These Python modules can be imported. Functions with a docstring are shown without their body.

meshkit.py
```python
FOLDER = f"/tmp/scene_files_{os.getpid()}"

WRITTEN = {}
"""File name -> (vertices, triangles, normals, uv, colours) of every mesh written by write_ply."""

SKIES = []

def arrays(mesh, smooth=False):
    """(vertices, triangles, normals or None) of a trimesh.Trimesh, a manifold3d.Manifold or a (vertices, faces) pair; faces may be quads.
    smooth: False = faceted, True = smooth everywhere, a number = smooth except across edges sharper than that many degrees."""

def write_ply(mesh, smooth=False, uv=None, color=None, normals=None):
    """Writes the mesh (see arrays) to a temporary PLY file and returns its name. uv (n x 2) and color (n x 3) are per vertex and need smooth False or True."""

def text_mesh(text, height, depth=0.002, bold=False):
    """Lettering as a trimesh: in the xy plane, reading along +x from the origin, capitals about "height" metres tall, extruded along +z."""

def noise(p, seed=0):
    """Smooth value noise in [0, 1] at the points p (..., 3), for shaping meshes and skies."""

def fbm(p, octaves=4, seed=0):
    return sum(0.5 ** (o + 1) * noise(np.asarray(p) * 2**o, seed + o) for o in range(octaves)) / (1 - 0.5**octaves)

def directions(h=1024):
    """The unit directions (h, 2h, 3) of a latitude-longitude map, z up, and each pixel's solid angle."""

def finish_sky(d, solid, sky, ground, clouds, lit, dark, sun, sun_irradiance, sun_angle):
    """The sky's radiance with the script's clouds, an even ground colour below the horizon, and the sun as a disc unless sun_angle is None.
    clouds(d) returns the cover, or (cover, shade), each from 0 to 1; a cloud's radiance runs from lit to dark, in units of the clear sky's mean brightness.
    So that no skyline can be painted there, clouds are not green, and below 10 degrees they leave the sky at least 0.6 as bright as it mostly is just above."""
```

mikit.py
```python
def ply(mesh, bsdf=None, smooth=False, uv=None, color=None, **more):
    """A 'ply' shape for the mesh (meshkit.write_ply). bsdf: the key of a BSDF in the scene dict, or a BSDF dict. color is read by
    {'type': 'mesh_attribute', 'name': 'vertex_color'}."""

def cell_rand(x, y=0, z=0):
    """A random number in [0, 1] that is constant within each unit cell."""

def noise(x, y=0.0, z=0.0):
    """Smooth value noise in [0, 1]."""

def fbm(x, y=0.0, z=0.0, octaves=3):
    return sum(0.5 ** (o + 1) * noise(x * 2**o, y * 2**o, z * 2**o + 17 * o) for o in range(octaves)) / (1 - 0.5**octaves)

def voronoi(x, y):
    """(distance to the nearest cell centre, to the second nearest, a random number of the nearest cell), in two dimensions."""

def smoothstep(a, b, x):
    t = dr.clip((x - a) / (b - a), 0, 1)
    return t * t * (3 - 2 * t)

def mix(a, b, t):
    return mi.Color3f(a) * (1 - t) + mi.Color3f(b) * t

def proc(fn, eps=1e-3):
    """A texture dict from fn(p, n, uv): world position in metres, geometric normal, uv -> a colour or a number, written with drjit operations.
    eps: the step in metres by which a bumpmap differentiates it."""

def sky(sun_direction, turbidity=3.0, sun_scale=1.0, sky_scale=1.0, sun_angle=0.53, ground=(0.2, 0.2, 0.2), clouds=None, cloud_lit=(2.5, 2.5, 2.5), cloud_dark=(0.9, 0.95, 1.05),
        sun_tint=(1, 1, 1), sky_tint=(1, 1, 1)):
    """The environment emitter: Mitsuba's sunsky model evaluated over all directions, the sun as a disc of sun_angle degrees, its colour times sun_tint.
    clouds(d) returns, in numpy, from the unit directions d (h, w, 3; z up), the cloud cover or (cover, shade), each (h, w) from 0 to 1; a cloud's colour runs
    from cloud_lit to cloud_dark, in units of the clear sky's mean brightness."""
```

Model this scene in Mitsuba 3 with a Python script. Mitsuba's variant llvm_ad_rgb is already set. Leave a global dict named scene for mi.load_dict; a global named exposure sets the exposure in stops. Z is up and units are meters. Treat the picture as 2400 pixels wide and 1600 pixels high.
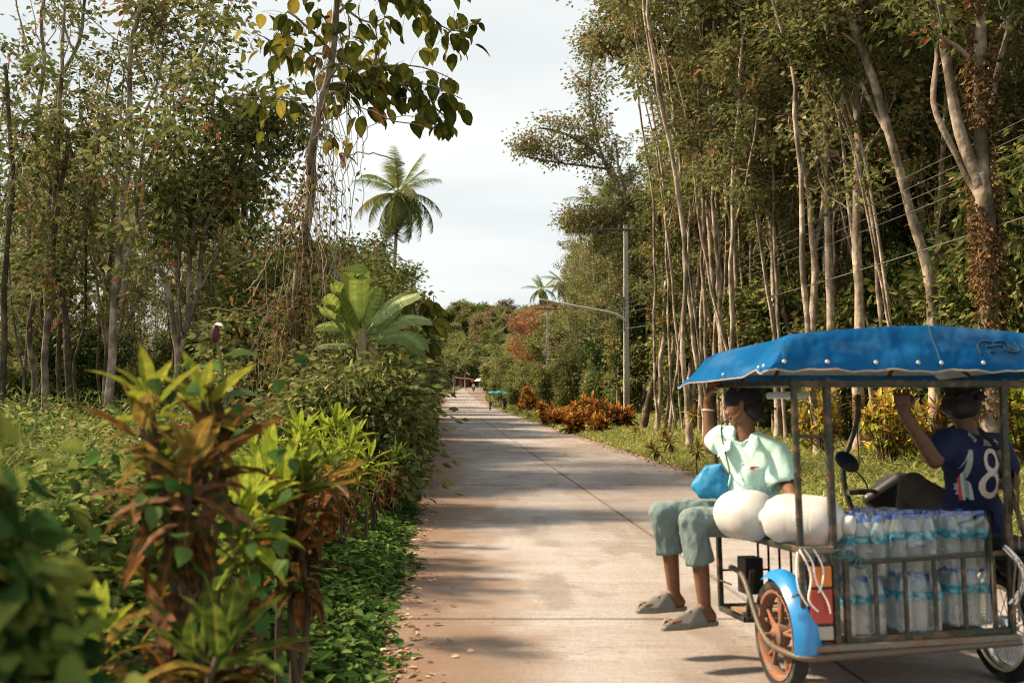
import math, numpy as np, trimesh, drjit as dr, mitsuba as mi, manifold3d as m3, mikit, meshkit
from shapely.geometry import Polygon, LineString
from scipy.interpolate import PchipInterpolator, CubicSpline

scene, labels = {}, {}
T = mi.ScalarTransform4f

# ---------------------------------------------------------------- camera, sky, exposure
F, HOR, CH = 2333.0, 920.0, 1.55            # focal length in pixels of a 2400 wide picture, horizon row, eye height
PITCH = math.atan((HOR - 800) / F)
scene['camera'] = {'type': 'thinlens', 'fov': math.degrees(2 * math.atan(1200 / F)), 'fov_axis': 'x',
                   'aperture_radius': 0.0072, 'focus_distance': 15.0, 'near_clip': 0.05, 'far_clip': 3000.0,
                   'to_world': T().look_at(origin=[0, 0, CH], target=[0, math.cos(PITCH), CH + math.sin(PITCH)], up=[0, 0, 1])}
SUN = np.array([-0.80, 0.20, 0.76]); SUN /= np.linalg.norm(SUN)


def thin_cloud(d):
    e = np.maximum(d[..., 2], 0.02)
    q = np.stack([d[..., 0] / (e + .25) * 1.2, d[..., 1] / (e + .25) * 3.0, d[..., 2] * 3], -1)
    n = meshkit.fbm(q + 5.3, 4, 3)
    n2 = meshkit.fbm(q * 2.7 + 1.3, 3, 8)
    return np.clip(0.80 + 0.45 * (n - .5), 0, 1), np.clip(0.25 + 0.7 * (n2 - .45), 0, 1)


scene['sky'] = mikit.sky(SUN, turbidity=3.5, sun_scale=2.9, sky_scale=1.0, sun_angle=6.0, clouds=thin_cloud, cloud_lit=(4.7, 4.82, 4.62), cloud_dark=(4.0, 4.2, 4.1),
                         sun_tint=(1.0, 0.965, 0.895), ground=(0.12, 0.12, 0.06))
exposure = 1.42

# ---------------------------------------------------------------- helpers
def P(px, py, d):
    """World point seen at photograph pixel (px, py) (2400 x 1600) at the depth y = d metres."""
    a, b = (px - 1200) / F, (800 - py) / F
    c, s = math.cos(PITCH), math.sin(PITCH)
    v = np.array([a, c - b * s, s + b * c])
    return np.array([0, 0, CH]) + v * (d / v[1])


def D(px, py, d):                            # the same from the 2352 wide view
    return P(px * 1.020408, py * 1.020408, d)


def norm(v):
    v = np.asarray(v, float)
    return v / np.maximum(np.linalg.norm(v, axis=-1, keepdims=True), 1e-12)


_used = {}


def numbered(name):
    n = _used.get(name, -1) + 1
    _used[name] = n
    return name if n == 0 else f'{name}_{n:03d}'


def tag(key, label=None, cat=None, group=None, kind=None):
    d = {}
    if label: d['label'] = label
    if cat: d['category'] = cat
    if group: d['group'] = group
    if kind: d['kind'] = kind
    labels[key] = d
    return key


def thing(name, label, cat, group=None):
    return tag(numbered(name), label, cat, group)


def obj(name, mesh, mat, parent=None, smooth=False, color=None, uv=None, tw=None, **more):
    key = numbered((parent + '__' if parent else '') + name)
    if isinstance(mesh, dict):
        d = dict(mesh)
    else:
        d = mikit.ply(mesh, mat, smooth=smooth, color=color, uv=uv, **more)
    if tw is not None: d['to_world'] = T(np.asarray(tw, float).tolist())
    scene[key] = d
    return key


def structure(name, mesh, mat, smooth=False, parent=None, **k):
    key = obj(name, mesh, mat, parent, smooth, **k)
    if parent is None: labels[key] = {'kind': 'structure'}
    return key


GROUPS = {}


def shapegroup(gid, **children):
    scene[gid] = {'type': 'shapegroup', **children}
    GROUPS[gid] = list(children)
    return gid


def inst(key, gid, m):
    scene[key] = {'type': 'instance', 'to_world': T(np.asarray(m, float).tolist()), 'shapegroup': {'type': 'ref', 'id': gid}}
    return key


def mat4(loc=(0, 0, 0), rz=0.0, s=1.0, rx=0.0, ry=0.0):
    cz, sz, cx, sx, cy, sy = math.cos(rz), math.sin(rz), math.cos(rx), math.sin(rx), math.cos(ry), math.sin(ry)
    Rz = np.array([[cz, -sz, 0], [sz, cz, 0], [0, 0, 1]]); Rx = np.array([[1, 0, 0], [0, cx, -sx], [0, sx, cx]]); Ry = np.array([[cy, 0, sy], [0, 1, 0], [-sy, 0, cy]])
    m = np.eye(4); m[:3, :3] = Rz @ Ry @ Rx * (np.asarray(s) if np.ndim(s) == 0 else np.diag(s)) if np.ndim(s) == 0 else Rz @ Ry @ Rx @ np.diag(s)
    m[:3, 3] = loc
    return m


def frame(o, x, z, s=1.0):
    """Matrix with origin o, x axis along x and z as near as can be to z."""
    x = norm(x); y = norm(np.cross(z, x)); z = np.cross(x, y)
    m = np.eye(4); m[:3, 0], m[:3, 1], m[:3, 2], m[:3, 3] = x * s, y * s, z * s, o
    return m


def cat(meshes):
    """Joins (v, f) pairs / trimesh objects."""
    V, Fc, n = [], [], 0
    for m in meshes:
        v, f = (np.asarray(m.vertices), np.asarray(m.faces)) if hasattr(m, 'vertices') else m
        f = np.asarray(f)
        if f.shape[1] == 4: f = np.vstack([f[:, [0, 1, 2]], f[:, [0, 2, 3]]])
        V.append(np.asarray(v, float)); Fc.append(f + n); n += len(v)
    return np.vstack(V), np.vstack(Fc)


def move(m, M):
    v, f = (np.asarray(m.vertices), np.asarray(m.faces)) if hasattr(m, 'vertices') else m
    return v @ np.asarray(M)[:3, :3].T + np.asarray(M)[:3, 3], f


def man(m):
    """manifold -> (v, f)"""
    q = m.to_mesh(); return np.array(q.vert_properties[:, :3], float), np.array(q.tri_verts, int)


def spline(pts, n=16):
    p = np.asarray(pts, float)
    if len(p) < 3: return np.array([p[0] + (p[-1] - p[0]) * t for t in np.linspace(0, 1, n)])
    s = np.r_[0, np.cumsum(np.linalg.norm(np.diff(p, axis=0), axis=1) ** .5)]
    return CubicSpline(s, p, bc_type='natural')(np.linspace(0, s[-1], n))


def tube(p, r, sides=6, caps=True, squash=None):
    """Tube along the polyline p with radius r (number or one per point), frames carried along."""
    p = np.asarray(p, float); n = len(p)
    r = np.broadcast_to(np.asarray(r, float), (n,))
    t = norm(np.gradient(p, axis=0))
    a = np.empty_like(p)
    h = np.array([0, 0, 1.0]) if abs(t[0, 2]) < .9 else np.array([0, 1.0, 0])
    a[0] = norm(np.cross(t[0], h))
    for i in range(1, n):
        q = a[i - 1] - t[i] * (a[i - 1] @ t[i]); a[i] = q / max(np.linalg.norm(q), 1e-9)
    b = np.cross(t, a)
    g = np.arange(sides) * 2 * np.pi / sides
    ring = np.cos(g)[None, :, None] * a[:, None] + np.sin(g)[None, :, None] * b[:, None]
    v = (p[:, None] + r[:, None, None] * ring).reshape(-1, 3)
    i, j = np.meshgrid(np.arange(n - 1), np.arange(sides), indexing='ij')
    q = np.stack([i * sides + j, i * sides + (j + 1) % sides, (i + 1) * sides + (j + 1) % sides, (i + 1) * sides + j], -1).reshape(-1, 4)
    f = np.vstack([q[:, [0, 1, 2]], q[:, [0, 2, 3]]])
    if caps:
        v = np.vstack([v, p[:1], p[-1:]]); j = np.arange(sides); e = (n - 1) * sides
        f = np.vstack([f, np.stack([(j + 1) % sides, j, j * 0 + n * sides], 1), np.stack([e + j, e + (j + 1) % sides, j * 0 + n * sides + 1], 1)])
    return v, f


def lathe(prof, sides=24, axis='z'):
    """Revolves (r, z) pairs about z; open at r = 0 ends."""
    p = np.asarray(prof, float); n = len(p); g = np.arange(sides) * 2 * np.pi / sides
    v = np.stack([p[:, 0, None] * np.cos(g), p[:, 0, None] * np.sin(g), np.repeat(p[:, 1, None], sides, 1)], -1).reshape(-1, 3)
    i, j = np.meshgrid(np.arange(n - 1), np.arange(sides), indexing='ij')
    q = np.stack([i * sides + j, i * sides + (j + 1) % sides, (i + 1) * sides + (j + 1) % sides, (i + 1) * sides + j], -1).reshape(-1, 4)
    return v, np.vstack([q[:, [0, 1, 2]], q[:, [0, 2, 3]]])


BOXF = np.array([[0, 2, 3, 1], [4, 5, 7, 6], [0, 1, 5, 4], [2, 6, 7, 3], [0, 4, 6, 2], [1, 3, 7, 5]])


def box(lo, hi):
    lo, hi = np.asarray(lo, float), np.asarray(hi, float)
    v = np.array([[(lo, hi)[a][0], (lo, hi)[b][1], (lo, hi)[c][2]] for a in (0, 1) for b in (0, 1) for c in (0, 1)])
    return v, np.vstack([BOXF[:, [0, 1, 2]], BOXF[:, [0, 2, 3]]])


def rbox(lo, hi, r=.01, seg=6):
    """Box with rounded edges."""
    lo, hi = np.asarray(lo, float) + r, np.asarray(hi, float) - r
    s = m3.Manifold.sphere(r, seg * 2)
    return man(m3.Manifold.batch_hull([s.translate([(lo, hi)[a][0], (lo, hi)[b][1], (lo, hi)[c][2]]) for a in (0, 1) for b in (0, 1) for c in (0, 1)]))


def bar(a, b, w, h=None, up=(0, 0, 1)):
    """Square bar from a to b, w wide and h high."""
    a, b = np.asarray(a, float), np.asarray(b, float); h = h or w
    L = np.linalg.norm(b - a)
    if abs(norm(b - a) @ norm(up)) > .95: up = (0, 1, 0)
    c = min(w, h) * .18
    s = m3.CrossSection([[(-w/2+c, -h/2), (w/2-c, -h/2), (w/2, -h/2+c), (w/2, h/2-c), (w/2-c, h/2), (-w/2+c, h/2), (-w/2, h/2-c), (-w/2, -h/2+c)]])
    v, f = man(s.extrude(L))                    # along z
    M = frame(a, b - a, up)
    R = np.eye(4); R[:3, :3] = np.array([[0, 0, 1.0], [1, 0, 0], [0, 1, 0]])   # z->x, x->y, y->z
    return move((v, f), M @ R)


def grid_mesh(xs, ys, z):
    X, Y = np.meshgrid(xs, ys, indexing='ij')
    v = np.stack([X, Y, z(X, Y)], -1).reshape(-1, 3)
    i, j = np.meshgrid(np.arange(len(xs) - 1), np.arange(len(ys) - 1), indexing='ij'); n = len(ys)
    q = np.stack([i * n + j, (i + 1) * n + j, (i + 1) * n + j + 1, i * n + j + 1], -1).reshape(-1, 4)
    return v, np.vstack([q[:, [0, 1, 2]], q[:, [0, 2, 3]]])


# ---- leaves: templates lie along +x from the origin, face +z, one unit long
def _tpl(rows, tip=True):
    """rows: (x, half width, z of midrib, z of edge)."""
    v, f = [], []
    for x, w, zm, ze in rows: v += [(x, -w, ze), (x, 0, zm), (x, w, ze)]
    for i in range(len(rows) - 1):
        a = 3 * i; b = a + 3
        f += [(a, a + 1, b + 1), (a, b + 1, b), (a + 1, a + 2, b + 2), (a + 1, b + 2, b + 1)]
    v, f = np.array(v, float), np.array(f)
    # drop degenerate triangles at the pointed ends
    keep = [t for t in f if len({tuple(np.round(v[k], 5)) for k in t}) == 3]
    return v, np.array(keep)


LEAF2 = (np.array([[0, 0, 0], [.48, -.26, .06], [1, 0, -.05], [.48, .26, .06]], float), np.array([[0, 1, 2], [0, 2, 3]]))
LEAF4 = (np.array([[0, 0, 0], [.3, -.23, .06], [.3, .23, .06], [.66, -.22, .02], [.66, .22, .02], [1, 0, -.12], [.48, 0, -.03]], float),
         np.array([[0, 1, 6], [0, 6, 2], [1, 3, 6], [2, 6, 4], [3, 5, 6], [6, 5, 4]]))
BLADE = (np.array([[0, -.05, 0], [0, .05, 0], [.5, -.04, .02], [.5, .04, .02], [1, 0, -.1]], float), np.array([[0, 2, 3], [0, 3, 1], [2, 4, 3]]))


def scatter(tpl, o, x, z, s, col, jitter=None, width=None):
    """One mesh of N leaves: origins o, directions x, normals z, sizes s, colours col; returns (v, f), colours."""
    tv, tf = tpl; N = len(o)
    x = norm(x); y = norm(np.cross(z, x)); z = np.cross(x, y)
    s = np.broadcast_to(s, (N,))[:, None, None]
    w = 1.0 if width is None else np.broadcast_to(width, (N,))[:, None, None]
    v = o[:, None] + s * (tv[None, :, 0, None] * x[:, None] + w * tv[None, :, 1, None] * y[:, None] + tv[None, :, 2, None] * z[:, None])
    f = tf[None] + (np.arange(N) * len(tv))[:, None, None]
    return (v.reshape(-1, 3), f.reshape(-1, 3)), np.repeat(np.clip(col, 0.002, .95), len(tv), 0)


def rand_dirs(rng, n, up=0.0):
    d = rng.normal(size=(n, 3)); d[:, 2] += up
    return norm(d)


def pal(rng, n, cols, probs=None, jit=.25):
    cols = np.asarray(cols, float)
    i = rng.choice(len(cols), n, p=probs)
    return cols[i] * (1 + jit * rng.uniform(-1, 1, (n, 1))) * (1 + .12 * rng.uniform(-1, 1, (n, 3)))
# ---------------------------------------------------------------- materials
noise, fbm, smoothstep, mix, proc = mikit.noise, mikit.fbm, mikit.smoothstep, mikit.mix, mikit.proc
VC = {'type': 'mesh_attribute', 'name': 'vertex_color'}


def rgb(*c): return {'type': 'rgb', 'value': list(c)}


def two(d): return {'type': 'twosided', 'b': d}


def princ(col, rough=.6, **k):
    return two({'type': 'principled', 'base_color': rgb(*col) if isinstance(col, (tuple, list)) else col, 'roughness': rough, 'specular': .4, **k})


scene['leaf'] = {'type': 'principledthin', 'base_color': VC, 'roughness': .32, 'diff_trans': .72, 'eta': 1.6}
scene['leaf_glossy'] = {'type': 'principledthin', 'base_color': VC, 'roughness': .27, 'diff_trans': .6, 'eta': 1.6}
scene['blade'] = {'type': 'principledthin', 'base_color': VC, 'roughness': .55, 'diff_trans': .8, 'eta': 1.35}
scene['dry'] = two({'type': 'principled', 'base_color': VC, 'roughness': .8, 'specular': .2})


def bark(c0, c1, c2, fz, lich):
    def fn(p, n, uv):
        a = fbm(p.x * 9, p.y * 9, p.z * fz, 3)
        b = noise(p.x * 3.1 + 7, p.y * 3.1, p.z * 1.7)
        ring = smoothstep(.55, .8, noise(p.x * 2, p.y * 2, p.z * 14))
        c = mix(c0, c1, smoothstep(.3, .7, a))
        c = mix(c, c0 if False else [q * .45 for q in c0], smoothstep(.5, .75, fbm(p.x * 5 + 2, p.y * 5, p.z * 2.2, 3)) * .75)
        c = mix(c, c2, smoothstep(.52, .7, b) * lich)
        return c * (1 - .14 * ring) * (.72 + .5 * noise(p.x * 24, p.y * 24, p.z * 3.5))
    return {'type': 'bumpmap', 'nested_texture': proc(lambda p, n, uv: fbm(p.x * 14, p.y * 14, p.z * fz * 1.5, 3), 4e-3), 'scale': .02,
            'b': {'type': 'principled', 'base_color': proc(fn), 'roughness': .85, 'specular': .2}}


scene['bark_pale'] = two(bark((.31, .245, .19), (.50, .42, .34), (.12, .10, .07), 5, .9))
scene['bark_grey'] = two(bark((.18, .145, .11), (.32, .26, .205), (.07, .06, .035), 6, .8))
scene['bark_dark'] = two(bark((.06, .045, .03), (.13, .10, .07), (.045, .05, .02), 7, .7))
scene['twig'] = princ((.29, .235, .175), .8)
scene['stem_green'] = princ((.10, .13, .035), .6)


# ---------------------------------------------------------------- the road's line and the lie of the land
_rz = PchipInterpolator([-30, 0, 70, 100, 130, 190, 230, 300, 400, 2000], [0, 0, 0, .12, .45, 1.55, 2.7, 4.6, 6, 6])
_rx = PchipInterpolator([-30, 0, 50, 100, 130, 160, 190, 215, 240, 270, 300], [4.33, 2.27, -1.16, -4.45, -6.2, -7.5, -8.1, -8.0, -6.6, -2.5, 6.0])
HALF = 2.62
HW = lambda y: np.interp(y, [100, 180], [HALF, 3.3])


def rz(y): return _rz(np.clip(y, -30, 2000))
def rx(y): return np.where(np.asarray(y) > 300, 6.0 + (np.asarray(y) - 300) * .3, _rx(np.clip(y, -30, 300)))


def bank(u, y):
    ul, ur = np.maximum(-u - HW(y), 0), np.maximum(u - HW(y), 0)
    left = .10 * np.minimum(ul, 1.2) + .30 * np.clip((ul - 1.0) / 5, 0, 1) ** 1.3 + .012 * np.clip(ul - 6, 0, 60)
    right = .02 * ur + .25 * np.clip((ur - 3.5) / 8, 0, 1) + .01 * np.clip(ur - 10, 0, 60)
    return np.where(u < 0, left, right)


def gz(x, y):
    x, y = np.asarray(x, float), np.asarray(y, float)
    u = x - rx(y)
    n = meshkit.noise(np.stack([x * .35, y * .35, 0 * x], -1), 4) - .5
    edge = np.clip((np.abs(u) - HW(y)) / 1.5, 0, 1)
    return rz(y) + bank(u, y) + .14 * n * edge - .03


def soil(p, n, uv):
    a = fbm(p.x * .9, p.y * .9, 0, 4); b = noise(p.x * 23, p.y * 23); c = noise(p.x * 7 + 3, p.y * 7)
    col = mix((.085, .065, .03), (.06, .075, .025), smoothstep(.4, .6, a))
    col = mix(col, (.17, .12, .065), smoothstep(.60, .8, b) * .7)
    return mix(col, (.035, .035, .015), smoothstep(.5, .8, c) * .6)


scene['soil'] = {'type': 'bumpmap', 'nested_texture': proc(lambda p, n, uv: fbm(p.x * 12, p.y * 12, 0, 3), 5e-3), 'scale': .04,
                 'b': two({'type': 'diffuse', 'reflectance': proc(soil)})}


def ground_mesh():
    us = np.r_[-900, -500, -250, -140, -90, np.arange(-60, -8, 2.5), np.arange(-8, 9, .4), np.arange(9, 61, 2.5), 90, 140, 250, 500, 900]
    ys = np.r_[-40, -12, np.arange(-6, 40, .8), np.arange(40, 130, 2.0), np.arange(130, 340, 6.0), 380, 450, 600, 900, 1500, 2600]
    U, Y = np.meshgrid(us, ys, indexing='ij')
    X = rx(Y) * np.where(Y > 300, np.clip(1 - (Y - 300) / 300, 0, 1), 1) + U
    u = U
    edge = np.clip((np.abs(u) - HALF) / 1.5, 0, 1)
    n = meshkit.noise(np.stack([X * .35, Y * .35, 0 * X], -1), 4) - .5
    Z = rz(Y) + bank(u, Y) + .14 * n * edge - .03
    v = np.stack([X, Y, Z], -1).reshape(-1, 3)
    i, j = np.meshgrid(np.arange(len(us) - 1), np.arange(len(ys) - 1), indexing='ij'); k = len(ys)
    q = np.stack([i * k + j, (i + 1) * k + j, (i + 1) * k + j + 1, i * k + j + 1], -1).reshape(-1, 4)
    return v, np.vstack([q[:, [0, 1, 2]], q[:, [0, 2, 3]]])


structure('ground', ground_mesh(), 'soil', smooth=True)


# ---------------------------------------------------------------- concrete road: slabs on a dark bed, joints open between them
_kx = 0.0686


def road_col(p, n, uv):
    u = p.x - (2.27 - _kx * p.y)                      # metres from the centre joint
    big = fbm(p.x * .5, p.y * .22, 0, 4); mid = fbm(p.x * 3.0, p.y * 1.3, 2, 3); fine = noise(p.x * 60, p.y * 60); grit = noise(p.x * 170, p.y * 170)
    c = mix((.197, .175, .167), (.276, .252, .241), smoothstep(.3, .7, big))
    c = mix(c, (.155, .125, .105), smoothstep(.5, .75, mid) * .6)
    brush = noise(p.x * 5, (p.y + _kx * p.x) * 75)    # broom marks across the slab
    c = c * (.86 + .24 * brush) * (.86 + .24 * fine) * (.85 + .28 * grit)
    c = c * (.86 + .28 * fbm(p.x * 1.1 + 7, p.y * 5.5, 1, 3))
    pit = smoothstep(.80, .9, noise(p.x * 31 + 5, p.y * 31)) * smoothstep(.6, .8, noise(p.x * 2, p.y * 2 + 9))
    c = c * (1 - .30 * pit)
    wob = .34 * (fbm(p.x * .2, p.y * 1.1, 5, 3) - .5) + .20 * (noise(p.x * 5, p.y * 5) - .5)
    d = u + 2.62                                       # from the left edge: red earth washed on to the slab
    dirt = 1 - smoothstep(.25, 1.15, d + wob * 1.8)
    c = mix(c, (.13, .075, .042), dirt * .8)
    c = mix(c, (.15, .088, .05), smoothstep(.5, .72, fbm(p.x * 1.6, p.y * .9 + 3, 8, 3)) * (1 - smoothstep(.7, 1.7, d)) * .7)
    jy = dr.abs((p.y - 6.93) / 10 - dr.floor((p.y - 6.93) / 10 + .5)) * 10
    c = c * (1 - .35 * (1 - smoothstep(.0, .05 + .05 * mid, jy))) * (1 - .28 * (1 - smoothstep(0, .05, dr.abs(u))))
    e = 2.62 - u
    c = mix(c, (.14, .09, .06), (1 - smoothstep(.02, .45, e + wob)) * .75)
    return mix(c, (.17, .125, .095), smoothstep(.55, .8, noise(p.x * .9 + 3, p.y * .13)) * .35)


scene['concrete_road'] = {'type': 'bumpmap', 'nested_texture': proc(lambda p, n, uv: .5 * noise(p.x * 60, p.y * 60) + .7 * noise(p.x * 5, (p.y + _kx * p.x) * 75) + .3 * noise(p.x * 150, p.y * 150), 2e-3),
                          'scale': .003, 'b': two({'type': 'principled', 'base_color': proc(road_col), 'roughness': .75, 'specular': .3})}
scene['joint'] = princ((.09, .065, .045), .9)


def strip(y0, y1, u0, u1, dz, n, m=2):
    ys = np.linspace(y0, y1, n); us = np.linspace(0, 1, m)
    Y, S = np.meshgrid(ys, us, indexing='ij')
    U = (u0 + (u1 - u0) * S) * np.where(np.abs(u0 + (u1 - u0) * S) > .5, HW(Y) / HALF, 1)
    sl = np.gradient(rx(ys), ys)[:, None]
    X = rx(Y) + U; Yy = Y - U * sl * 0
    return np.stack([X, Yy, rz(Y) + dz], -1)


def sheet(g):
    n, m = g.shape[:2]
    i, j = np.meshgrid(np.arange(n - 1), np.arange(m - 1), indexing='ij')
    q = np.stack([i * m + j, i * m + j + 1, (i + 1) * m + j + 1, (i + 1) * m + j], -1).reshape(-1, 4)
    return g.reshape(-1, 3), np.vstack([q[:, [0, 1, 2]], q[:, [0, 2, 3]]])


structure('road', sheet(strip(-12, 330, -HALF - .02, HALF + .02, -.014, 120)), 'joint')
rng = np.random.default_rng(3)


def slab(y0, y1, u0, u1, tilt):
    n = max(2, int((y1 - y0) / 2) + 1)
    top = strip(y0, y1, u0, u1, 0, n, 3); top[..., 2] += tilt
    bot = top.copy(); bot[..., 2] -= .05
    m1 = sheet(top)
    # the four edges, with a small arris
    ring = np.vstack([top[:, 0], top[-1, 1:], top[::-1, -1][1:], top[0, ::-1][1:-1]]); low = ring.copy(); low[:, 2] -= .05
    k = len(ring); i = np.arange(k); j = (i + 1) % k
    v = np.vstack([ring, low]); q = np.stack([i, i + k, j + k, j], 1)
    return cat([m1, (v, np.vstack([q[:, [0, 1, 2]], q[:, [0, 2, 3]]]))])


for k in range(-2, 32):
    y0 = 6.93 + 10 * k
    for s in (-1, 1):
        u0, u1 = (-HALF, -.010) if s < 0 else (.010, HALF)
        structure('slab', slab(y0 + .013, y0 + 10 - .013, u0, u1, float(rng.uniform(-.002, .002))), 'concrete_road', parent='road')
# ---------------------------------------------------------------- tree maker
GREENS = [(.06, .085, .025), (.10, .125, .036), (.15, .165, .05), (.21, .21, .08)]
OLIVE = [(.15, .17, .06), (.21, .22, .09), (.28, .275, .13), (.30, .265, .14), (.32, .15, .08)]
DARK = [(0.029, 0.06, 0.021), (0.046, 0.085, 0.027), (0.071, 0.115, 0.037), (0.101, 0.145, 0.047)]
LIGHT = [(.16, .185, .055), (.22, .24, .085), (.29, .295, .12), (.34, .33, .16)]
BROWN = [(.20, .12, .05), (.26, .13, .06), (.16, .12, .06), (.30, .17, .09)]
RED = [(.34, .13, .06), (.38, .17, .09), (.30, .15, .08), (.22, .15, .07)]


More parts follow.
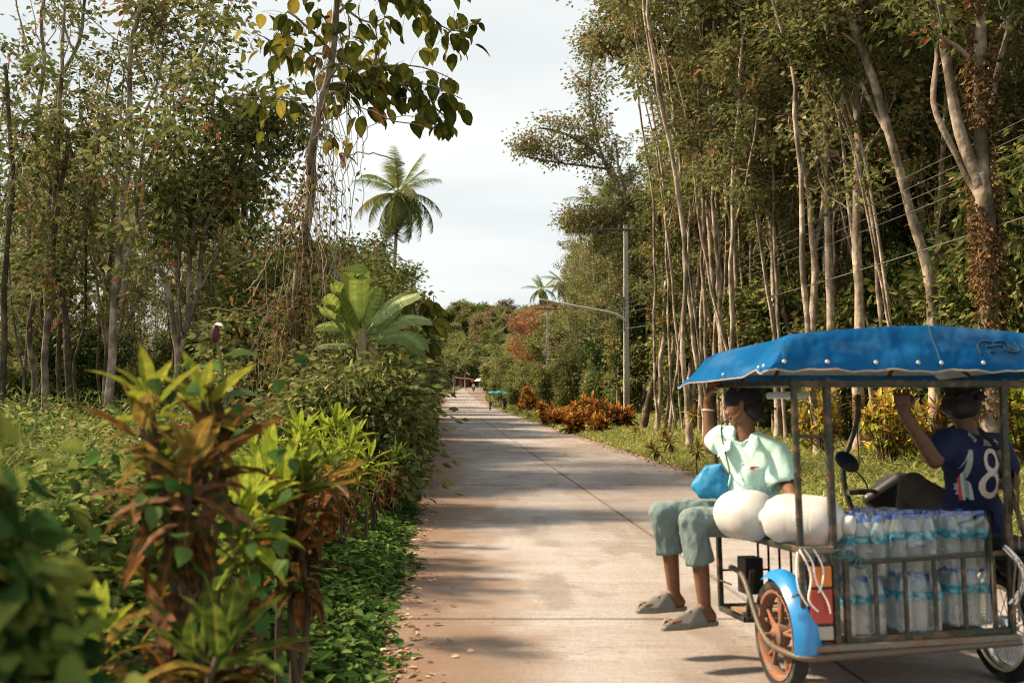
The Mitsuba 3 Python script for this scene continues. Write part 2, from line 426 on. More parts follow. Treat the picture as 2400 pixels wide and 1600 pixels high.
class Tree:
    """Collects the wood and the leaves of one tree."""
    def __init__(self, seed): self.rng, self.trunk, self.limbs, self.clumps = np.random.default_rng(seed), [], [], []

    def stem(self, path, r0, r1, n=22, sides=8, wob=.03, main=True, flare=True):
        p = spline(path, n); rng = self.rng
        q = p + wob * (meshkit.noise(p * .9 + 31 * rng.random(), 5)[:, None] - .5) * np.array([1, 1, 0]) * 4 * r0 / max(r0, .05)
        q[0] = p[0]
        t = np.linspace(0, 1, n)
        r = r0 * (1 - t) ** .8 + r1 * (1 - (1 - t) ** .8) + (.45 if flare else .0) * r0 * np.exp(-t * 18)
        r = r * (1 + .10 * rng.uniform(-1, 1, n))
        (self.trunk if main else self.limbs).append(tube(q, r, sides))
        return q, r

    def branch(self, o, d, L, r, depth, clump, leafy=.35, lift=.35, k=(3, 5), drop=0):
        """A limb from o along d, curving upward, forking into twigs that carry leaf clumps."""
        rng = self.rng; n = 6 if depth > 0 else 4
        d = norm(d); pts = [np.asarray(o, float)]; dd = d.copy()
        for i in range(n - 1):
            dd = norm(dd + rng.normal(0, .16, 3) + np.array([0, 0, (lift - drop * i) / n]))
            pts.append(pts[-1] + dd * L / (n - 1))
        pts = np.array(pts); t = np.linspace(0, 1, n)
        if r > .004: self.limbs.append(tube(pts, np.maximum(r * (1 - .75 * t), .004), 5 if r > .03 else 3, caps=False))
        if depth == 0:
            for tt in np.arange(leafy, 1.01, .22): self.clumps.append((pts[0] + (pts[-1] - pts[0]) * tt, clump))
            return
        for j in range(rng.integers(*k)):
            tt = rng.uniform(.3, 1.0); i = min(int(tt * (n - 1)), n - 2); a = pts[i] + (pts[i + 1] - pts[i]) * (tt * (n - 1) - i)
            side = norm(np.cross(pts[i + 1] - pts[i], rng.normal(size=3)))
            self.branch(a, norm(pts[i + 1] - pts[i]) * .8 + side * rng.uniform(.5, 1.0), L * rng.uniform(.35, .6), r * .45, depth - 1, clump, leafy, lift, k, drop)
        self.branch(pts[-1], dd, L * .45, r * .3, depth - 1, clump, leafy, lift, k, drop)

    def crown(self, path, r, t0=.35, n=16, spread=2.0, depth=1, clump=.35, lift=.4, up=.55, toward=None, k=(3, 5), shape=None):
        rng = self.rng; m = len(path)
        az = rng.uniform(0, 6.3)
        for j in range(n):
            t = t0 + (1 - t0) * ((j + rng.random()) / n); i = min(int(t * (m - 1)), m - 2)
            o = path[i] + (path[i + 1] - path[i]) * (t * (m - 1) - i)
            az += 2.4 + rng.normal(0, .3)
            d = np.array([math.cos(az), math.sin(az), up + .5 * rng.random()])
            if toward is not None: d = d + np.asarray(toward)
            s = (shape(t) if shape else 1 - .45 * abs(2 * (t - t0) / (1 - t0) - .8)) * spread * rng.uniform(.65, 1.15)
            self.branch(o, d, s, max(.012, r[i] * .42), depth, clump, lift=lift, k=k)

    def leaves(self, per, size, cols, probs=None, tpl=LEAF2, droop=.25, flat=.5, accent=None, width=None):
        rng = self.rng
        c = np.array([q[0] for q in self.clumps]); s = np.array([q[1] for q in self.clumps])
        m = len(c); cc = pal(rng, m, cols, probs, .2)
        if accent is not None:
            a = rng.random(m) < accent[0]; cc[a] = pal(rng, int(a.sum()), accent[1], None, .2)
        n = rng.poisson(per, m); idx = np.repeat(np.arange(m), n); N = len(idx)
        off = rng.normal(0, 1, (N, 3)) * np.array([1, 1, .75]); off *= (s[idx] * .44)[:, None]
        o = c[idx] + off
        x = norm(off * np.array([1, 1, .4]) + rng.normal(0, .25, (N, 3)) * s[idx][:, None] - np.array([0, 0, droop]) * s[idx][:, None])
        z = norm(rng.normal(0, 1, (N, 3)) * (1 - flat) + np.array([0, 0, flat]) + rng.normal(0, .25, (N, 3)))
        return scatter(tpl, o, x, z, size * rng.uniform(.6, 1.3, N), cc[idx] * (1 + .3 * rng.uniform(-1, 1, (N, 1))), width=width)


def parts_of(tr, leafmesh, bark='bark_grey', leafmat='leaf', twig='bark_grey'):
    d = {}
    if tr.trunk: d['trunk'] = mikit.ply(cat(tr.trunk), bark, smooth=True)
    if tr.limbs: d['branches'] = mikit.ply(cat(tr.limbs), twig, smooth=True)
    if leafmesh is not None: d['crown'] = mikit.ply(leafmesh[0], leafmat, color=leafmesh[1])
    return d


def put_tree(name, label, cat_, parts, group=None, tw=None):
    key = thing(name, label, cat_, group)
    for k, d in parts.items():
        o = obj(k, d, None, key, tw=tw)
        if k != 'trunk': labels[o] = {'kind': 'stuff'}
    return key


def thin_tree(seed, H, r, crown_from, n, spread, cols, accent=None, probs=None, lean=.6, forks=0, leaf=.19, per=10, clump=.42):
    """A slender plantation tree: long bare pale stem, airy crown from part way up."""
    tr = Tree(seed); rng = tr.rng
    lx, ly = rng.normal(0, lean, 2)
    path = [(0, 0, -.2), (.1 * lx, .1 * ly, H * .25), (.35 * lx + rng.normal(0, .12), .35 * ly, H * .55), (lx, ly, H)]
    p, rr = tr.stem(path, r, r * .18)
    tr.crown(p, rr, crown_from, n, spread, 1, clump, lift=.5, up=.75)
    for k in range(forks):
        i = int(rng.uniform(.22, .5) * len(p)); a = rng.uniform(0, 6.3)
        e = p[i] + np.array([math.cos(a) * 1.6, math.sin(a) * 1.6, (H - p[i][2]) * rng.uniform(.65, .95)])
        q, r2 = tr.stem([p[i], p[i] + (e - p[i]) * .4 + np.array([math.cos(a), math.sin(a), -.3]) * .35, e], rr[i] * .7, .02, 14, 6)
        tr.crown(q, r2, .35, n // 2, spread * .8, 1, clump, lift=.5, up=.75)
    return tr, tr.leaves(per, leaf, cols, probs, accent=accent)


def bush(seed, H, R, cols, leaf, per=16, clump=.38, n=12, probs=None, tpl=LEAF2, accent=None, stems=4):
    tr = Tree(seed); rng = tr.rng
    for k in range(stems):
        a = rng.uniform(0, 6.3); e = np.array([math.cos(a) * R * .45, math.sin(a) * R * .45, H * rng.uniform(.6, .95)])
        p, r = tr.stem([(0.1 * math.cos(a), .1 * math.sin(a), -.1), e * np.array([.35, .35, .5]), e], .02 * H ** .8, .008, 10, 5)
        tr.crown(p, r, .12, n, R * .62, 1, clump, lift=.25, up=.25)
    return tr, tr.leaves(per, leaf, cols, probs, tpl=tpl, accent=accent)


# ---- kinds, each a shapegroup that the loops below place many times
def kind(gid, made, **k):
    return shapegroup(gid, **parts_of(*made, **k))


KT = []
for s, (H, r, cf, n, sp, forks, cols, acc) in enumerate([
        (17, .115, .38, 22, 2.1, 0, OLIVE[:4], (.05, RED)), (15, .10, .42, 20, 1.9, 1, GREENS[1:] + OLIVE[1:3], (.10, OLIVE)), (18, .12, .36, 22, 2.3, 1, OLIVE[:3] + GREENS[2:], (.04, RED)),
        (14, .09, .34, 20, 1.8, 0, OLIVE[:3] + LIGHT[:2], (.04, BROWN)), (16, .105, .45, 20, 2.2, 2, OLIVE[:3] + GREENS[2:], (.06, BROWN)), (15, .11, .32, 24, 2.0, 1, GREENS[2:] + OLIVE[:3], (.03, RED))]):
    KT.append(kind(f'thin_tree_kind_{s}', thin_tree(100 + s, H, r, cf, n, sp, cols, acc, forks=forks), bark='bark_pale' if s % 2 == 0 else 'bark_grey', twig='twig'))
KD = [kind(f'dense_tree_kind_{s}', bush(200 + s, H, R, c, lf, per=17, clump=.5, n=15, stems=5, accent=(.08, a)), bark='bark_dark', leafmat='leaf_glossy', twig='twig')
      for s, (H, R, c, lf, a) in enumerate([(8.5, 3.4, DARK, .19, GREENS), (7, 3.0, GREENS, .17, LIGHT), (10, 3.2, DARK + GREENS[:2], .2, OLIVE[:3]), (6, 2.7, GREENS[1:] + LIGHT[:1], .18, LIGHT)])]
KU = [kind(f'understory_kind_{s}', bush(300 + s, H, R, c, lf * .88, per=19, clump=.46, n=11, stems=4, tpl=LEAF2, accent=(.1, a)), bark='twig', leafmat='leaf_glossy', twig='twig')
      for s, (H, R, c, lf, a) in enumerate([(3.4, 1.7, GREENS + LIGHT[:2], .21, LIGHT), (2.6, 1.5, LIGHT, .19, GREENS), (4.6, 1.9, GREENS, .22, LIGHT), (2.0, 1.4, GREENS[1:], .16, LIGHT), (5.2, 1.8, DARK, .2, GREENS)])]
KL = [kind(f'light_tree_kind_{s}', bush(250 + s, H, R, c, lf, per=17, clump=.5, n=15, stems=5, accent=(.12, a)), bark='bark_grey', leafmat='leaf', twig='twig')
      for s, (H, R, c, lf, a) in enumerate([(5.6, 2.7, LIGHT[:3] + GREENS[2:], .20, OLIVE), (5.2, 2.8, GREENS[1:] + LIGHT[:2], .20, LIGHT), (7.5, 2.8, OLIVE[:4] + LIGHT[1:3], .20, BROWN)])]
rng = np.random.default_rng(11)


def place_kind(gid, name, label, cat_, group, x, y, s=1.0, rz_=None, dz=0, sz=1.0):
    key = thing(name, label, cat_, group)
    m = mat4((x, y, float(gz(x, y)) + dz), rng.uniform(0, 6.28) if rz_ is None else rz_)
    m[:3, :3] = m[:3, :3] @ np.diag([s, s, s * sz])
    inst(key, gid, m)
    return key


def POLE_GAP(x, y): return y < 106 and 1215 < x / y * F + 1200 < 1350 or y < 56 and abs(x / y * F + 1200 - 1466) < 20 + 4200 / y      # the verge before the pole is open
def edge_x(y, side): return float(rx(y)) + side * float(HW(y))


# right-hand forest: slender trees in depth, bushes and dense crowns between and behind them
taken = []


def free(x, y, d):
    if all((x - a) ** 2 + (y - b) ** 2 > d * d for a, b in taken): taken.append((x, y)); return True
    return False


n = 0
for _ in range(6000):
    if n >= 225: break
    y = rng.uniform(8, 105); u = 4.3 + rng.exponential(9.0) + (3.5 if y < 22 else 0) + (1.0 if y > 58 else 0)
    if u > 40: continue
    x = edge_x(y, 1) + u
    if x > .57 * y + 7 or POLE_GAP(x, y) or not free(x, y, 1.45): continue
    s = rng.uniform(.8, 1.15) * (1 if y < 60 else .85)
    place_kind(KT[rng.integers(len(KT))], 'plantation_tree', 'slender bare-trunked tree with airy crown in the forest right of the road', 'tree', 'slender trees of the forest right of the road', x, y, s)
    n += 1
n = 0
for _ in range(3000):
    if n >= 80: break
    y = rng.uniform(8, 100); u = 9.5 + rng.exponential(11)
    x = edge_x(y, 1) + u
    if u > 45 or x > .57 * y + 9 or POLE_GAP(x, y) or not free(x, y, 2.2): continue
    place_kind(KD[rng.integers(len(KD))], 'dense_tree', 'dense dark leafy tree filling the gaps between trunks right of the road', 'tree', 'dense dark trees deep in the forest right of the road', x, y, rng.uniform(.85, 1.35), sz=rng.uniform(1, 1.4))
    n += 1
n = 0
for _ in range(3000):
    if n >= 205: break
    y = rng.uniform(9, 85); u = 5.4 + rng.exponential(4.5) + (1.2 if y < 26 else 0)
    x = edge_x(y, 1) + u
    if u > 25 or x > .57 * y + 6 or POLE_GAP(x, y) or not free(x, y, 1.1): continue
    place_kind(KU[rng.integers(len(KU))], 'understory_bush', 'broad-leaved bush growing between the trunks right of the road', 'bush', 'bushes under the forest right of the road', x, y, rng.uniform(.7, 1.35), sz=rng.uniform(.9, 1.5))
    n += 1

KS = [kind(f'sparse_tree_kind_{s}', thin_tree(150 + s, H, r, cf, n, sp, cols, (.06, RED), forks=fk, per=5, leaf=.19, clump=.34), bark='bark_grey', twig='twig') for s, (H, r, cf, n, sp, fk, cols) in enumerate([(15, .12, .30, 20, 2.2, 2, OLIVE[:3] + GREENS[2:]), (14, .10, .34, 20, 2.0, 1, GREENS), (16, .12, .36, 18, 2.3, 1, GREENS[1:] + OLIVE[:2]), (13, .09, .28, 22, 1.9, 2, LIGHT[:2] + GREENS[1:])])]
# left-hand forest
n = 0
for _ in range(6000):
    if n >= 70: break
    y = rng.uniform(20, 75); u = 6.5 + rng.exponential(9) + (2 if y > 40 else 0)
    x = edge_x(y, -1) - u
    if u > 40 or -x > .57 * y + 6 or not free(x, y, 1.6): continue
    if (x / y * F + 1200) > 640: continue
    k = KS[rng.integers(len(KS))]
    place_kind(k, 'sparse_tree', 'slender pale-stemmed tree with sparse crown in the wood left of the road', 'tree', 'slender sparse trees of the wood left of the road', x, y, rng.uniform(.5, .74))
    n += 1
n = 0
for _ in range(3000):
    if n >= 50: break
    y = rng.uniform(24, 95); u = (9 if n < 24 else 22) + rng.exponential(12)
    x = edge_x(y, -1) - u
    px = x / y * F + 1200
    if u > 70 or -x > .7 * y + 14 or px > 610 or not free(x, y, 2.0): continue
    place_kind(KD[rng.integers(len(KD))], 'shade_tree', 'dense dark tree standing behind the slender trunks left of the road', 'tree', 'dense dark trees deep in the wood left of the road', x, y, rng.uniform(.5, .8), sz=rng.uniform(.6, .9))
    n += 1
n = 0
for _ in range(3000):
    if n >= 60: break
    y = rng.uniform(27, 62); u = 6 + rng.exponential(7)
    x = edge_x(y, -1) - u
    px = x / y * F + 1200
    if u > 30 or px < -150 or px > 820 or not free(x, y, 1.0): continue
    place_kind(KU[rng.integers(len(KU))], 'thicket_bush', 'leafy bush in the thicket at the foot of the wood left of the road', 'bush', 'bushes of the thicket left of the road', x, y, rng.uniform(.45, .9))
    n += 1
# ---------------------------------------------------------------- trees one can tell apart, each traced at its own distance and grown on from there
def hero(name, label, cat_, d, stems, seed, crown=(.5, 12, 1.6), cols=OLIVE[:4], accent=(.06, RED), bark='bark_pale', leaf=.18, per=10, clump=.4, toward=None, ext=3.5, group=None, crown_on=None):
    """stems: [(pixel points from the foot upward, width at the first and last point in pixels)]; a first stem starts on the ground."""
    tr = Tree(seed); out = []
    for k, (pp, w0, w1) in enumerate(stems):
        q = [P(x, y, d + .35 * k * i / max(1, len(pp) - 1)) for i, (x, y) in enumerate(pp)]
        if k == 0:
            q[0][2] = max(q[0][2], gz(q[0][0], q[0][1]))
            if q[0][2] - gz(q[0][0], q[0][1]) > .15:
                q = [np.array([q[0][0] + .25 * (q[0][0] - q[1][0]), d, float(gz(q[0][0], d)) - .15])] + q
            else: q[0][2] -= .15
        else: q[0] = P(pp[0][0], pp[0][1], d)
        if pp[-1][1] < 60:
            dr = norm(q[-1] - q[-2]); q.append(q[-1] + dr * ext * .5 + np.array([0, 0, .3]) + tr.rng.normal(0, .15, 3)); q.append(q[-1] + dr * ext * .5 + tr.rng.normal(0, .2, 3) + np.array([0, 0, .4]))
        r0, r1 = w0 * d / F / 2, w1 * d / F / 2
        out.append(tr.stem(q, r0, r1 if pp[-1][1] >= 60 else r1 * .45, 26, 9, wob=.05, flare=k == 0))
    t0, n, sp = crown
    for k, (p, r) in enumerate(out):
        if crown_on is None or k in crown_on: tr.crown(p, r, t0, n, sp, 1, clump, lift=.45, up=.6, toward=toward)
    lm = tr.leaves(per, leaf, cols, accent=accent) if tr.clumps else None
    key = put_tree(name, label, cat_, parts_of(tr, lm, bark=bark, twig='twig'), group)
    return key, tr, out


TG = 'trees with their own trunks at the edge of the right-hand forest'
hero('leaning_tree', 'thick pale leaning trunk forked at the top, above the blue canopy', 'tree', 21, [([(2184, 750), (2168, 612), (2128, 480), (2092, 337), (2051, 204), (2000, 61), (1975, 0)], 29, 23), ([(2004, 75), (2016, 30), (2010, 0)], 16, 13), ([(2082, 312), (2050, 258), (2019, 199), (2005, 150)], 12, 8)], 1, crown=(.62, 16, 2.2), cols=GREENS)
_, vt, vout = hero('vine_covered_tree', 'thick dark trunk wrapped in brown vines at the right edge', 'tree', 17, [([(2322, 750), (2317, 612), (2311, 490), (2296, 378), (2296, 204), (2291, 0)], 50, 34), ([(2300, 440), (2250, 306), (2225, 184), (2205, 0)], 31, 24), ([(2300, 470), (2276, 430), (2220, 316), (2190, 230), (2195, 102), (2185, 0)], 17, 12), ([(2297, 345), (2318, 260), (2338, 153), (2373, 0)], 16, 11), ([(2345, 140), (2375, 70), (2405, 20)], 10, 8)], 2, crown=(.55, 14, 2.2), cols=GREENS, bark='bark_grey', leaf=.17)
# vine leaves clothe its stem
vr = np.random.default_rng(5)
p, r = vout[0]; q2, r2 = vout[1]
t = vr.uniform(1.5, 21, 9500); k = np.clip(t.astype(int), 0, 24); o = p[k] + (p[np.minimum(k + 1, 25)] - p[k]) * (t - k)[:, None]
a = vr.uniform(0, 6.28, len(t)); dirs = np.stack([np.cos(a), np.sin(a), 0 * a], -1)
keep = meshkit.noise(o * np.array([2, 2, 1.3]) + dirs * .8, 9) > .40
o, dirs, k = o[keep], dirs[keep], k[keep]
lm = scatter(LEAF2, o + dirs * (r[k] + np.abs(vr.normal(0, .07, len(k))))[:, None], dirs + vr.normal(0, .5, dirs.shape) - np.array([0, 0, .9]), dirs + vr.normal(0, .3, dirs.shape), vr.uniform(.05, .12, len(k)), pal(vr, len(k), BROWN + [(.10, .06, .03), (.06, .06, .02)], None, .3))
tag(obj('climbing_vine', lm[0], 'leaf', color=lm[1]), 'rusty brown creeper leaves covering the thick dark trunk', 'climbing vine')
hero('forked_tree', 'pale slim tree forking into three stems low down', 'tree', 26, [([(1904, 765), (1907, 587), (1901, 520), (1879, 332), (1868, 230), (1853, 0)], 19, 14), ([(1907, 592), (1927, 510), (1932, 408), (1945, 255), (1950, 0)], 12, 9), ([(1904, 525), (1950, 500), (1965, 434), (1986, 306), (2010, 190)], 10, 6)], 3, crown=(.45, 14, 1.9), cols=GREENS + OLIVE[:2])
hero('straight_tree', 'straight pale tree just behind the thick leaning trunk', 'tree', 27, [([(2172, 700), (2162, 535), (2162, 306), (2159, 178), (2139, 0)], 14, 10), ([(2160, 560), (2140, 400), (2105, 330), (2090, 260)], 9, 6)], 4, crown=(.5, 14, 2.0), cols=GREENS)
hero('curving_tree', 'tall pale trunk curving left out over the road', 'tree', 33, [([(1690, 800), (1673, 683), (1646, 402), (1602, 232), (1579, 134), (1512, 45), (1470, 5)], 13, 7), ([(1602, 232), (1560, 200), (1500, 150), (1440, 140)], 7, 4), ([(1579, 134), (1530, 100), (1460, 30)], 6, 4)], 5, crown=(.45, 22, 2.4), toward=(-.5, -.1, .1), accent=(.08, RED))
hero('twin_tree', 'slender pale tree beside the trunk that curves over the road', 'tree', 31, [([(1735, 800), (1727, 670), (1704, 469), (1678, 312), (1664, 223), (1642, 156), (1590, 95), (1540, 40)], 14, 7), ([(1700, 450), (1740, 300), (1790, 180), (1810, 60)], 8, 5)], 6, crown=(.42, 20, 2.2), toward=(-.2, 0, .1), accent=(.07, RED))
hero('thin_pale_tree', 'thin pale trunk leaning slightly left, third from the curving one', 'tree', 36, [([(1668, 800), (1660, 683), (1642, 446), (1630, 300), (1600, 150)], 10, 6)], 7, crown=(.5, 16, 1.9))
hero('slim_tree', 'slim upright grey tree between curving trunk and low fork', 'tree', 33, [([(1758, 820), (1762, 670), (1767, 469), (1776, 357), (1790, 200), (1800, 40)], 11, 6), ([(1764, 600), (1800, 500), (1830, 380)], 6, 4)], 8, crown=(.4, 16, 1.9), bark='bark_grey')
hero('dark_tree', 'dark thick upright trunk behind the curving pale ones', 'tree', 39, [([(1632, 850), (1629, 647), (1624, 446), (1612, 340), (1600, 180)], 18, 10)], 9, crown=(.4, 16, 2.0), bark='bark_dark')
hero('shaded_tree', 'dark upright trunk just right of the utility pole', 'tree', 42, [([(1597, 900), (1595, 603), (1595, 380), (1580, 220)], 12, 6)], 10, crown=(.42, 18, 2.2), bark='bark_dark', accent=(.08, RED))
hero('bent_tree', 'crooked trunk leaning left behind the utility pole', 'tree', 57, [([(1556, 860), (1544, 670), (1512, 570), (1490, 513), (1462, 440), (1440, 330)], 10, 5)], 12, crown=(.35, 18, 2.3), toward=(-.5, 0, .1), bark='bark_grey', accent=(.08, RED))
_, ot, _ = hero('overhanging_tree', 'tree reaching a long leafy limb out over the road', 'tree', 58, [([(1490, 860), (1485, 640), (1462, 480), (1432, 397), (1392, 353), (1320, 312), (1262, 300)], 12, 4), ([(1432, 397), (1380, 390), (1300, 380), (1225, 365)], 6, 3), ([(1462, 480), (1400, 330), (1380, 200), (1400, 90)], 8, 4), ([(1478, 560), (1400, 545), (1330, 545)], 6, 3)], 13, crown=(.30, 20, 1.9), toward=(-.25, 0, .15), bark='bark_grey', accent=(.12, RED), leaf=.22, per=10, clump=.75, cols=OLIVE[:3] + GREENS[2:])
for i, (pp, w, dd, lab, bk) in enumerate([
        ([(1506, 1002), (1520, 935), (1537, 870), (1552, 800), (1556, 640), (1545, 500)], 17, 38, 'rough dark trunk with foot on the bank right of the utility pole', 'bark_dark'),
        ([(1535, 1010), (1547, 935), (1551, 860), (1556, 780), (1562, 600), (1570, 440)], 12, 37, 'pale trunk second to the right of the utility pole', 'bark_pale'),
        ([(1566, 995), (1570, 900), (1577, 800), (1578, 640), (1560, 420)], 12, 38, 'pale trunk third to the right of the utility pole', 'bark_pale'),
        ([(1606, 1003), (1612, 935), (1618, 840), (1625, 700), (1640, 500)], 14, 37, 'blotched grey trunk beside the front of the blue canopy', 'bark_grey'),
        ([(1598, 1003), (1592, 920), (1588, 850), (1580, 760)], 5, 36, 'thin bare sapling near the front of the blue canopy', 'bark_pale'),
        ([(1684, 1012), (1689, 940), (1694, 860), (1700, 760), (1698, 600)], 14, 35, 'pale trunk framed between canopy post and seated man', 'bark_pale'),
        ([(1885, 1060), (1890, 960), (1896, 880), (1899, 800)], 15, 27, 'pale trunk seen between the two rear posts', 'bark_pale'),
        ([(1988, 1050), (1986, 980), (1982, 900), (1980, 800), (1985, 600)], 13, 28, 'pale trunk behind the red rosette, seen under the canopy', 'bark_pale'),
        ([(2160, 1010), (2161, 960), (2166, 890), (2172, 800)], 26, 23, 'stout speckled trunk seen beside the raised fist', 'bark_grey'),
        ([(2385, 1010), (2390, 900), (2396, 760), (2400, 500), (2390, 200)], 22, 24, 'dark trunk at the far right edge of the picture', 'bark_dark')]):
    hero('roadside_tree', lab, 'tree', dd, [(pp, w, w * .62)], 40 + i, crown=(.55, 9, 1.5) if pp[-1][1] < 700 else (.9, 3, .8), bark=bk, cols=GREENS + OLIVE[:2], accent=(.1, RED), per=12)

# a close front row of slender trunks, crowns high up
fr = np.random.default_rng(88); fx = np.sort(fr.uniform(1535, 2150, 34)); ORD = ['', 'second', 'third', 'fourth', 'fifth', 'sixth', 'seventh', 'eighth', 'ninth', 'tenth', 'eleventh', 'twelfth', 'thirteenth', 'fourteenth', 'fifteenth', 'sixteenth', 'seventeenth', 'eighteenth', 'nineteenth', 'twentieth', 'twenty-first', 'twenty-second', 'twenty-third', 'twenty-fourth', 'twenty-fifth', 'twenty-sixth', 'twenty-seventh', 'twenty-eighth', 'twenty-ninth', 'thirtieth', 'thirty-first', 'thirty-second', 'thirty-third', 'thirty-fourth']
for i, px in enumerate(fx):
    dd = float(np.clip(fr.normal(33, 3.5) - (px - 1500) * .012, 22, 40)); w = fr.uniform(.075, .155) * F / dd; ln = float(np.clip(fr.normal(-.06, .10), -.05 - (px - 1535) * .0008, .3)); k = fr.normal(0, 12)
    pp = [(px, 985), (px + ln * 200 + k * .3, 800), (px + ln * 420 + k, 560), (px + ln * 640 + k * .4, 330), (px + ln * 900 * 1.15, 120), (px + ln * 1000 * 1.4 + fr.normal(0, 20), -60)]
    st = [(pp, w, w * .5)]
    if fr.random() < .6: a = pp[2 + int(fr.random() < .4)]; s_ = fr.choice([-1, 1]); st.append(([a, (a[0] + s_ * 28, a[1] - 130), (a[0] + s_ * 62, a[1] - 300), (a[0] + s_ * 75, a[1] - 420)], w * .55, w * .25))
    hero('front_row_tree', f"slender bare trunk of the front row, {(ORD[i] + ' ') if i else ''}from the utility pole", 'tree', dd, st, 200 + i, crown=((.58, .36)[i % 2], (9, 15)[i % 2], 1.6), bark='bark_pale' if fr.random() < .7 else 'bark_grey', cols=OLIVE[:3] + GREENS[2:], accent=(.05, RED), per=9, leaf=.17, group='slender trunks of the front row right of the road')

# left-hand trees
hero('twin_stem_tree', 'pale tree with two stems rising from one foot left of the road', 'tree', 21, [([(266, 830), (270, 709), (278, 612), (281, 510), (296, 332), (306, 204), (327, 51), (327, -20)], 19, 10), ([(278, 700), (286, 663), (316, 510), (357, 383), (408, 281), (444, 204), (480, 100), (500, 20)], 13, 6), ([(297, 325), (335, 280), (370, 200), (380, 60)], 6, 4)], 61, crown=(.42, 15, 1.7), cols=OLIVE[:3] + GREENS[1:3], per=5, leaf=.18, accent=(.08, RED))
hero('spreading_tree', 'low-forking tree spreading several bare stems left of the vine-hung trunk', 'tree', 18.5, [([(418, 850), (408, 796), (367, 638), (332, 536), (324, 480), (335, 300)], 17, 6), ([(420, 840), (428, 796), (454, 638), (455, 540), (478, 400), (495, 280), (505, 120)], 12, 5), ([(434, 780), (459, 684), (490, 536), (536, 434), (592, 332), (640, 290)], 13, 5), ([(428, 790), (420, 690), (415, 600), (425, 480)], 7, 4), ([(459, 684), (510, 587), (530, 520), (560, 460)], 6, 3), ([(520, 470), (560, 420), (640, 400), (690, 350)], 6, 3)], 62, crown=(.4, 14, 1.5), cols=GREENS + OLIVE[:2], per=6, leaf=.18, accent=(.04, RED), bark='bark_grey')
hero('bare_top_tree', 'tall thin-topped tree at the left edge with twigs bare against sky', 'tree', 24, [([(74, 911), (77, 798), (77, 408), (97, 153), (104, -10)], 16, 6), ([(80, 392), (110, 320), (122, 286), (148, 194), (173, 117), (204, 0), (215, -60)], 12, 6), ([(173, 117), (150, 60), (120, 0)], 6, 3), ([(97, 200), (60, 100), (40, 0)], 6, 3)], 63, crown=(.4, 14, 1.8), cols=OLIVE[:3], per=4, leaf=.17, accent=(.08, RED), bark='bark_grey')
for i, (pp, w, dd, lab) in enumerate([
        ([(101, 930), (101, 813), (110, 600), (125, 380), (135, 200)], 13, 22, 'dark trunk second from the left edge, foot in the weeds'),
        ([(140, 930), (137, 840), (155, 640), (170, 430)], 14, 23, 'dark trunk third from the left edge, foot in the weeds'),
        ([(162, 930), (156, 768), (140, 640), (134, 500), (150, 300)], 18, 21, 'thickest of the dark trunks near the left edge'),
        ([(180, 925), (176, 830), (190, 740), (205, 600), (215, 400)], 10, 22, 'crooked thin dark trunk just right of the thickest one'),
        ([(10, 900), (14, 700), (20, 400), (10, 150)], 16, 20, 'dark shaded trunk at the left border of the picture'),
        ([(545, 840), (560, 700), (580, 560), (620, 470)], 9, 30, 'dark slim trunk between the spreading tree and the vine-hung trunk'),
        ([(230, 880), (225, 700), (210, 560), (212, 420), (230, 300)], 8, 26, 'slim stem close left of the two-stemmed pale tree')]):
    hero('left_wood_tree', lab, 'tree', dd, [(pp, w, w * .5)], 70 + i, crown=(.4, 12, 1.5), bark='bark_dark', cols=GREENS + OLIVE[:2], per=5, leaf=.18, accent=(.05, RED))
# ---------------------------------------------------------------- grass, weeds and creepers (nobody could count them)
rg = np.random.default_rng(21)


def field(n, ylo, yhi, ufn, hfn, size, cols, tpl, name, label, cat_, mat='leaf', droop=.2, upright=0., probs=None, near=1.6, top=.30, accent=None, patch=1.2):
    """Leaves spread over a strip of ground; ufn(y, rnd) -> offset from the centre line; hfn(x, y, u) -> height of the growth."""
    y = ylo * (yhi / ylo) ** (rg.random(n) ** (1 / near)) if ylo > 0 else rg.uniform(ylo, yhi, n)
    u = ufn(y, rg.random(n)); x = rx(y) + u
    h = hfn(x, y, u); ok = h > .01
    x, y, u, h = x[ok], y[ok], u[ok], h[ok]; N = len(x)
    t = np.clip(1 - np.abs(rg.normal(0, top, N)), 0, 1)
    z = gz(x, y) + h * t
    o = np.stack([x, y, z], -1)
    a = rg.uniform(0, 6.283, N)
    d = np.stack([np.cos(a), np.sin(a), upright + rg.normal(0, .35, N) - droop], -1)
    nn = np.stack([rg.normal(0, .45, N) - .15, rg.normal(0, .45, N), np.ones(N)], -1)
    c = pal(rg, N, cols, probs, .3)
    m = meshkit.fbm(np.stack([x * patch, y * patch, 0 * x], -1), 3, 12)
    c = c * (.72 + .6 * m)[:, None]
    if accent is not None:
        q = (meshkit.noise(np.stack([x * 1.3, y * 1.3, 0 * x], -1), 17) > .62) & (rg.random(N) < accent[0]); c[q] = pal(rg, int(q.sum()), accent[1], None, .3)
    lm = scatter(tpl, o, d, nn, size * rg.uniform(.4, 1.5, N) * np.clip(1 + .018 * (y - 10), 1, 1.9), c)
    tag(obj(name, lm[0], mat, color=lm[1]), label, cat_, kind='stuff')
    return lm


def hnoise(x, y, s, seed): return meshkit.fbm(np.stack([x * s, y * s, 0 * x], -1), 3, seed)


LEFT = lambda u, y: np.maximum(-u - HW(y), 0)
wob = lambda y: .16 * (meshkit.fbm(np.stack([y * 1.6, 0 * y, 0 * y], -1), 3, 31) - .5) * 2
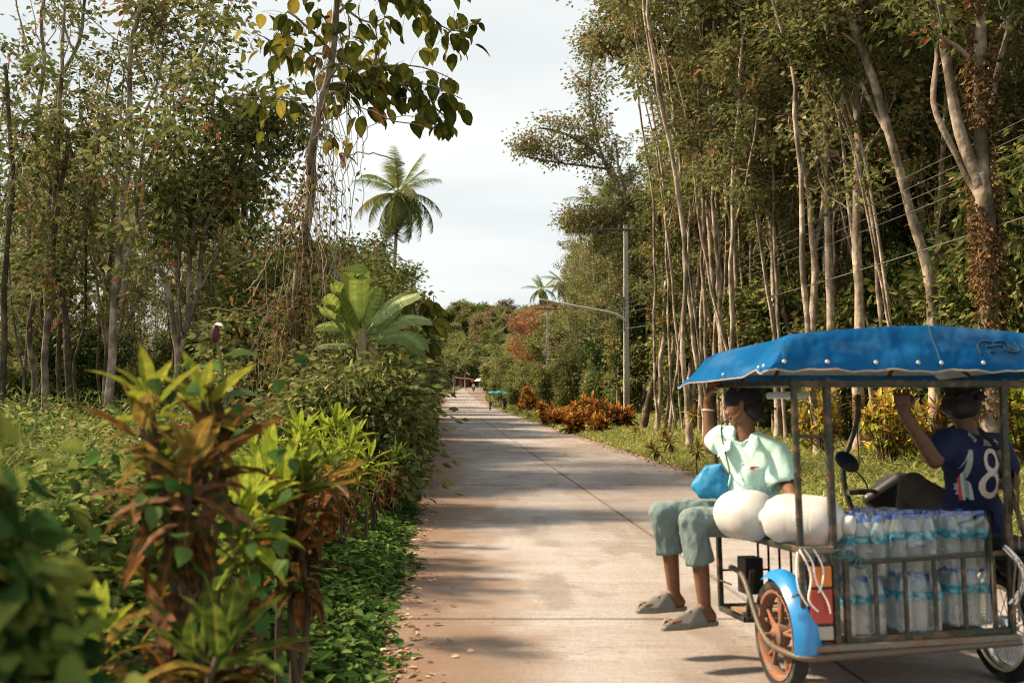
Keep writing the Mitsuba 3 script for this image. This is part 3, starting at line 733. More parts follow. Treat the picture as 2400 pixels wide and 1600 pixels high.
# creeper between the plants and the slab, low and dense
field(52000, 1.6, 60, lambda y, r: -HW(y) + .06 + wob(y) * 1.2 + .10 * (y < 4) - 1.25 * r ** .8, lambda x, y, u: (.05 + .55 * np.clip(LEFT(u, y) / 1.2, 0, 1) ** 1.2) * (.5 + hnoise(x, y, 1.6, 41)), .075,
      [(.055, .11, .025), (.085, .15, .036), (.13, .19, .055), (.05, .09, .024)], LEAF4, 'ground_cover', 'low green creeper spilling over the left edge of the slab', 'ground cover', near=1.25, top=.45)
# knee-high weeds of the left field
field(120000, 1.4, 34, lambda y, r: -HW(y) - .8 - (1.2 + .62 * y) * r, lambda x, y, u: np.clip((LEFT(u, y) - .45) / .9, 0, 1) * (.18 + 1.35 * hnoise(x, y, .75, 43) ** 1.25) * np.clip(.66 + .035 * y, 0, 1), .085,
      [(.085, .13, .03), (.13, .18, .042), (.20, .235, .065), (.27, .28, .10), (.06, .095, .024)], LEAF4, 'weeds', 'tangle of green weeds covering the field left of the road', 'weeds', near=1.2, top=.34, accent=(.45, [(.28, .26, .10), (.30, .25, .14), (.34, .34, .14)]))
field(9000, 1.6, 30, lambda y, r: -HW(y) - .9 - (1.2 + .6 * y) * r, lambda x, y, u: np.clip((LEFT(u, y) - .6) / 1.5, 0, 1) * (.65 + .75 * hnoise(x, y, .55, 43)) * np.clip(.6 + .04 * y, 0, 1), .17,
      [(.10, .14, .03), (.15, .18, .05), (.20, .20, .08), (.08, .11, .03)], BLADE, 'tall_grass', 'thin tall grass blades standing among the left-hand weeds', 'grass', 'blade', upright=1.1, near=1.2, top=.35)
field(42000, 1.5, 11, lambda y, r: -HW(y) - .62 - 2.6 * r, lambda x, y, u: np.clip((LEFT(u, y) - .5) / .5, 0, 1) * (.30 + .75 * hnoise(x, y, 1.1, 48)), .075,
      [(.06, .105, .026), (.095, .145, .036), (.14, .19, .05), (.20, .235, .07)], LEAF4, 'broadleaf_weeds', 'broad-leaved weeds crowding round the feet of the crotons', 'weeds', near=1.3, top=.4)
# right-hand verge
RIGHT = lambda u, y: np.maximum(u - HW(y), 0)
field(95000, 6.5, 95, lambda y, r: HW(y) + .02 + wob(y + 50) * .8 + (7.5 + .06 * y) * r ** 1.15, lambda x, y, u: (.03 + .17 * np.clip(RIGHT(u, y) / 1.2, 0, 1)) * (.45 + 1.1 * hnoise(x, y, .9, 45)), .13,
      [(.20, .24, .055), (.28, .31, .08), (.36, .36, .12), (.40, .37, .17), (.16, .20, .05)], BLADE, 'verge_grass', 'bright green grass on the verge right of the road', 'grass', 'blade', upright=.75, near=1.05, top=.5)
field(60000, 6.5, 95, lambda y, r: HW(y) + .05 + wob(y + 50) * .8 + (7.0 + .05 * y) * r ** 1.1, lambda x, y, u: (.02 + .16 * np.clip(RIGHT(u, y) / 1.2, 0, 1)) * (.4 + 1.1 * hnoise(x, y, .8, 46)), .065,
      [(.19, .23, .05), (.26, .30, .08), (.35, .36, .12), (.13, .17, .04)], LEAF2, 'verge_weeds', 'small-leaved weeds mixed into the grass right of the road', 'weeds', near=1.05, top=.4, accent=(.2, BROWN))
field(26000, 60, 300, lambda y, r: np.where(rg.random(len(y)) < .5, 1, -1) * (HW(y) + .1 + 6 * r), lambda x, y, u: .08 + .25 * hnoise(x, y, .5, 47), .22,
      [(.17, .18, .06), (.22, .22, .08), (.28, .25, .12), (.12, .15, .045)], BLADE, 'far_verge_grass', 'pale dry grass along both edges of the far road', 'grass', 'blade', upright=.9, near=.7, top=.5)
# fallen leaves along both edges and a few on the slab
def litter(n, name, label, ufn, ylo, yhi, s, near=1.0):
    y = ylo * (yhi / ylo) ** (rg.random(n) ** (1 / near)); u = ufn(y, n); x = rx(y) + u
    z = np.where(np.abs(u) < HW(y), rz(y) + .006, gz(x, y) + .03)
    a = rg.uniform(0, 6.283, n)
    lm = scatter(LEAF4, np.stack([x, y, z], -1), np.stack([np.cos(a), np.sin(a), rg.uniform(-.05, .35, n)], -1), np.stack([rg.normal(0, .35, n), rg.normal(0, .35, n), np.ones(n)], -1), s * rg.uniform(.5, 1.4, n),
                 pal(rg, n, [(.30, .17, .09), (.38, .25, .15), (.22, .12, .06), (.42, .31, .2), (.14, .08, .045)], None, .3))
    tag(obj(name, lm[0], 'dry', color=lm[1]), label, 'fallen leaves', kind='stuff')


litter(900, 'leaf_litter', 'dry brown leaves along the left edge of the slab', lambda y, n: -HW(y) + .02 + wob(y) + np.abs(rg.normal(0, .16, n)) - .10, 3, 50, .055)
litter(3000, 'fallen_leaves', 'dry brown leaves along the right edge of the slab', lambda y, n: HW(y) - .05 + np.where(rg.random(n) < .7, rg.normal(0, .18, n), np.abs(rg.normal(0, 2.2, n))), 7, 60, .07)

# ---------------------------------------------------------------- croton plants: stems that end in rosettes, every leaf a part of its own
def curved(droop, wid, n=13, fold=.10):
    """A lance-shaped leaf, five points across so that midrib and blade keep their own colours."""
    v, f = [], []
    for t in np.linspace(0, 1, n):
        w = wid * max(math.sin(math.pi * t ** .82), 0) ** .85 if 0 < t < 1 else (.012 if t == 0 else 0)
        x, z = t * (1 - .25 * droop * t), -droop * t * t * .75
        wave = .012 * math.sin(t * 21 + droop * 5)
        v += [(x, k * w, z + fold * w * 4 * abs(k) + wave * abs(k)) for k in (-1, -.16, 0, .16, 1)]
    for i in range(n - 1):
        for j in range(4): a = 5 * i + j; f += [(a, a + 1, a + 6), (a, a + 6, a + 5)]
    return np.array(v, float), np.array(f)


def leaf_colours(v, f, mid, edge, tip, seed):
    """Vertex colours: midrib, side veins, blade and tip."""
    r = np.random.default_rng(seed); n = len(v)
    if n % 5 == 0 and n > 30:
        col, row = np.arange(n) % 5, np.arange(n) // 5
        m = np.where(col == 2, 1.0, np.where((row % 3 == 1) & (col != 2), .38, .0))[:, None]
    else: m = np.isclose(np.abs(v[:, 1]), 0)[:, None] * 1.0
    c = np.asarray(edge) * (1 - m) + np.asarray(mid) * m + (np.asarray(tip) - edge) * (np.clip(v[:, :1], 0, 1) ** 3) * .6
    return np.clip(c * (1 + .22 * r.uniform(-1, 1, (n, 1))), .003, .9)


CROTON = {'young': ((.36, .37, .05), (.20, .235, .03), (.30, .24, .04)), 'green': ((.24, .27, .045), (.06, .10, .02), (.12, .14, .025)), 'dark': ((.26, .10, .03), (.03, .036, .014), (.12, .05, .02)),
          'red': ((.34, .13, .04), (.105, .055, .022), (.19, .075, .03)), 'orange': ((.36, .24, .05), (.155, .115, .03), (.22, .11, .035)), 'pink': ((.36, .19, .12), (.19, .10, .06), (.26, .13, .08)), 'rust': ((.50, .16, .04), (.24, .085, .03), (.34, .12, .04)), 'amber': ((.50, .28, .05), (.36, .17, .04), (.42, .16, .05)),
          'lime': ((.40, .46, .06), (.20, .27, .03), (.36, .36, .05)), 'yellow': ((.55, .45, .10), (.46, .35, .07), (.5, .33, .1))}
scene['croton_leaf'] = {'type': 'principledthin', 'base_color': VC, 'roughness': .34, 'diff_trans': .7, 'eta': 1.5}
LK = {}
for ci, (cn, (mi_, ed, tp)) in enumerate(CROTON.items()):
    for dv, droop in enumerate((.15, .5, .9)):
        v, f = curved(droop, .145)
        shapegroup(f'croton_leaf_{cn}_{dv}', leaf=mikit.ply((v, f), 'croton_leaf', smooth=True, color=leaf_colours(v, f, np.array(mi_), np.array(ed), np.array(tp), ci * 3 + dv)))
        LK[cn, dv] = f'croton_leaf_{cn}_{dv}'


def rosette(key, o, axis, L, n, tones, rng, spread=.22, up0=76, down=-58, wide=1.0):
    """n leaves round the top of a stem at o; tones runs from the youngest leaf to the oldest."""
    axis = norm(axis); e1 = norm(np.cross(axis, [.3, .9, .1])); e2 = np.cross(axis, e1)
    for j in range(n):
        t = (j + rng.random() * .8) / n
        a = j * 2.39996 + rng.normal(0, .25)
        el = math.radians(up0 + (down - up0) * t + rng.normal(0, 9))
        radial = math.cos(a) * e1 + math.sin(a) * e2
        d = radial * math.cos(el) + axis * math.sin(el)
        z = -radial * math.sin(el) + axis * math.cos(el) + rng.normal(0, .15, 3)
        q = np.asarray(o) - axis * spread * t + radial * .015
        s = L * (.55 + .55 * math.sin(math.pi * min(1, .25 + t * .75))) * rng.uniform(.75, 1.2)
        tone = tones[min(int(t * len(tones) + rng.normal(0, .45)), len(tones) - 1) if t * len(tones) > .5 else 0]
        m = frame(q, d, z, s); m[:3, 1] *= wide
        m[:3, :3] *= .86; m[:3, 1] *= .86
        inst(numbered(key + '__leaf'), LK[tone, int(np.clip(round(t * 2 + rng.normal(0, .4)), 0, 2))], m)


def croton(name, label, foot, tops, L, n, tones, seed, group=None, cat_='croton plant', wide=1.0, spread=.22, r=.012, lower=False, bulk=1.0, **kw):
    """tops: points where its stems end in a rosette (point, leaves, tones, leaf length) or just points."""
    rng = np.random.default_rng(seed); key = thing(name, label, cat_, group)
    st = []
    tops = [tp if isinstance(tp, tuple) else (tp, n, tones, L) for tp in tops]
    if lower: tops += [(np.asarray(tp[0]) * .62 + np.asarray(foot) * .38 + np.r_[rng.normal(0, .13, 2), rng.normal(0, .06)], int(tp[1] * .7), tp[2][2:] or tp[2], tp[3] * .95) for tp in tops]
    for i, tp in enumerate(tops):
        top = np.asarray(tp[0], float) - np.array([0, 0, tp[3] * (.55 if cat_ == 'croton plant' else .2)])
        a = np.asarray(foot, float) + np.r_[rng.normal(0, .04, 2), 0]; b = a + (top - a) * .5 + np.r_[rng.normal(0, .05, 2), .06]
        p = spline([a, b, top], 10); st.append(tube(p, np.linspace(r * 1.5, r * .7, 10), 6))
        rosette(key, top, norm(p[-1] - p[-2]) + np.array([0, 0, .8]), tp[3] * bulk ** .3, int(tp[1] * bulk), tp[2], rng, spread * bulk, wide=wide * bulk ** .5, **kw)
    for s in st: obj('stem', s, 'stem_brown', key, smooth=True)
    return key


scene['stem_brown'] = princ((.075, .05, .03), .8)
foot_at = lambda x, y: np.array([x, y, float(gz(x, y)) - .03])
CA = 'crotons beside the left edge of the road'
GRN, MIX, OLD = ['young', 'young', 'orange', 'dark', 'red'], ['young', 'orange', 'red', 'dark', 'dark'], ['orange', 'dark', 'red', 'dark', 'pink', 'orange']
d = 3.3
croton('croton', 'largest blurred croton with yellow tops over rust-red drooping leaves', foot_at(P(520, 1600, d)[0], d), [
    (P(352, 835, d), 17, ['young', 'young', 'orange', 'orange', 'red'], .21), (P(478, 842, d + .15), 18, ['young', 'young', 'green', 'orange', 'red'], .23), (P(330, 905, d - .1), 12, ['orange', 'red', 'orange', 'dark'], .2),
    (P(385, 1010, d), 22, ['green', 'orange', 'pink', 'dark', 'red', 'orange'], .25), (P(445, 985, d - .2), 20, ['orange', 'dark', 'pink', 'dark', 'red'], .24), (P(520, 930, d + .1), 14, ['dark', 'red', 'dark', 'pink'], .24)], .24, 18, OLD, 1, CA, r=.014, lower=True, bulk=1.3)
d = 2.95
croton('croton', 'lower croton in front with long dark orange-veined drooping leaves', foot_at(P(470, 1600, d)[0] - .05, d), [
    (P(525, 1385, d), 24, ['green', 'green', 'orange', 'dark', 'dark', 'dark', 'orange'], .25), (P(460, 1420, d + .1), 18, ['green', 'dark', 'dark', 'orange', 'dark'], .25)], .24, 18, OLD, 2, CA, bulk=1.25)
d = 3.1
croton('croton', 'small croton with brownish yellow tuft and one long arching leaf, lower left', foot_at(P(240, 1600, d)[0], d), [(P(235, 1375, d), 20, ['lime', 'orange', 'young', 'orange', 'orange'], .17)], .17, 18, OLD, 3, CA, r=.009, bulk=1.4)
d = 4.0
croton('croton', 'bushy lime green croton between the largest one and the red one', foot_at(P(570, 1350, d)[0], d), [
    (P(560, 1105, d), 26, ['lime', 'lime', 'green', 'green'], .22), (P(600, 1085, d + .3), 22, ['lime', 'lime', 'young', 'green'], .2), (P(500, 1130, d + .2), 18, ['lime', 'green', 'green'], .2)], .2, 18, OLD, 4, CA, bulk=1.5)
d = 4.5
croton('croton', 'dark red and green croton with bare leaning stems, right of the lime one', foot_at(P(680, 1340, d)[0], d), [
    (P(665, 1040, d), 22, ['lime', 'green', 'orange', 'red', 'dark'], .24), (P(715, 1050, d + .1), 24, ['green', 'orange', 'red', 'dark', 'dark'], .25), (P(690, 1160, d - .1), 20, ['dark', 'red', 'dark', 'dark', 'red'], .23), (P(625, 1020, d + .2), 16, ['lime', 'young', 'green'], .22)], .24, 20, OLD, 5, CA, r=.014, bulk=1.6)
d = 6.3
croton('croton', 'rust and pink croton on slanting stems, nearest the slab edge', foot_at(P(760, 1250, d)[0], d), [
    (P(778, 1045, d), 18, ['green', 'orange', 'pink', 'red', 'dark'], .22), (P(800, 1080, d + .2), 16, ['orange', 'pink', 'red', 'dark'], .21), (P(745, 1040, d + .3), 16, ['lime', 'green', 'red', 'dark'], .21)], .22, 20, OLD, 6, CA, bulk=1.4)
for i, (px, py, dd, lab) in enumerate([(648, 960, 8.4, 'yellow-green croton tuft, leftmost of the bright tufts below the vine-hung trunk'), (750, 955, 9.0, 'yellow-green croton tuft right below the banana plant'), (705, 990, 8.0, 'yellow-green croton between two taller bright tufts'),
                                       (795, 990, 8.6, 'yellow-green croton with spreading tufts right of the banana foot'), (838, 1005, 9.4, 'yellow-green croton at the right end of the bright row'), (868, 1035, 10.5, 'dull green croton drooping towards the slab beyond the bright row')]):
    c = P(px, py, dd); rr = np.random.default_rng(80 + i)
    tones = ['lime', 'lime', 'young', 'green', 'green'] if i != 5 else ['green', 'dark', 'red', 'dark']
    tops = [(c + np.array([rr.normal(0, .22), rr.normal(0, .2), -rr.uniform(0, .35) if k else 0]), 30 if k == 0 else 20, tones, .27 if i in (0, 1) else .24) for k in range(4 if i else 3)]
    croton('croton', lab, foot_at(c[0], dd), tops, .3, 26, tones, 20 + i, CA, wide=.75, spread=.30, bulk=1.3)
# further crotons at the slab edge, small in the picture
for i, (px, py, dd) in enumerate([(915, 985, 13), (955, 965, 17), (988, 950, 23), (925, 1005, 14)]):
    c = P(px, py, dd); rr = np.random.default_rng(95 + i)
    croton('small_croton', 'small yellow and red croton further along the left slab edge', foot_at(c[0], dd), [(c + np.array([rr.normal(0, .25), rr.normal(0, .3), -rr.uniform(0, .3)]), 16, ['lime', 'young', 'orange', 'green', 'red'], .19) for k in range(4)], .3, 16, OLD, 30 + i, 'small crotons further along the left edge', wide=.9)

# broad heart-shaped creeper leaves over the crotons, blurred shrub in the near corner
HEART = _tpl([(0, .05, 0, 0), (.02, .34, .02, .06), (.25, .46, 0, .07), (.55, .36, -.04, .02), (.82, .14, -.12, -.1), (1, 0, -.2, -.2)])
r_ = np.random.default_rng(33)
hp = []
for px, py, dd, n_, sp in [(390, 870, 3.0, 2, .02), (350, 1080, 3.1, 8, .14), (340, 1200, 3.2, 22, .2), (420, 1150, 3.2, 16, .2), (560, 1300, 3.3, 20, .22), (330, 1290, 3.0, 16, .16), (330, 1450, 3.0, 20, .2), (640, 1200, 3.8, 16, .2), (700, 1010, 4.5, 20, .2), (480, 1290, 3.5, 14, .2), (610, 1420, 3.6, 22, .3)]:
    hp += [P(px, py, dd) + r_.normal(0, sp, 3) * np.array([1, .8, 1]) for _ in range(n_)]
hp = np.array(hp); N = len(hp)
hp = hp[(r_.random(len(hp)) < .6) & (hp[:, 0] - rx(hp[:, 1]) < -HALF - .12)]; N = len(hp)
lm = scatter(HEART, hp, np.stack([r_.normal(0, .6, N), r_.normal(0, .5, N), -.6 + r_.normal(0, .3, N)], -1), np.stack([r_.normal(0, .4, N), -.7 + r_.normal(0, .3, N), .8 + 0 * r_.random(N)], -1), r_.uniform(.035, .075, N), pal(r_, N, [(.04, .085, .022), (.06, .115, .03), (.09, .145, .045)], None, .25))
tag(obj('heart_leaf_creeper', lm[0], 'leaf', color=lm[1]), 'green heart-leaved creeper climbing through the blurred crotons', 'creeper')
key = thing('near_shrub', 'very blurred dark green shrub in the lower left corner', 'shrub')
tr = Tree(401); fx = P(60, 1560, 1.75)
for k in range(7):
    e = P(r_.uniform(-160, 20), r_.uniform(1120, 1480), r_.uniform(1.6, 2.0)); p, rr = tr.stem([np.array([fx[0] + r_.normal(0, .05), 1.8, .15]), (fx + e) / 2 + r_.normal(0, .03, 3), e], .008, .003, 8, 5)
    tr.clumps += [(p[i], .10) for i in range(2, 8)]
lm = tr.leaves(22, .06, [(.022, .055, .016), (.035, .08, .02), (.06, .11, .028)], tpl=HEART, accent=(.22, [(.17, .23, .05), (.2, .25, .06)]))
obj('stems', cat(tr.trunk), 'stem_green', key, smooth=True); obj('foliage', lm[0], 'leaf', key, color=lm[1])
labels[key + '__stems'] = {'kind': 'stuff'}; labels[key + '__foliage'] = {'kind': 'stuff'}
# spiral ginger flower and tall weed stalk
key = thing('ginger_flower', 'dark red cone flower with one white petal above the croton', 'flower'); c = P(505, 782, 5.2)
obj('stem', tube(spline([foot_at(c[0] + .1, 5.3), c + np.array([.06, 0, -.35]), c], 10), np.linspace(.012, .007, 10), 6), 'stem_green', key, smooth=True)
obj('cone', move(lathe([(0, -.05), (.016, -.045), (.024, -.015), (.022, .02), (.013, .045), (0, .05)], 10), mat4(c)), 'flower_red', key, smooth=True)
scene['flower_red'] = princ((.06, .008, .010), .5); scene['petal'] = princ((.85, .80, .78), .5)
pv, pf = curved(.6, .3); obj('petal', move((pv, pf), frame(c + np.array([.0, -.02, .045]), [.9, -.3, .25], [-.2, -.4, 1], .05)), 'petal', key, smooth=True)
gl = scatter(LEAF4, np.array([c + np.array([.03, 0, -.12 - .07 * i]) for i in range(9)]), np.array([[math.cos(i * 2.2), math.sin(i * 2.2) * .5, .15] for i in range(9)]), np.tile([0, -.4, 1.], (9, 1)), .2, pal(r_, 9, [(.07, .12, .04), (.1, .16, .06)]))
obj('leaves', gl[0], 'leaf_glossy', key, color=gl[1])

# ---------------------------------------------------------------- right-hand crotons
def far_croton(name, label, group, x, y, H, R, tones, L, seed, n=9, m=16, cat_='croton plant'):
    """A croton too far off to pick leaves apart: stems and one foliage part."""
    rng = np.random.default_rng(seed); key = thing(name, label, cat_, group); z0 = float(gz(x, y)); st, lv = [], []
    for k in range(n):
        a = rng.uniform(0, 6.28); q = rng.random() ** .6; top = np.array([x + R * q * math.cos(a), y + R * q * math.sin(a), z0 + H * rng.uniform(.35, 1.0) * (1 - .25 * q)])
        st.append(tube(spline([[x + .15 * R * math.cos(a), y + .15 * R * math.sin(a), z0 - .05], [(x + top[0]) / 2, (y + top[1]) / 2, z0 + (top[2] - z0) * .45], top], 6), .012, 4))
        t = rng.random(m); az = np.arange(m) * 2.4 + rng.normal(0, .3, m); el = np.radians(75 - 115 * t + rng.normal(0, 10, m))
        d = np.stack([np.cos(az) * np.cos(el), np.sin(az) * np.cos(el), np.sin(el)], -1); zz = np.stack([-np.cos(az) * np.sin(el), -np.sin(az) * np.sin(el), np.cos(el)], -1)
        cols = np.array([np.mean([CROTON[tones[min(int(tt * len(tones)), len(tones) - 1)]][0], CROTON[tones[min(int(tt * len(tones)), len(tones) - 1)]][1], CROTON[tones[min(int(tt * len(tones)), len(tones) - 1)]][1]], 0) for tt in t]) * rng.uniform(.65, 1.35, (m, 1))
        lv.append((top - np.stack([0 * t, 0 * t, t * .28], -1), d, zz, L * rng.uniform(.6, 1.2, m), cols))
    o, d, zz, s, c = [np.concatenate(q) for q in zip(*lv)]
    lm = scatter(LEAF4, o, d, zz, s, c, width=.8)
    obj('stems', cat(st), 'stem_brown', key, smooth=True); obj('foliage', lm[0], 'croton_leaf', key, color=lm[1])
    labels[key + '__stems'] = {'kind': 'stuff'}; labels[key + '__foliage'] = {'kind': 'stuff'}
    return key


RED_T = ['amber', 'rust', 'red', 'dark', 'rust', 'dark', 'green']
RW = 'red crotons along the right verge'
for i, (px, py, dd, H, R, lab) in enumerate([
        (1372, 1005, 41, 2.0, .75, 'tallest rust-red croton left of the utility pole'), (1425, 1010, 40, 1.6, .8, 'rust-red croton just left of the foot of the utility pole'), (1465, 1010, 40, 1.1, .6, 'low red croton at the foot of the utility pole'),
        (1335, 995, 46, 1.3, .7, 'red croton left of the tallest rust-red one'), (1300, 985, 52, 1.9, .9, 'broad red croton in the middle of the row'), (1345, 1025, 38, .9, .5, 'low red croton in front of the tallest one'),
        (1275, 985, 56, 1.3, .8, 'dark red croton left of the broad middle one'), (1262, 972, 62, 1.7, .9, 'red croton second behind the parked tricycle'), (1246, 965, 70, 1.9, .8, 'orange croton close behind the parked tricycle'),
        (1236, 962, 76, 2.6, .8, 'tall orange-red croton right beside the parked tricycle'), (1232, 968, 72, 1.2, .7, 'low dark croton between the parked tricycle and the row'), (1310, 1005, 45, .9, .5, 'small dark red croton in the grass before the row'),
        (1395, 1000, 43, 2.2, .7, 'red croton rising behind the tallest one'), (1405, 1030, 37, .8, .45, 'small red croton nearest the road in the row'), (1290, 1000, 48, .8, .5, 'small brown-red croton at the front of the row')]):
    if i in (4, 7, 12): continue
    c = P(px, py, dd)
    far_croton('red_croton', lab, RW, c[0], dd, H * .88, R * .72, RED_T if i % 3 else RED_T[:4] + ['yellow'], .36, 500 + i, n=int(7 + 10 * R), m=18)
YW = 'yellow crotons of the right verge seen under the blue canopy'
YT = ['yellow', 'yellow', 'amber', 'yellow', 'young']
for i, (px, dd, H, R, lab, t) in enumerate([(1920, 22, 1.9, .42, 'tall narrow yellow croton between the two rear posts', YT), (2075, 20, 1.75, .60, 'broad yellow croton behind the raised arm', YT), (2130, 21, 1.5, .55, 'yellow croton right of the broad one, partly behind the arm', YT),
                                            (2330, 19, 2.0, .6, 'yellow-green croton right of the driver', ['young', 'lime', 'green', 'yellow']), (2400, 18, 1.9, .6, 'yellow-green croton at the right border', ['lime', 'green', 'yellow', 'green']), (2200, 22, 1.4, .4, 'orange-red croton between raised arm and driver', ['orange', 'red', 'red', 'orange'])]):
    far_croton('yellow_croton', lab, YW, (px - 1200) / F * dd, dd, H, R, t, .24, 540 + i, n=int(16 + 22 * R), m=20)
for i, (px, py, dd, L, t, lab) in enumerate([(2008, 945, 19, .34, ['orange', 'red', 'red', 'orange'], 'red rosette on a bare stem seen between post and raised arm'), (2195, 950, 20, .34, ['orange', 'red', 'red'], 'orange-red rosette beside the head of the driver'), (2200, 990, 20, .3, ['orange', 'red'], 'lower orange-red rosette beside the neck of the driver'),
                                            (1561, 1000, 27, .32, ['orange', 'red', 'dark'], 'red rosette in the grass left of the canopy'), (1566, 1030, 24, .34, ['red', 'dark', 'dark'], 'dark red rosette below the other one left of the canopy'), (1531, 1050, 23, .3, ['dark', 'dark'], 'blackish rosette in the grass near the slab'),
                                            (1622, 965, 24, .30, ['orange', 'yellow'], 'orange rosette on a tall thin stem beside the wrist'), (1637, 1047, 18, .22, ['orange', 'dark'], 'small orange rosette on a thin stem below the forearm'), (1488, 1010, 34, .36, ['orange', 'red'], 'orange rosette just right of the utility pole'), (1675, 965, 22, .26, ['orange', 'red', 'yellow'], 'orange rosette between canopy post and face')]):
    c = P(px, py, dd); c[2] = max(c[2], float(gz(c[0], dd)) + .12)
    croton('cordyline', lab, foot_at(c[0], dd), [(c + np.array([0, 0, .05]), 24, t, L)], L, 24, t, 560 + i, 'single-stemmed red rosettes in the right-hand grass', cat_='cordyline', wide=.8, spread=.16)

# ---------------------------------------------------------------- teak-like tree hung with vines, left of the road
vd = 14.0
key = thing('vine_hung_tree', 'slender leaning trunk hung with dead vines and big backlit leaves at the top', 'tree')
tk = Tree(77)
tp_ = [P(x, y, vd) for x, y in [(690, 930), (704, 653), (730, 459), (755, 286), (785, 110), (801, 0), (812, -90)]]
tp_[0][2] = gz(tp_[0][0], vd) - .1
tp, trd = tk.stem(tp_, .078, .036, 30, 10, wob=.04)
r_ = np.random.default_rng(34)
BL = _tpl([(0, .02, 0, 0), (.06, .10, -.01, .03), (.2, .26, -.02, .06), (.45, .31, -.03, .05), (.7, .25, -.09, -.02), (.9, .10, -.18, -.14), (1, 0, -.24, -.24)])
TEAK = {'dark': ((.10, .11, .02), (.045, .062, .016)), 'olive': ((.20, .19, .03), (.095, .105, .022)), 'yellow': ((.42, .34, .06), (.33, .26, .04)), 'brown': ((.3, .19, .06), (.22, .13, .045))}
for n_, (mc, ec) in TEAK.items():
    shapegroup('teak_leaf_' + n_, leaf=mikit.ply(BL, 'leaf', smooth=True, color=leaf_colours(BL[0], BL[1], np.array(mc), np.array(ec), np.array(ec), 3)))
# (branch in pixels, leaves, share of leaf kinds dark/olive/yellow/brown)
for bi, (pp, n_, w) in enumerate([
        ([(776, 120), (735, 80), (690, 55), (640, 50), (596, 70)], 26, (.45, .25, .3, 0)), ([(765, 190), (715, 110), (690, 130), (665, 155)], 9, (.6, .3, .1, 0)), ([(752, 300), (690, 240), (630, 235), (560, 250)], 9, (.4, .4, .2, 0)),
        ([(795, 30), (870, -15), (950, 5), (1040, 30), (1115, 55)], 34, (.75, .2, .05, 0)), ([(800, 10), (850, 20), (900, 15)], 9, (.6, .3, .1, 0)), ([(776, 130), (850, 125), (915, 160), (985, 165), (1060, 180)], 22, (.55, .35, .1, 0)),
        ([(768, 180), (850, 160), (930, 190), (1010, 225), (1085, 245)], 26, (.6, .3, .1, 0)), ([(930, 190), (985, 235), (1040, 270), (1045, 300)], 13, (.6, .3, .1, 0)), ([(760, 210), (820, 180), (870, 200), (920, 225)], 15, (.6, .3, .05, .05)),
        ([(770, 160), (815, 130), (860, 110), (890, 90)], 12, (.55, .3, .15, 0)), ([(765, 200), (815, 200), (845, 235)], 8, (.6, .3, .05, .05)), ([(755, 265), (800, 250), (835, 260)], 4, (.1, .6, .3, 0)), ([(750, 320), (775, 315), (795, 330)], 5, (0, .3, .5, .2)),
        ([(785, 100), (770, 60), (745, 20)], 10, (.4, .2, .3, .1)), ([(790, 60), (805, 70), (820, 45)], 8, (.5, .3, .1, .1)), ([(775, 130), (750, 140), (735, 115)], 6, (.2, .2, .3, .3)), ([(800, 0), (850, -50), (930, -60), (1050, -50)], 20, (.7, .3, 0, 0)), ([(800, 0), (740, -40), (660, -30)], 14, (.5, .3, .2, 0))]):
    q = np.array([P(x, y, vd) for x, y in pp]); q[1:, 1] += r_.normal(0, .35, len(q) - 1)
    bp = spline(q, 14); tk.limbs.append(tube(bp, np.linspace(.022, .007, 14), 5))
    for j in range(int(n_ * 1.75)):
        t = r_.uniform(.25, 1) if j else 1.0
        t = min(t, .999); i = int(t * 13); o = bp[i] + (bp[min(i + 1, 13)] - bp[i]) * (t * 13 - i)
        bd = norm(bp[min(i + 1, 13)] - bp[max(i - 1, 0)])
        if j % 3: o0 = o; o = o + r_.normal(0, .17, 3) - np.array([0, 0, .05]); tk.limbs.append(tube(np.array([o0, (o0 + o) / 2 + r_.normal(0, .015, 3), o]), .0035, 3, caps=False))
        s = norm(np.cross(bd, [0, 0, 1])) * (1 if j % 2 else -1)
        dd = bd * .5 + s * r_.uniform(.3, 1) + np.array([0, 0, -r_.uniform(.35, 1.5)]) + r_.normal(0, .15, 3)
        pet = o + norm(dd) * .05
        inst(numbered(key + '__leaf'), 'teak_leaf_' + list(TEAK)[r_.choice(4, p=w)], frame(pet, dd, np.array([0, 0, 1.]) + s * .4 + r_.normal(0, .35, 3), r_.uniform(.17, .31)))
obj('trunk', cat(tk.trunk), 'bark_grey', key, smooth=True)
big = [m_ for m_ in tk.limbs if len(m_[0]) > 20]
for m_ in big: obj('branch', m_, 'twig', key, smooth=True)
labels[obj('twigs', cat([m_ for m_ in tk.limbs if len(m_[0]) <= 20]), 'twig', key, smooth=True)] = {'kind': 'stuff'}
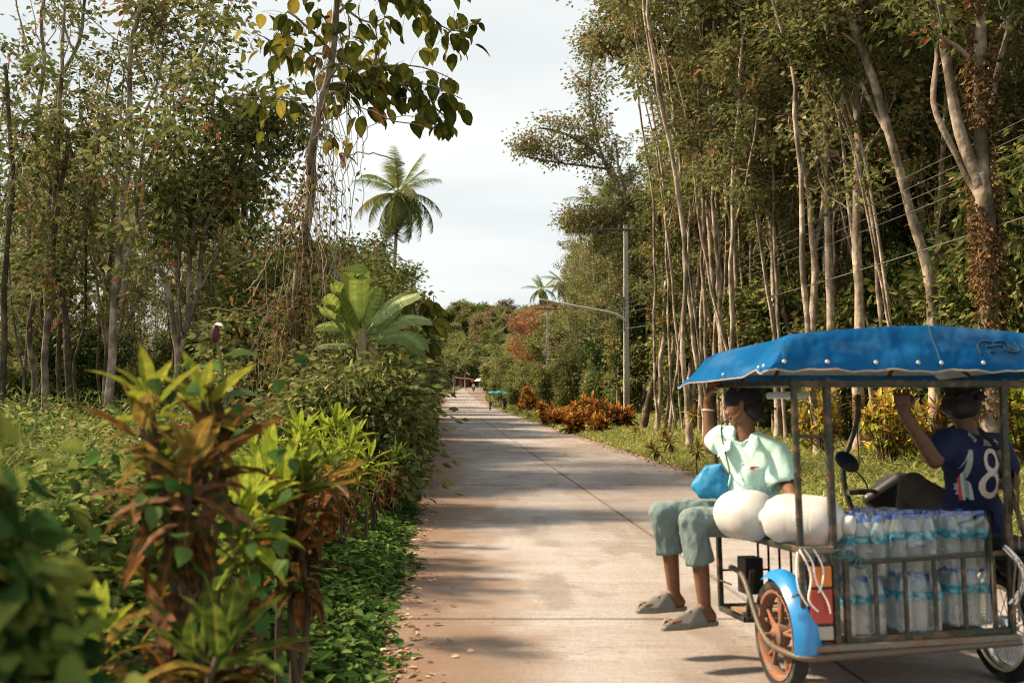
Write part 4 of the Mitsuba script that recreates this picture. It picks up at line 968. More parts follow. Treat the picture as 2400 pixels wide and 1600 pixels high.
# dead vines: hanging threads, and a heap of brown tangle round the lower trunk
th = []
for k in range(110):
    t = r_.uniform(.12, .85); i = int(t * 29); o = tp[i]; L = r_.uniform(.6, 2.6)
    a = r_.uniform(0, 6.28); sp = r_.uniform(.1, .9) * (1.3 - t)
    e = o + np.array([math.cos(a) * sp, math.sin(a) * sp, -L]); e[2] = max(e[2], .35)
    mid = (o + e) / 2 + np.array([math.cos(a) * sp * .5, math.sin(a) * sp * .5, r_.uniform(-.2, .35)])
    p = spline([o, mid, e], 9) + r_.normal(0, .025, (9, 3)); th.append(tube(p, r_.uniform(.003, .008), 3, caps=False))
for pp in [[(720, 480), (800, 420), (870, 300), (960, 270), (1040, 290)], [(740, 330), (830, 250), (900, 280), (1020, 293)], [(790, 355), (880, 365), (950, 392)], [(735, 400), (790, 480), (800, 420), (830, 350)], [(690, 560), (640, 590), (600, 600), (560, 640)], [(700, 720), (620, 730), (560, 725), (480, 728)], [(720, 640), (800, 700), (870, 740), (940, 690)], [(690, 600), (780, 640), (880, 720), (900, 740)], [(800, 880), (850, 830), (900, 800), (950, 780)], [(660, 560), (610, 640), (580, 680)],
           [(770, 900), (775, 800), (790, 690), (800, 600)], [(810, 880), (830, 790), (850, 700), (845, 640)], [(1000, 640), (930, 600), (860, 590)], [(700, 520), (650, 540), (600, 640), (595, 700)]]:
    q = np.array([P(x, y, vd - .4) for x, y in pp]); q[:, 1] += r_.normal(0, .2, len(q)); th.append(tube(spline(q, 16) + r_.normal(0, .012, (16, 3)), r_.uniform(.006, .012), 4, caps=False))
vk = thing('dead_vine', 'dry brown tangle of vines hanging round the leaning trunk', 'vine')
obj('stems', cat(th), 'twig', vk, smooth=True)
N = 6500; t = r_.beta(1.1, 2.0, N) * .55; i = (t * 29).astype(int); a = r_.uniform(0, 6.28, N)
rad = np.abs(r_.normal(0, 1, N)) * (.55 - .55 * t) + .06
o = tp[i] + np.stack([np.cos(a) * rad, np.sin(a) * rad, r_.normal(0, .15, N)], -1); ok = (meshkit.noise(o * 2.2, 3) > .36) & (o[:, 2] > .3); o = o[ok]; N = len(o)
lm = scatter(LEAF2, o, rand_dirs(r_, N, -.9), rand_dirs(r_, N), r_.uniform(.05, .13, N), pal(r_, N, [(.15, .09, .045), (.22, .14, .07), (.09, .055, .03), (.12, .13, .04), (.17, .18, .05)], None, .35))
obj('leaves', lm[0], 'leaf', vk, color=lm[1])
for q in ('__stems', '__leaves'): labels[vk + q] = {'kind': 'stuff'}

# ---------------------------------------------------------------- banana plant
bd_ = 13.2
key = thing('banana_plant', 'banana plant with ragged pale leaves left of the road', 'banana plant')
base = P(868, 900, bd_); base[2] = gz(base[0], bd_) - .05; topb = P(845, 770, bd_)
obj('trunk', tube(spline([base, (base + topb) / 2 + np.array([.03, 0, 0]), topb], 10), np.linspace(.15, .075, 10), 12), 'banana_stem', key, smooth=True)
scene['banana_stem'] = princ(proc(lambda p, n, uv: mix((.22, .17, .08), (.13, .16, .05), smoothstep(.35, .65, noise(p.x * 6, p.y * 6, p.z * 1.2))) * (.7 + .5 * noise(p.x * 40, p.y * 40, p.z * 3))), .6)
scene['banana_leaf'] = {'type': 'principledthin', 'base_color': VC, 'roughness': .38, 'diff_trans': .8, 'eta': 1.45}


def banana_leaf(pts, width, seed, col):
    rr = np.random.default_rng(seed); n = 26; c = spline(pts, n); V, Fc, C = [], [], []
    t = np.linspace(0, 1, n); w = np.where(t < .13, .012, width * np.sin(np.pi * np.clip((t - .13) / .87 * .93 + .05, 0, 1)) ** .5)
    tg = norm(np.gradient(c, axis=0)); view = norm(np.array([.25, -.8, .5]) if abs(pts[-1][0] - pts[0][0]) < .22 else np.array([-.55 + rr.normal(0, .2), -.45, .75])); side = norm(np.cross(tg, view)); nn = np.cross(side, tg)
    for s in (-1, 1):
        gap = 0.0
        for i in range(n - 1):
            if rr.random() < .18: gap = rr.uniform(.01, .045)       # torn between veins
            sag = rr.uniform(-.02, .02) - .12
            a, b = c[i], c[i + 1] - (c[i + 1] - c[i]) * (gap / .06 if gap else 0) * .5
            k = len(V)
            V += [a, b, b + s * side[i + 1] * w[i + 1] * .5 + nn[i] * .02, a + s * side[i] * w[i] * .5 + nn[i] * .02, b + s * side[i + 1] * w[i + 1] + nn[i] * w[i] * sag * 2 + tg[i] * .05, a + s * side[i] * w[i] + nn[i] * w[i] * sag * 2 + tg[i] * .05]
            q = [(k, k + 1, k + 2), (k, k + 2, k + 3), (k + 3, k + 2, k + 4), (k + 3, k + 4, k + 5)]
            Fc += q if s > 0 else [x[::-1] for x in q]
            cc = np.array(col) * rr.uniform(.82, 1.15); C += [cc * 1.5, cc * 1.5, cc, cc, cc * .95, cc * .95]; gap = 0
    return (np.array(V), np.array(Fc)), np.clip(np.array(C), 0, .9)


for i, (pp, w, col) in enumerate([
        ([(856, 815), (862, 740), (875, 690), (880, 668)], .17, (.16, .2, .05)), ([(850, 812), (822, 755), (806, 700), (795, 672)], .16, (.13, .17, .04)), ([(858, 820), (890, 760), (915, 730), (922, 722)], .15, (.2, .25, .1)), ([(852, 822), (815, 790), (790, 745), (770, 725)], .15, (.15, .19, .05)), ([(860, 830), (925, 815), (975, 830), (990, 860)], .15, (.12, .16, .05)),
        ([(848, 775), (838, 700), (842, 650), (846, 655)], .24, (.13, .17, .04)), ([(848, 775), (825, 720), (812, 670), (818, 662)], .20, (.14, .18, .045)), ([(846, 775), (800, 730), (785, 705), (778, 700)], .18, (.15, .19, .04)),
        ([(852, 780), (880, 735), (915, 700), (945, 680)], .17, (.20, .25, .11)), ([(854, 785), (900, 740), (945, 710), (990, 698)], .20, (.22, .27, .13)), ([(856, 795), (905, 765), (955, 742), (1002, 748)], .22, (.23, .28, .13)),
        ([(858, 805), (912, 792), (960, 790), (1000, 825)], .20, (.13, .18, .06)), ([(845, 785), (800, 765), (760, 758), (728, 765)], .14, (.16, .21, .06)), ([(846, 800), (810, 810), (775, 812), (755, 820)], .13, (.22, .27, .12)), ([(843, 790), (800, 770), (775, 790)], .15, (.10, .14, .035)),
        ([(852, 800), (880, 830), (885, 870), (872, 930)], .13, (.18, .14, .06)), ([(848, 800), (835, 840), (828, 890)], .12, (.09, .11, .03)), ([(860, 905), (876, 920), (884, 935)], .10, (.2, .26, .05))]):
    q = [P(x, y, bd_) for x, y in pp]
    for j in range(1, len(q)): q[j] = q[j] + np.array([0, (-.5 if i % 2 else .5) * j / len(q), 0])
    m_, c_ = banana_leaf(q, w * .82, 600 + i, np.array(col) * (1.3 if i < 5 or i % 3 else 1.6)); obj('leaf', m_, 'banana_leaf', key, color=c_)

# broad-leaved sapling hanging over the slab edge (big drooping leaves)
key = thing('broadleaf_sapling', 'sapling with large drooping dark leaves right of the banana plant', 'sapling'); sd = 17.0
f0 = P(900, 930, sd); f0[2] = gz(f0[0], sd)
for bi, (pp, n_) in enumerate([([(880, 850), (930, 800), (985, 770), (1030, 745)], 15), ([(890, 830), (940, 770), (1000, 735), (1020, 700)], 13), ([(880, 880), (935, 810), (980, 800), (1010, 805)], 14), ([(900, 790), (960, 720), (1000, 705)], 12), ([(890, 800), (930, 720), (960, 690)], 10), ([(830, 880), (820, 850), (815, 860)], 8)]):
    q = np.array([f0] + [P(x, y, sd) for x, y in pp]); q[1:, 1] += r_.normal(0, .25, len(q) - 1); bp = spline(q, 16); obj('branch', tube(bp, np.linspace(.028, .008, 16), 5), 'twig', key, smooth=True)
    for j in range(n_):
        t = r_.uniform(.55, .999) if j else .999; i = int(t * 15); o = bp[i]; dd = norm(r_.normal(0, .7, 3) * np.array([1, .6, .2]) + np.array([.2, 0, -.9]))
        kd = 'dark' if r_.random() < .55 else ('olive' if r_.random() < .75 else 'yellow')
        inst(numbered(key + '__leaf'), 'teak_leaf_' + kd, frame(o, dd, np.array([-.5, -.5, .9]) + r_.normal(0, .35, 3), r_.uniform(.22, .38)))

# ---------------------------------------------------------------- thickets along the left edge, from the banana plant to the bend
ORD = ['', 'second', 'third', 'fourth', 'fifth', 'sixth', 'seventh', 'eighth', 'ninth', 'tenth', 'eleventh', 'twelfth', 'thirteenth', 'fourteenth', 'fifteenth', 'sixteenth', 'seventeenth', 'eighteenth', 'nineteenth', 'twentieth']
_bn = {}


def bush_label(dd, px):
    zone = ('left of the vine-hung trunk' if px < 690 else 'between vine-hung trunk and banana plant' if px < 840 else 'around the banana plant') if dd < 20 else 'between banana plant and bend' if dd > 33 else 'just beyond the banana plant'
    n = _bn[zone] = _bn.get(zone, -1) + 1
    return f"leafy bush of the left thicket {zone}" + (f", {ORD[n]} from the camera" if n else ', nearest the camera')


LB = 'bushes of the dense roadside thicket on the left'
for i, (px, dd, k, top, lt) in enumerate(sorted([(640, 17, 2, 700, 1), (600, 18, 1, 780, 0), (770, 20, 2, 640, 1), (745, 16.5, 1, 830, 0), (700, 16.5, 3, 780, 0), (815, 19, 0, 740, 0), (905, 17, 3, 850, 0), (930, 20, 1, 830, 0), (950, 22, 3, 850, 0), (900, 24, 0, 760, 0), (850, 26, 2, 640, 1), (965, 26, 1, 830, 0), (970, 30, 2, 800, 0), (940, 30, 0, 740, 0), (985, 32, 1, 860, 0), (800, 28, 2, 600, 1),
                                            (930, 36, 0, 690, 1), (990, 38, 0, 800, 0), (1000, 46, 0, 800, 0), (1010, 56, 0, 820, 0), (1022, 70, 1, 830, 0), (1032, 86, 1, 840, 0), (1044, 100, 0, 845, 0), (560, 17, 1, 860, 0), (860, 12.6, 3, 850, 0), (815, 13, 1, 850, 0), (985, 52, 2, 760, 0), (960, 42, 2, 730, 1)], key=lambda q: q[1])):
    KH = [3.4, 2.6, 4.6, 2.0, 5.2][k]; H = P(px, top, dd)[2] - float(gz((px - 1200) / F * dd, dd)); s = min(max(H / KH, .35), 1.25)
    x = (px - 1200) / F * dd; x = min(x, edge_x(dd, -1) - 1.1 * s - (0 if dd < 20 else .5))
    place_kind(KU[k], 'roadside_bush', bush_label(dd, px), 'bush', LB, x, dd, s, sz=max(H / KH / s, .6))
LT = 'dense trees behind the left-hand thicket'
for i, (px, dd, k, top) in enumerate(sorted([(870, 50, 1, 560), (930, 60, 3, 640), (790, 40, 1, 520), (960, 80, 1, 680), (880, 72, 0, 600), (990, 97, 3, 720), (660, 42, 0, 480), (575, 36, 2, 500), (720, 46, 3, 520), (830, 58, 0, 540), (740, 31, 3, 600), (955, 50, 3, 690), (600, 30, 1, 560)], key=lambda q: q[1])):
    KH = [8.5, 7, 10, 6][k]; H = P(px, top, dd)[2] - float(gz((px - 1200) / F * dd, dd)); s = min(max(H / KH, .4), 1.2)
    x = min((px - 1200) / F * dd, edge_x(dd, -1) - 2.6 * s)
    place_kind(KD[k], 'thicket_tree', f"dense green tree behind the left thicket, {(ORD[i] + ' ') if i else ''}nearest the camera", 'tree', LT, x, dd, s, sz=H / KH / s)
# ---------------------------------------------------------------- motorcycle with sidecar and canopy
YAW, NOSE = math.radians(8.0), math.radians(-2.9)
VO = np.array([1.453, 5.0, 0.0])                    # below the rear left corner of the side box
_f = np.array([-math.sin(YAW), math.cos(YAW), 0]); _r = np.array([math.cos(YAW), math.sin(YAW), 0])
_F = _f * math.cos(NOSE) + np.array([0, 0, 1]) * math.sin(NOSE); _U = np.cross(_r, _F)
VM = np.eye(4); VM[:3, 0], VM[:3, 1], VM[:3, 2], VM[:3, 3] = _r, _F, _U, VO
GM = np.eye(4); GM[:3, 0], GM[:3, 1], GM[:3, 3] = _r, _f, VO      # the same without the nose-down tilt, for the wheels


def L(x, y, z): return (VM @ np.array([x, y, z, 1.0]))[:3]
def toL(p): return (np.linalg.inv(VM) @ np.r_[p, 1.0])[:3]


def rusty(c0, c1, amt, metallic=0.0, rough=.5):
    def fn(p, n, uv):
        a = fbm(p.x * 22, p.y * 22, p.z * 22, 3); b = noise(p.x * 90, p.y * 90, p.z * 90)
        return mix(c0, c1, smoothstep(.62 - amt, .82 - amt * .6, a)) * (.85 + .3 * b)
    return two({'type': 'principled', 'base_color': proc(fn), 'roughness': rough, 'specular': .45, 'metallic': metallic})


scene['frame_paint'] = rusty((.022, .026, .017), (.11, .06, .032), .14, rough=.45)
scene['rail_worn'] = rusty((.13, .12, .095), (.15, .085, .05), .2, rough=.5)
scene['rail_dull'] = rusty((.075, .068, .052), (.10, .06, .035), .2, rough=.55)
scene['rubber'] = princ(proc(lambda p, n, uv: mix((.016, .016, .015), (.07, .06, .048), smoothstep(.4, .75, noise(p.x * 14, p.y * 14, p.z * 14)))), .85)
scene['wheel_paint'] = rusty((.23, .07, .033), (.17, .11, .075), .3, rough=.7)
scene['fender_blue'] = two({'type': 'principled', 'base_color': proc(lambda p, n, uv: mix((.010, .165, .45), (.022, .20, .47), noise(p.x * 9, p.y * 9, p.z * 9)) * (1 - .35 * smoothstep(.62, .8, fbm(p.x * 16, p.y * 16, p.z * 16, 3)))), 'roughness': .28, 'specular': .5, 'clearcoat': .4, 'clearcoat_gloss': .9})


def canvas_fn(p, n, uv):
    a = fbm(p.x * 3, p.y * 3, p.z * 3, 3); w = noise(p.x * 260, p.y * 260, p.z * 260)
    c = mix((.006, .072, .21), (.012, .105, .27), smoothstep(.3, .7, a)) * (.92 + .16 * w)
    c = mix(c, (.06, .15, .27), smoothstep(.5, .8, fbm(p.x * 4 + 4, p.y * 4, p.z * 9, 3)) * .55)
    return mix(c, (.02, .04, .06), smoothstep(.6, .8, fbm(p.x * 13 + 1, p.y * 13, p.z * 13, 3)) * .4)


scene['canvas'] = {'type': 'bumpmap', 'nested_texture': proc(lambda p, n, uv: fbm(p.x * 9, p.y * 9, p.z * 5, 3), 4e-3), 'scale': .03,
                   'b': {'type': 'principledthin', 'base_color': proc(canvas_fn), 'roughness': .38, 'diff_trans': .12, 'eta': 1.5}}
scene['canvas'] = scene['canvas']
scene['lining'] = princ((.36, .40, .40), .85)
scene['hem_tape'] = princ((.34, .29, .24), .8)
scene['grommet'] = princ((.5, .49, .46), .45, metallic=.4)
scene['white_plastic'] = {'type': 'principled', 'base_color': proc(lambda p, n, uv: mix((.47, .47, .465), (.40, .395, .38), smoothstep(.5, .8, fbm(p.x * 8, p.y * 8, p.z * 8, 3)))), 'roughness': .38, 'specular': .5, 'flatness': .0}
scene['white_plastic'] = two(scene['white_plastic'])
scene['amber_lens'] = two({'type': 'principled', 'base_color': rgb(.50, .14, .012), 'roughness': .25, 'specular': .6, 'clearcoat': .6})
scene['red_lens'] = two({'type': 'principled', 'base_color': rgb(.33, .026, .010), 'roughness': .25, 'specular': .6, 'clearcoat': .6})
scene['clear_lens'] = two({'type': 'principled', 'base_color': rgb(.30, .27, .23), 'roughness': .2, 'specular': .6})
scene['black_plastic'] = princ((.018, .018, .018), .4)
scene['chrome'] = two({'type': 'principled', 'base_color': rgb(.6, .6, .58), 'roughness': .22, 'metallic': 1.0})
scene['mirror_glass'] = two({'type': 'principled', 'base_color': rgb(.75, .75, .72), 'roughness': .05, 'metallic': 1.0})
scene['rope_white'] = princ((.74, .72, .68), .8)
scene['rope_teal'] = princ((.05, .11, .11), .8)
scene['deck_wood'] = princ(proc(lambda p, n, uv: mix((.16, .10, .06), (.26, .18, .12), noise(p.x * 50, p.y * 4, p.z * 50))), .8)

TT = thing('sidecar_tricycle', 'motorcycle with blue-canopied cargo sidecar, loaded with water, driving away', 'motorized tricycle')


def part(name, mesh, mat, parent=None, smooth=False, M=VM, **k):
    return obj(name, move(mesh, M), mat, parent or TT, smooth=smooth, **k)


def vbar(name, a, b, w, h=None, mat='frame_paint', parent=None): return part(name, bar(a, b, w, h), mat, parent)
def vtube(name, pts, r, mat='frame_paint', sides=8, n=None, parent=None, M=VM):
    return part(name, tube(spline(pts, n or max(4, 4 * len(pts))), r, sides), mat, parent, smooth=True, M=M)


SB = part('floor_deck', box((.05, .02, .285), (1.12, 1.22, .305)), 'deck_wood')
RX = 1.125
# posts and rails
for nm, a, b, w in [('post', (0, 0, .775), (-.012, -.01, 1.625), .030), ('post', (.175, 0, .26), (.165, -.01, 1.625), .036), ('post', (RX, 0, .26), (RX + .02, -.01, 1.625), .034), ('post', (0, 1.19, .30), (-.01, 1.2, 1.60), .032),
                    ('post', (RX, 1.19, .30), (RX + .005, 1.2, .72), .032), ('post', (1.50, .05, .75), (1.50, .0, 1.62), .030)]:
    vbar(nm, a, b, w)
for a, b, w, h, mt in [((-.015, -.02, .765), (.16, -.02, .765), .03, .035, 'rail_worn'), ((0, -.02, .765), (0, 1.22, .765), .03, .03, 'frame_paint'), ((.175, .02, .755), (.175, 1.19, .755), .028, .03, 'frame_paint'), ((-.01, 0, 1.33), (.165, 0, 1.33), .022, .022, 'frame_paint'),
                    ((-.03, -.01, 1.60), (1.56, -.01, 1.60), .035, .04, 'frame_paint'), ((-.03, 1.2, 1.665), (1.56, 1.2, 1.665), .035, .035, 'frame_paint'), ((-.02, .01, 1.60), (-.02, 1.18, 1.655), .03, .035, 'frame_paint'), ((1.54, .01, 1.60), (1.54, 1.18, 1.655), .03, .035, 'frame_paint'),
                    ((0, 1.19, .30), (RX, 1.19, .30), .035, .035, 'frame_paint'), ((RX, .02, .28), (RX, 1.17, .28), .035, .035, 'frame_paint'), ((0, .78, .29), (0, 1.19, .29), .032, .032, 'frame_paint'), ((0, .78, .29), (.3, .78, .29), .03, .03, 'frame_paint'),
                    ((RX, .02, .70), (RX, 1.17, .70), .03, .03, 'frame_paint'), ((0, 1.19, .52), (.3, 1.17, .52), .012, .012, 'frame_paint'), ((.02, .80, .30), (.015, .70, .58), .026, .026, 'frame_paint'), ((-.005, .99, .46), (-.005, 1.18, .46), .01, .01, 'frame_paint')]:
    part('rail', bar(a, b, w, h), mt)
# rear gate
GT = part('gate', cat([bar((.215, -.012, .695), (1.10, -.012, .728), .026, .026), bar((.215, -.012, .315), (1.10, -.012, .338), .03, .034), bar((.228, -.012, .33), (.228, -.012, .69), .03)]), 'frame_paint')
for x in (.385, .545, .705, .865, 1.03): obj('bar', move(bar((x, -.012, .335 + .02 * x), (x, -.012, .68 + .04 * x), .021, .016), VM), 'frame_paint', GT)
part('side_mesh', cat([bar((.176, .05 + .16 * i, .31), (.176, .05 + .16 * i, .74), .012) for i in range(7)]), 'frame_paint')
# bumper tube: round the outside of the wheel and along the back
vtube('bumper', [(-.075, .80, .585), (-.085, .62, .575), (-.09, .50, .50), (-.09, .30, .30), (-.075, .08, .255), (-.02, -.045, .245), (.1, -.06, .248), (.5, -.06, .262), (1.13, -.06, .287)], .016, 'rail_dull', 10, 48)
part('rear_sill', bar((.0, -.03, .285), (1.13, -.03, .307), .06, .03), 'rail_worn')
vbar('side_strut', (-.0, .0, .26), (-.0, 0, .76), .024)
# shelf over the wheel and the bench
part('shelf', cat([box((.005, .01, .742), (.165, .70, .752)), box((-.0, .70, .742), (.34, 1.18, .752))]), 'deck_wood')
part('bench_board', rbox((.012, .72, .755), (.36, 1.17, .785), .008), 'deck_wood')
part('tool_box', rbox((.03, .84, .42), (.14, .98, .63), .008), 'black_plastic')
# wheel
def wheel(name, c, R, M, spokes, paint, tw=.042, parent=None):
    """A wheel standing in the plane x = c[0]."""
    RO = np.eye(4); RO[:3, :3] = [[0, 0, 1], [1, 0, 0], [0, 1, 0]]; RO[:3, 3] = c       # lathe axis -> x
    w = obj(name, move(lathe([(R - .062, -.020), (R - .045, -tw * .85), (R - .015, -tw * .9), (R, -tw * .45), (R + .003, 0), (R, tw * .45), (R - .015, tw * .9), (R - .045, tw * .85), (R - .062, .020)], 48), M @ RO), 'rubber', parent or TT, smooth=40)
    obj('rim', move(lathe([(R - .060, -.030), (R - .055, -.036), (R - .072, -.034), (R - .085, -.018), (R - .085, .018), (R - .072, .034), (R - .055, .036), (R - .060, .030)], 48), M @ RO), paint, w, smooth=40)
    obj('hub', move(lathe([(0, -.055), (.022, -.055), (.030, -.04), (.058, -.028), (.058, .028), (.03, .04), (.022, .075), (0, .075)], 24), M @ RO), paint, w, smooth=35)
    if spokes:
        for k in range(spokes):
            a = 2 * math.pi * k / spokes + .35
            q = [(0.05 * math.cos(a), .05 * math.sin(a), 0), (.5 * R * math.cos(a + .12), .5 * R * math.sin(a + .12), 0), ((R - .08) * math.cos(a), (R - .08) * math.sin(a), 0)]
            for s in (-.16, .16):
                qq = [q[0], (.5 * R * math.cos(a + s * .6), .5 * R * math.sin(a + s * .6), 0), ((R - .08) * math.cos(a + s), (R - .08) * math.sin(a + s), 0)]
                obj('spoke', move(tube(spline(qq, 8), np.linspace(.014, .011, 8), 6), M @ RO), paint, w, smooth=True)
    else:
        ws = []
        for k in range(18):
            a = 2 * math.pi * k / 18; b = a + .5 * (-1) ** k
            ws.append(tube([(.04 * math.cos(b), .04 * math.sin(b), .02 * (-1) ** k), ((R - .08) * math.cos(a), (R - .08) * math.sin(a), 0)], .0028, 4))
        obj('spokes', move(cat(ws), M @ RO), 'chrome', w, smooth=True)
    return w


wheel('wheel', (-.005, .285, .288), .285, GM, 5, 'wheel_paint')
part('axle', tube([(-.095, .285, .288), (.20, .285, .288)], .014, 10), 'rail_worn', smooth=30, M=GM)
# mudguard: an arched shell from the top of the wheel to its back
def arch(R, a0, a1, w, bulge, n=18, m=7):
    v = []
    for a in np.linspace(a0, a1, n):
        for s in np.linspace(-1, 1, m):
            rr = R - bulge * abs(s) ** 2.2
            v.append((s * w + .012, .285 - rr * math.cos(a), .288 + rr * math.sin(a)))
    v = np.array(v).reshape(n, m, 3); return sheet(v)


fm = arch(.335, math.radians(-8), math.radians(118), .072, .045)
FD = part('fender', trimesh.Trimesh(*cat([fm]), process=False), 'fender_blue', smooth=True, M=GM)
obj('seam', move(arch(.3365, math.radians(47), math.radians(49.5), .071, .045, 3), GM), 'black_plastic', FD)
# tail lamp
TL = part('tail_lamp', rbox((.022, -.018, .315), (.152, .03, .70), .008), 'black_plastic')
for nm, z0, z1, mt in (('amber_lens', .585, .685, 'amber_lens'), ('red_lens', .405, .572, 'red_lens'), ('clear_lens', .325, .392, 'clear_lens')):
    obj(nm, move(rbox((.030, -.034, z0), (.144, -.019, z1), .006), VM), mt, TL, smooth=40)
# canopy
def canopy():
    xs = np.r_[np.linspace(-.194, 1.63, 42)]; X0, X1 = xs[0], xs[-1]
    def ztop(x): return 1.845 + .055 * (1 - abs((x - .72) / .75) ** 1.5) - .02 * np.clip((-.02 - x) / .17, 0, 1)
    rows = []                                                      # cross-sections from the rear hem over the top to the front hem
    rg2 = np.random.default_rng(8)
    hx = lambda x: .005 * math.sin(x * 17) + .004 * math.sin(x * 41 + 1)
    sag = lambda x: .010 * math.sin(x * 13.5 + .5)
    for (yy, zz, inset) in [(-.125, 1.668, 0), (-.118, 1.70, .006), (-.085, 1.765, .035), (-.045, 1.82, .07), (-.015, None, .10), (.02, None, .11), (.2, None, .11), (.5, None, .11), (.8, None, .11), (1.12, None, .11), (1.19, None, .10), (1.23, 1.83, .07), (1.30, 1.75, .03), (1.345, 1.69, .0)]:
        r = []
        for x in xs:
            s = (x - X0) / (X1 - X0); e = min(s, 1 - s) * (X1 - X0)       # distance from the side hem
            k = np.clip(e / .15, 0, 1); top = ztop(x)
            side = 1.665 + (top - 1.665) * (k if k < .85 else .85 + .15 * math.sin((k - .85) / .15 * math.pi / 2) * (1 if k < 1 else 1))
            if e < .02: side = 1.665 + .012 * math.sin(yy * 23) + .006 * math.sin(yy * 51)
            lo = zz if zz is not None else 9
            z = min(side, lo + (hx(x) if zz and zz < 1.70 else 0)) if zz else side
            z += sag(yy * 1.3) * .6 * k + .004 * (meshkit.noise(np.array([x * 6, yy * 6, 1.0]), 3) - .5)
            y = yy
            if zz and zz < 1.72: y += .010 * math.sin(x * 17 + 2)
            r.append((x, y, z))
        rows.append(r)
    return np.array(rows)


cg = canopy()
cv, cf = sheet(cg); CN = part('canopy', (cv, cf), 'canvas', smooth=True)
low = cg.copy(); low[..., 2] -= .012; low = low[1:-1, 1:-1]
lf = sheet(low); obj('lining', move(lf, VM), 'lining', CN, smooth=True)
for nm, pts in (('hem', cg[0] + [0, -.002, -.006]), ('hem', cg[:, 0] + [-.002, 0, -.006]), ('hem', cg[:, -1] + [.002, 0, -.006])):
    obj(nm, move(tube(pts, .0042, 5), VM), 'hem_tape', CN, smooth=True)
obj('seam', move(tube(cg[0:6, 21] + [0, -.001, .001], .0045, 4), VM), 'seam_green', CN, smooth=True)
scene['seam_green'] = princ((.012, .06, .09), .8)
for x in (-.09, .13, .37, .60, .72, .98, 1.22, 1.46):
    i = int(np.argmin(abs(cg[0, :, 0] - x))); p0 = cg[1, i] + [0, -.006, .004]
    obj('grommet', move(move(lathe([(0, -.004), (.010, -.003), (.0115, .002), (.006, .005), (0, .005)], 10), frame(p0, [1, 0, 0], [0, -1, .25])), VM), 'grommet', CN, smooth=True)
for j in (2, 4, 7, 9): 
    p0 = cg[j, 0] + [-.004, 0, .022]
    obj('grommet', move(move(lathe([(0, -.004), (.009, -.003), (.010, .002), (.006, .005), (0, .005)], 10), frame(p0, [0, 1, 0], [-1, 0, .3])), VM), 'grommet', CN, smooth=True)
# faded marker scrawl on the back of the canopy
scene['ink'] = princ((.006, .03, .05), .8)
def onback(x, t):                                                   # t: 0 at the hem, 1 at the top edge
    i = np.clip(np.interp(x, cg[0, :, 0], np.arange(cg.shape[1])), 0, cg.shape[1] - 1.001); k = int(i); w = i - k; r = t * 4; a = min(int(r), 3); v = r - a
    g = lambda q: cg[q, k] * (1 - w) + cg[q, k + 1] * w
    return g(a) * (1 - v) + g(a + 1) * v + np.array([0, -.004, .002])
for st in [[(.975, .42), (.97, .55), (.975, .62)], [(.975, .62), (1.0, .72), (1.03, .74), (1.06, .70)], [(1.02, .60), (1.06, .62), (1.10, .64), (1.12, .56), (1.10, .50)], [(1.03, .50), (1.055, .46)], [(1.08, .72), (1.13, .74), (1.15, .64), (1.16, .54)], [(1.13, .5), (1.18, .48), (1.2, .6), (1.19, .72)], [(1.24, .5), (1.25, .65), (1.29, .7), (1.3, .55)]]:
    obj('scrawl', move(tube(np.array([onback(x, t) for x, t in [tuple(q) for q in spline([(a, b, 0) for a, b in st], 9)[:, :2]]]), .0065, 4), VM), 'ink', CN, smooth=True)
for y in (.25, .75): vtube('roof_bow', [(-.02, y, 1.60), (.1, y, 1.76), (.7, y, 1.83), (1.3, y, 1.78), (1.54, y, 1.6)], .011)
vtube('roof_brace', [(.50, .0, 1.61), (.62, .12, 1.72)], .009); part('roof_lamp', rbox((.03, .30, 1.54), (.22, .46, 1.575), .01), 'lining')
# cords
WR = thing('white_cord', 'white cord ends dangling beside the tail lamp', 'cord')
for q in [[(-.02, -.03, .77), (-.0, -.05, .72), (.03, -.045, .62), (.01, -.05, .53), (.055, -.055, .47)], [(.0, -.03, .775), (.04, -.05, .70), (.05, -.05, .62), (.10, -.055, .53), (.118, -.058, .46)], [(-.03, -.03, .76), (-.05, -.055, .66), (-.04, -.06, .57), (-.0, -.06, .50)], [(.05, -.03, .775), (.09, -.05, .68), (.08, -.055, .6), (.06, -.055, .56)]]:
    obj('strand', move(tube(spline(q, 14), .005, 6), VM), 'rope_white', WR, smooth=True)
TR = thing('teal_rope', 'dark teal rope knotted round the rear post beside the bottles', 'rope')
r_ = np.random.default_rng(12)
for k in range(5):
    c = np.array([.20 + .025 * k, -.03, .745 - .012 * k]); a0 = r_.uniform(0, 6)
    a = np.linspace(0, 5.5, 16) + a0; q = c + np.stack([np.cos(a) * r_.uniform(.02, .055), .012 * np.sin(a * 2), np.sin(a) * r_.uniform(.018, .04)], -1)
    obj('loop', move(tube(q, .0055, 6), VM), 'rope_teal', TR, smooth=True)
GR = thing('rope_bundle', 'frayed pale rope bundle tied at the right rear post', 'rope')
for k in range(9):
    x = 1.05 + .05 * r_.random(); q = [(x, -.04, .74 + .03 * r_.random()), (x + .04, -.07, .70), (x + .03 + .06 * r_.random(), -.06, .60), (x + .04 * r_.random(), -.05, .50 - .12 * r_.random())]
    obj('strand', move(tube(spline(q, 12), .006, 5), VM), 'rope_white' if k < 4 else 'rail_worn', GR, smooth=True)

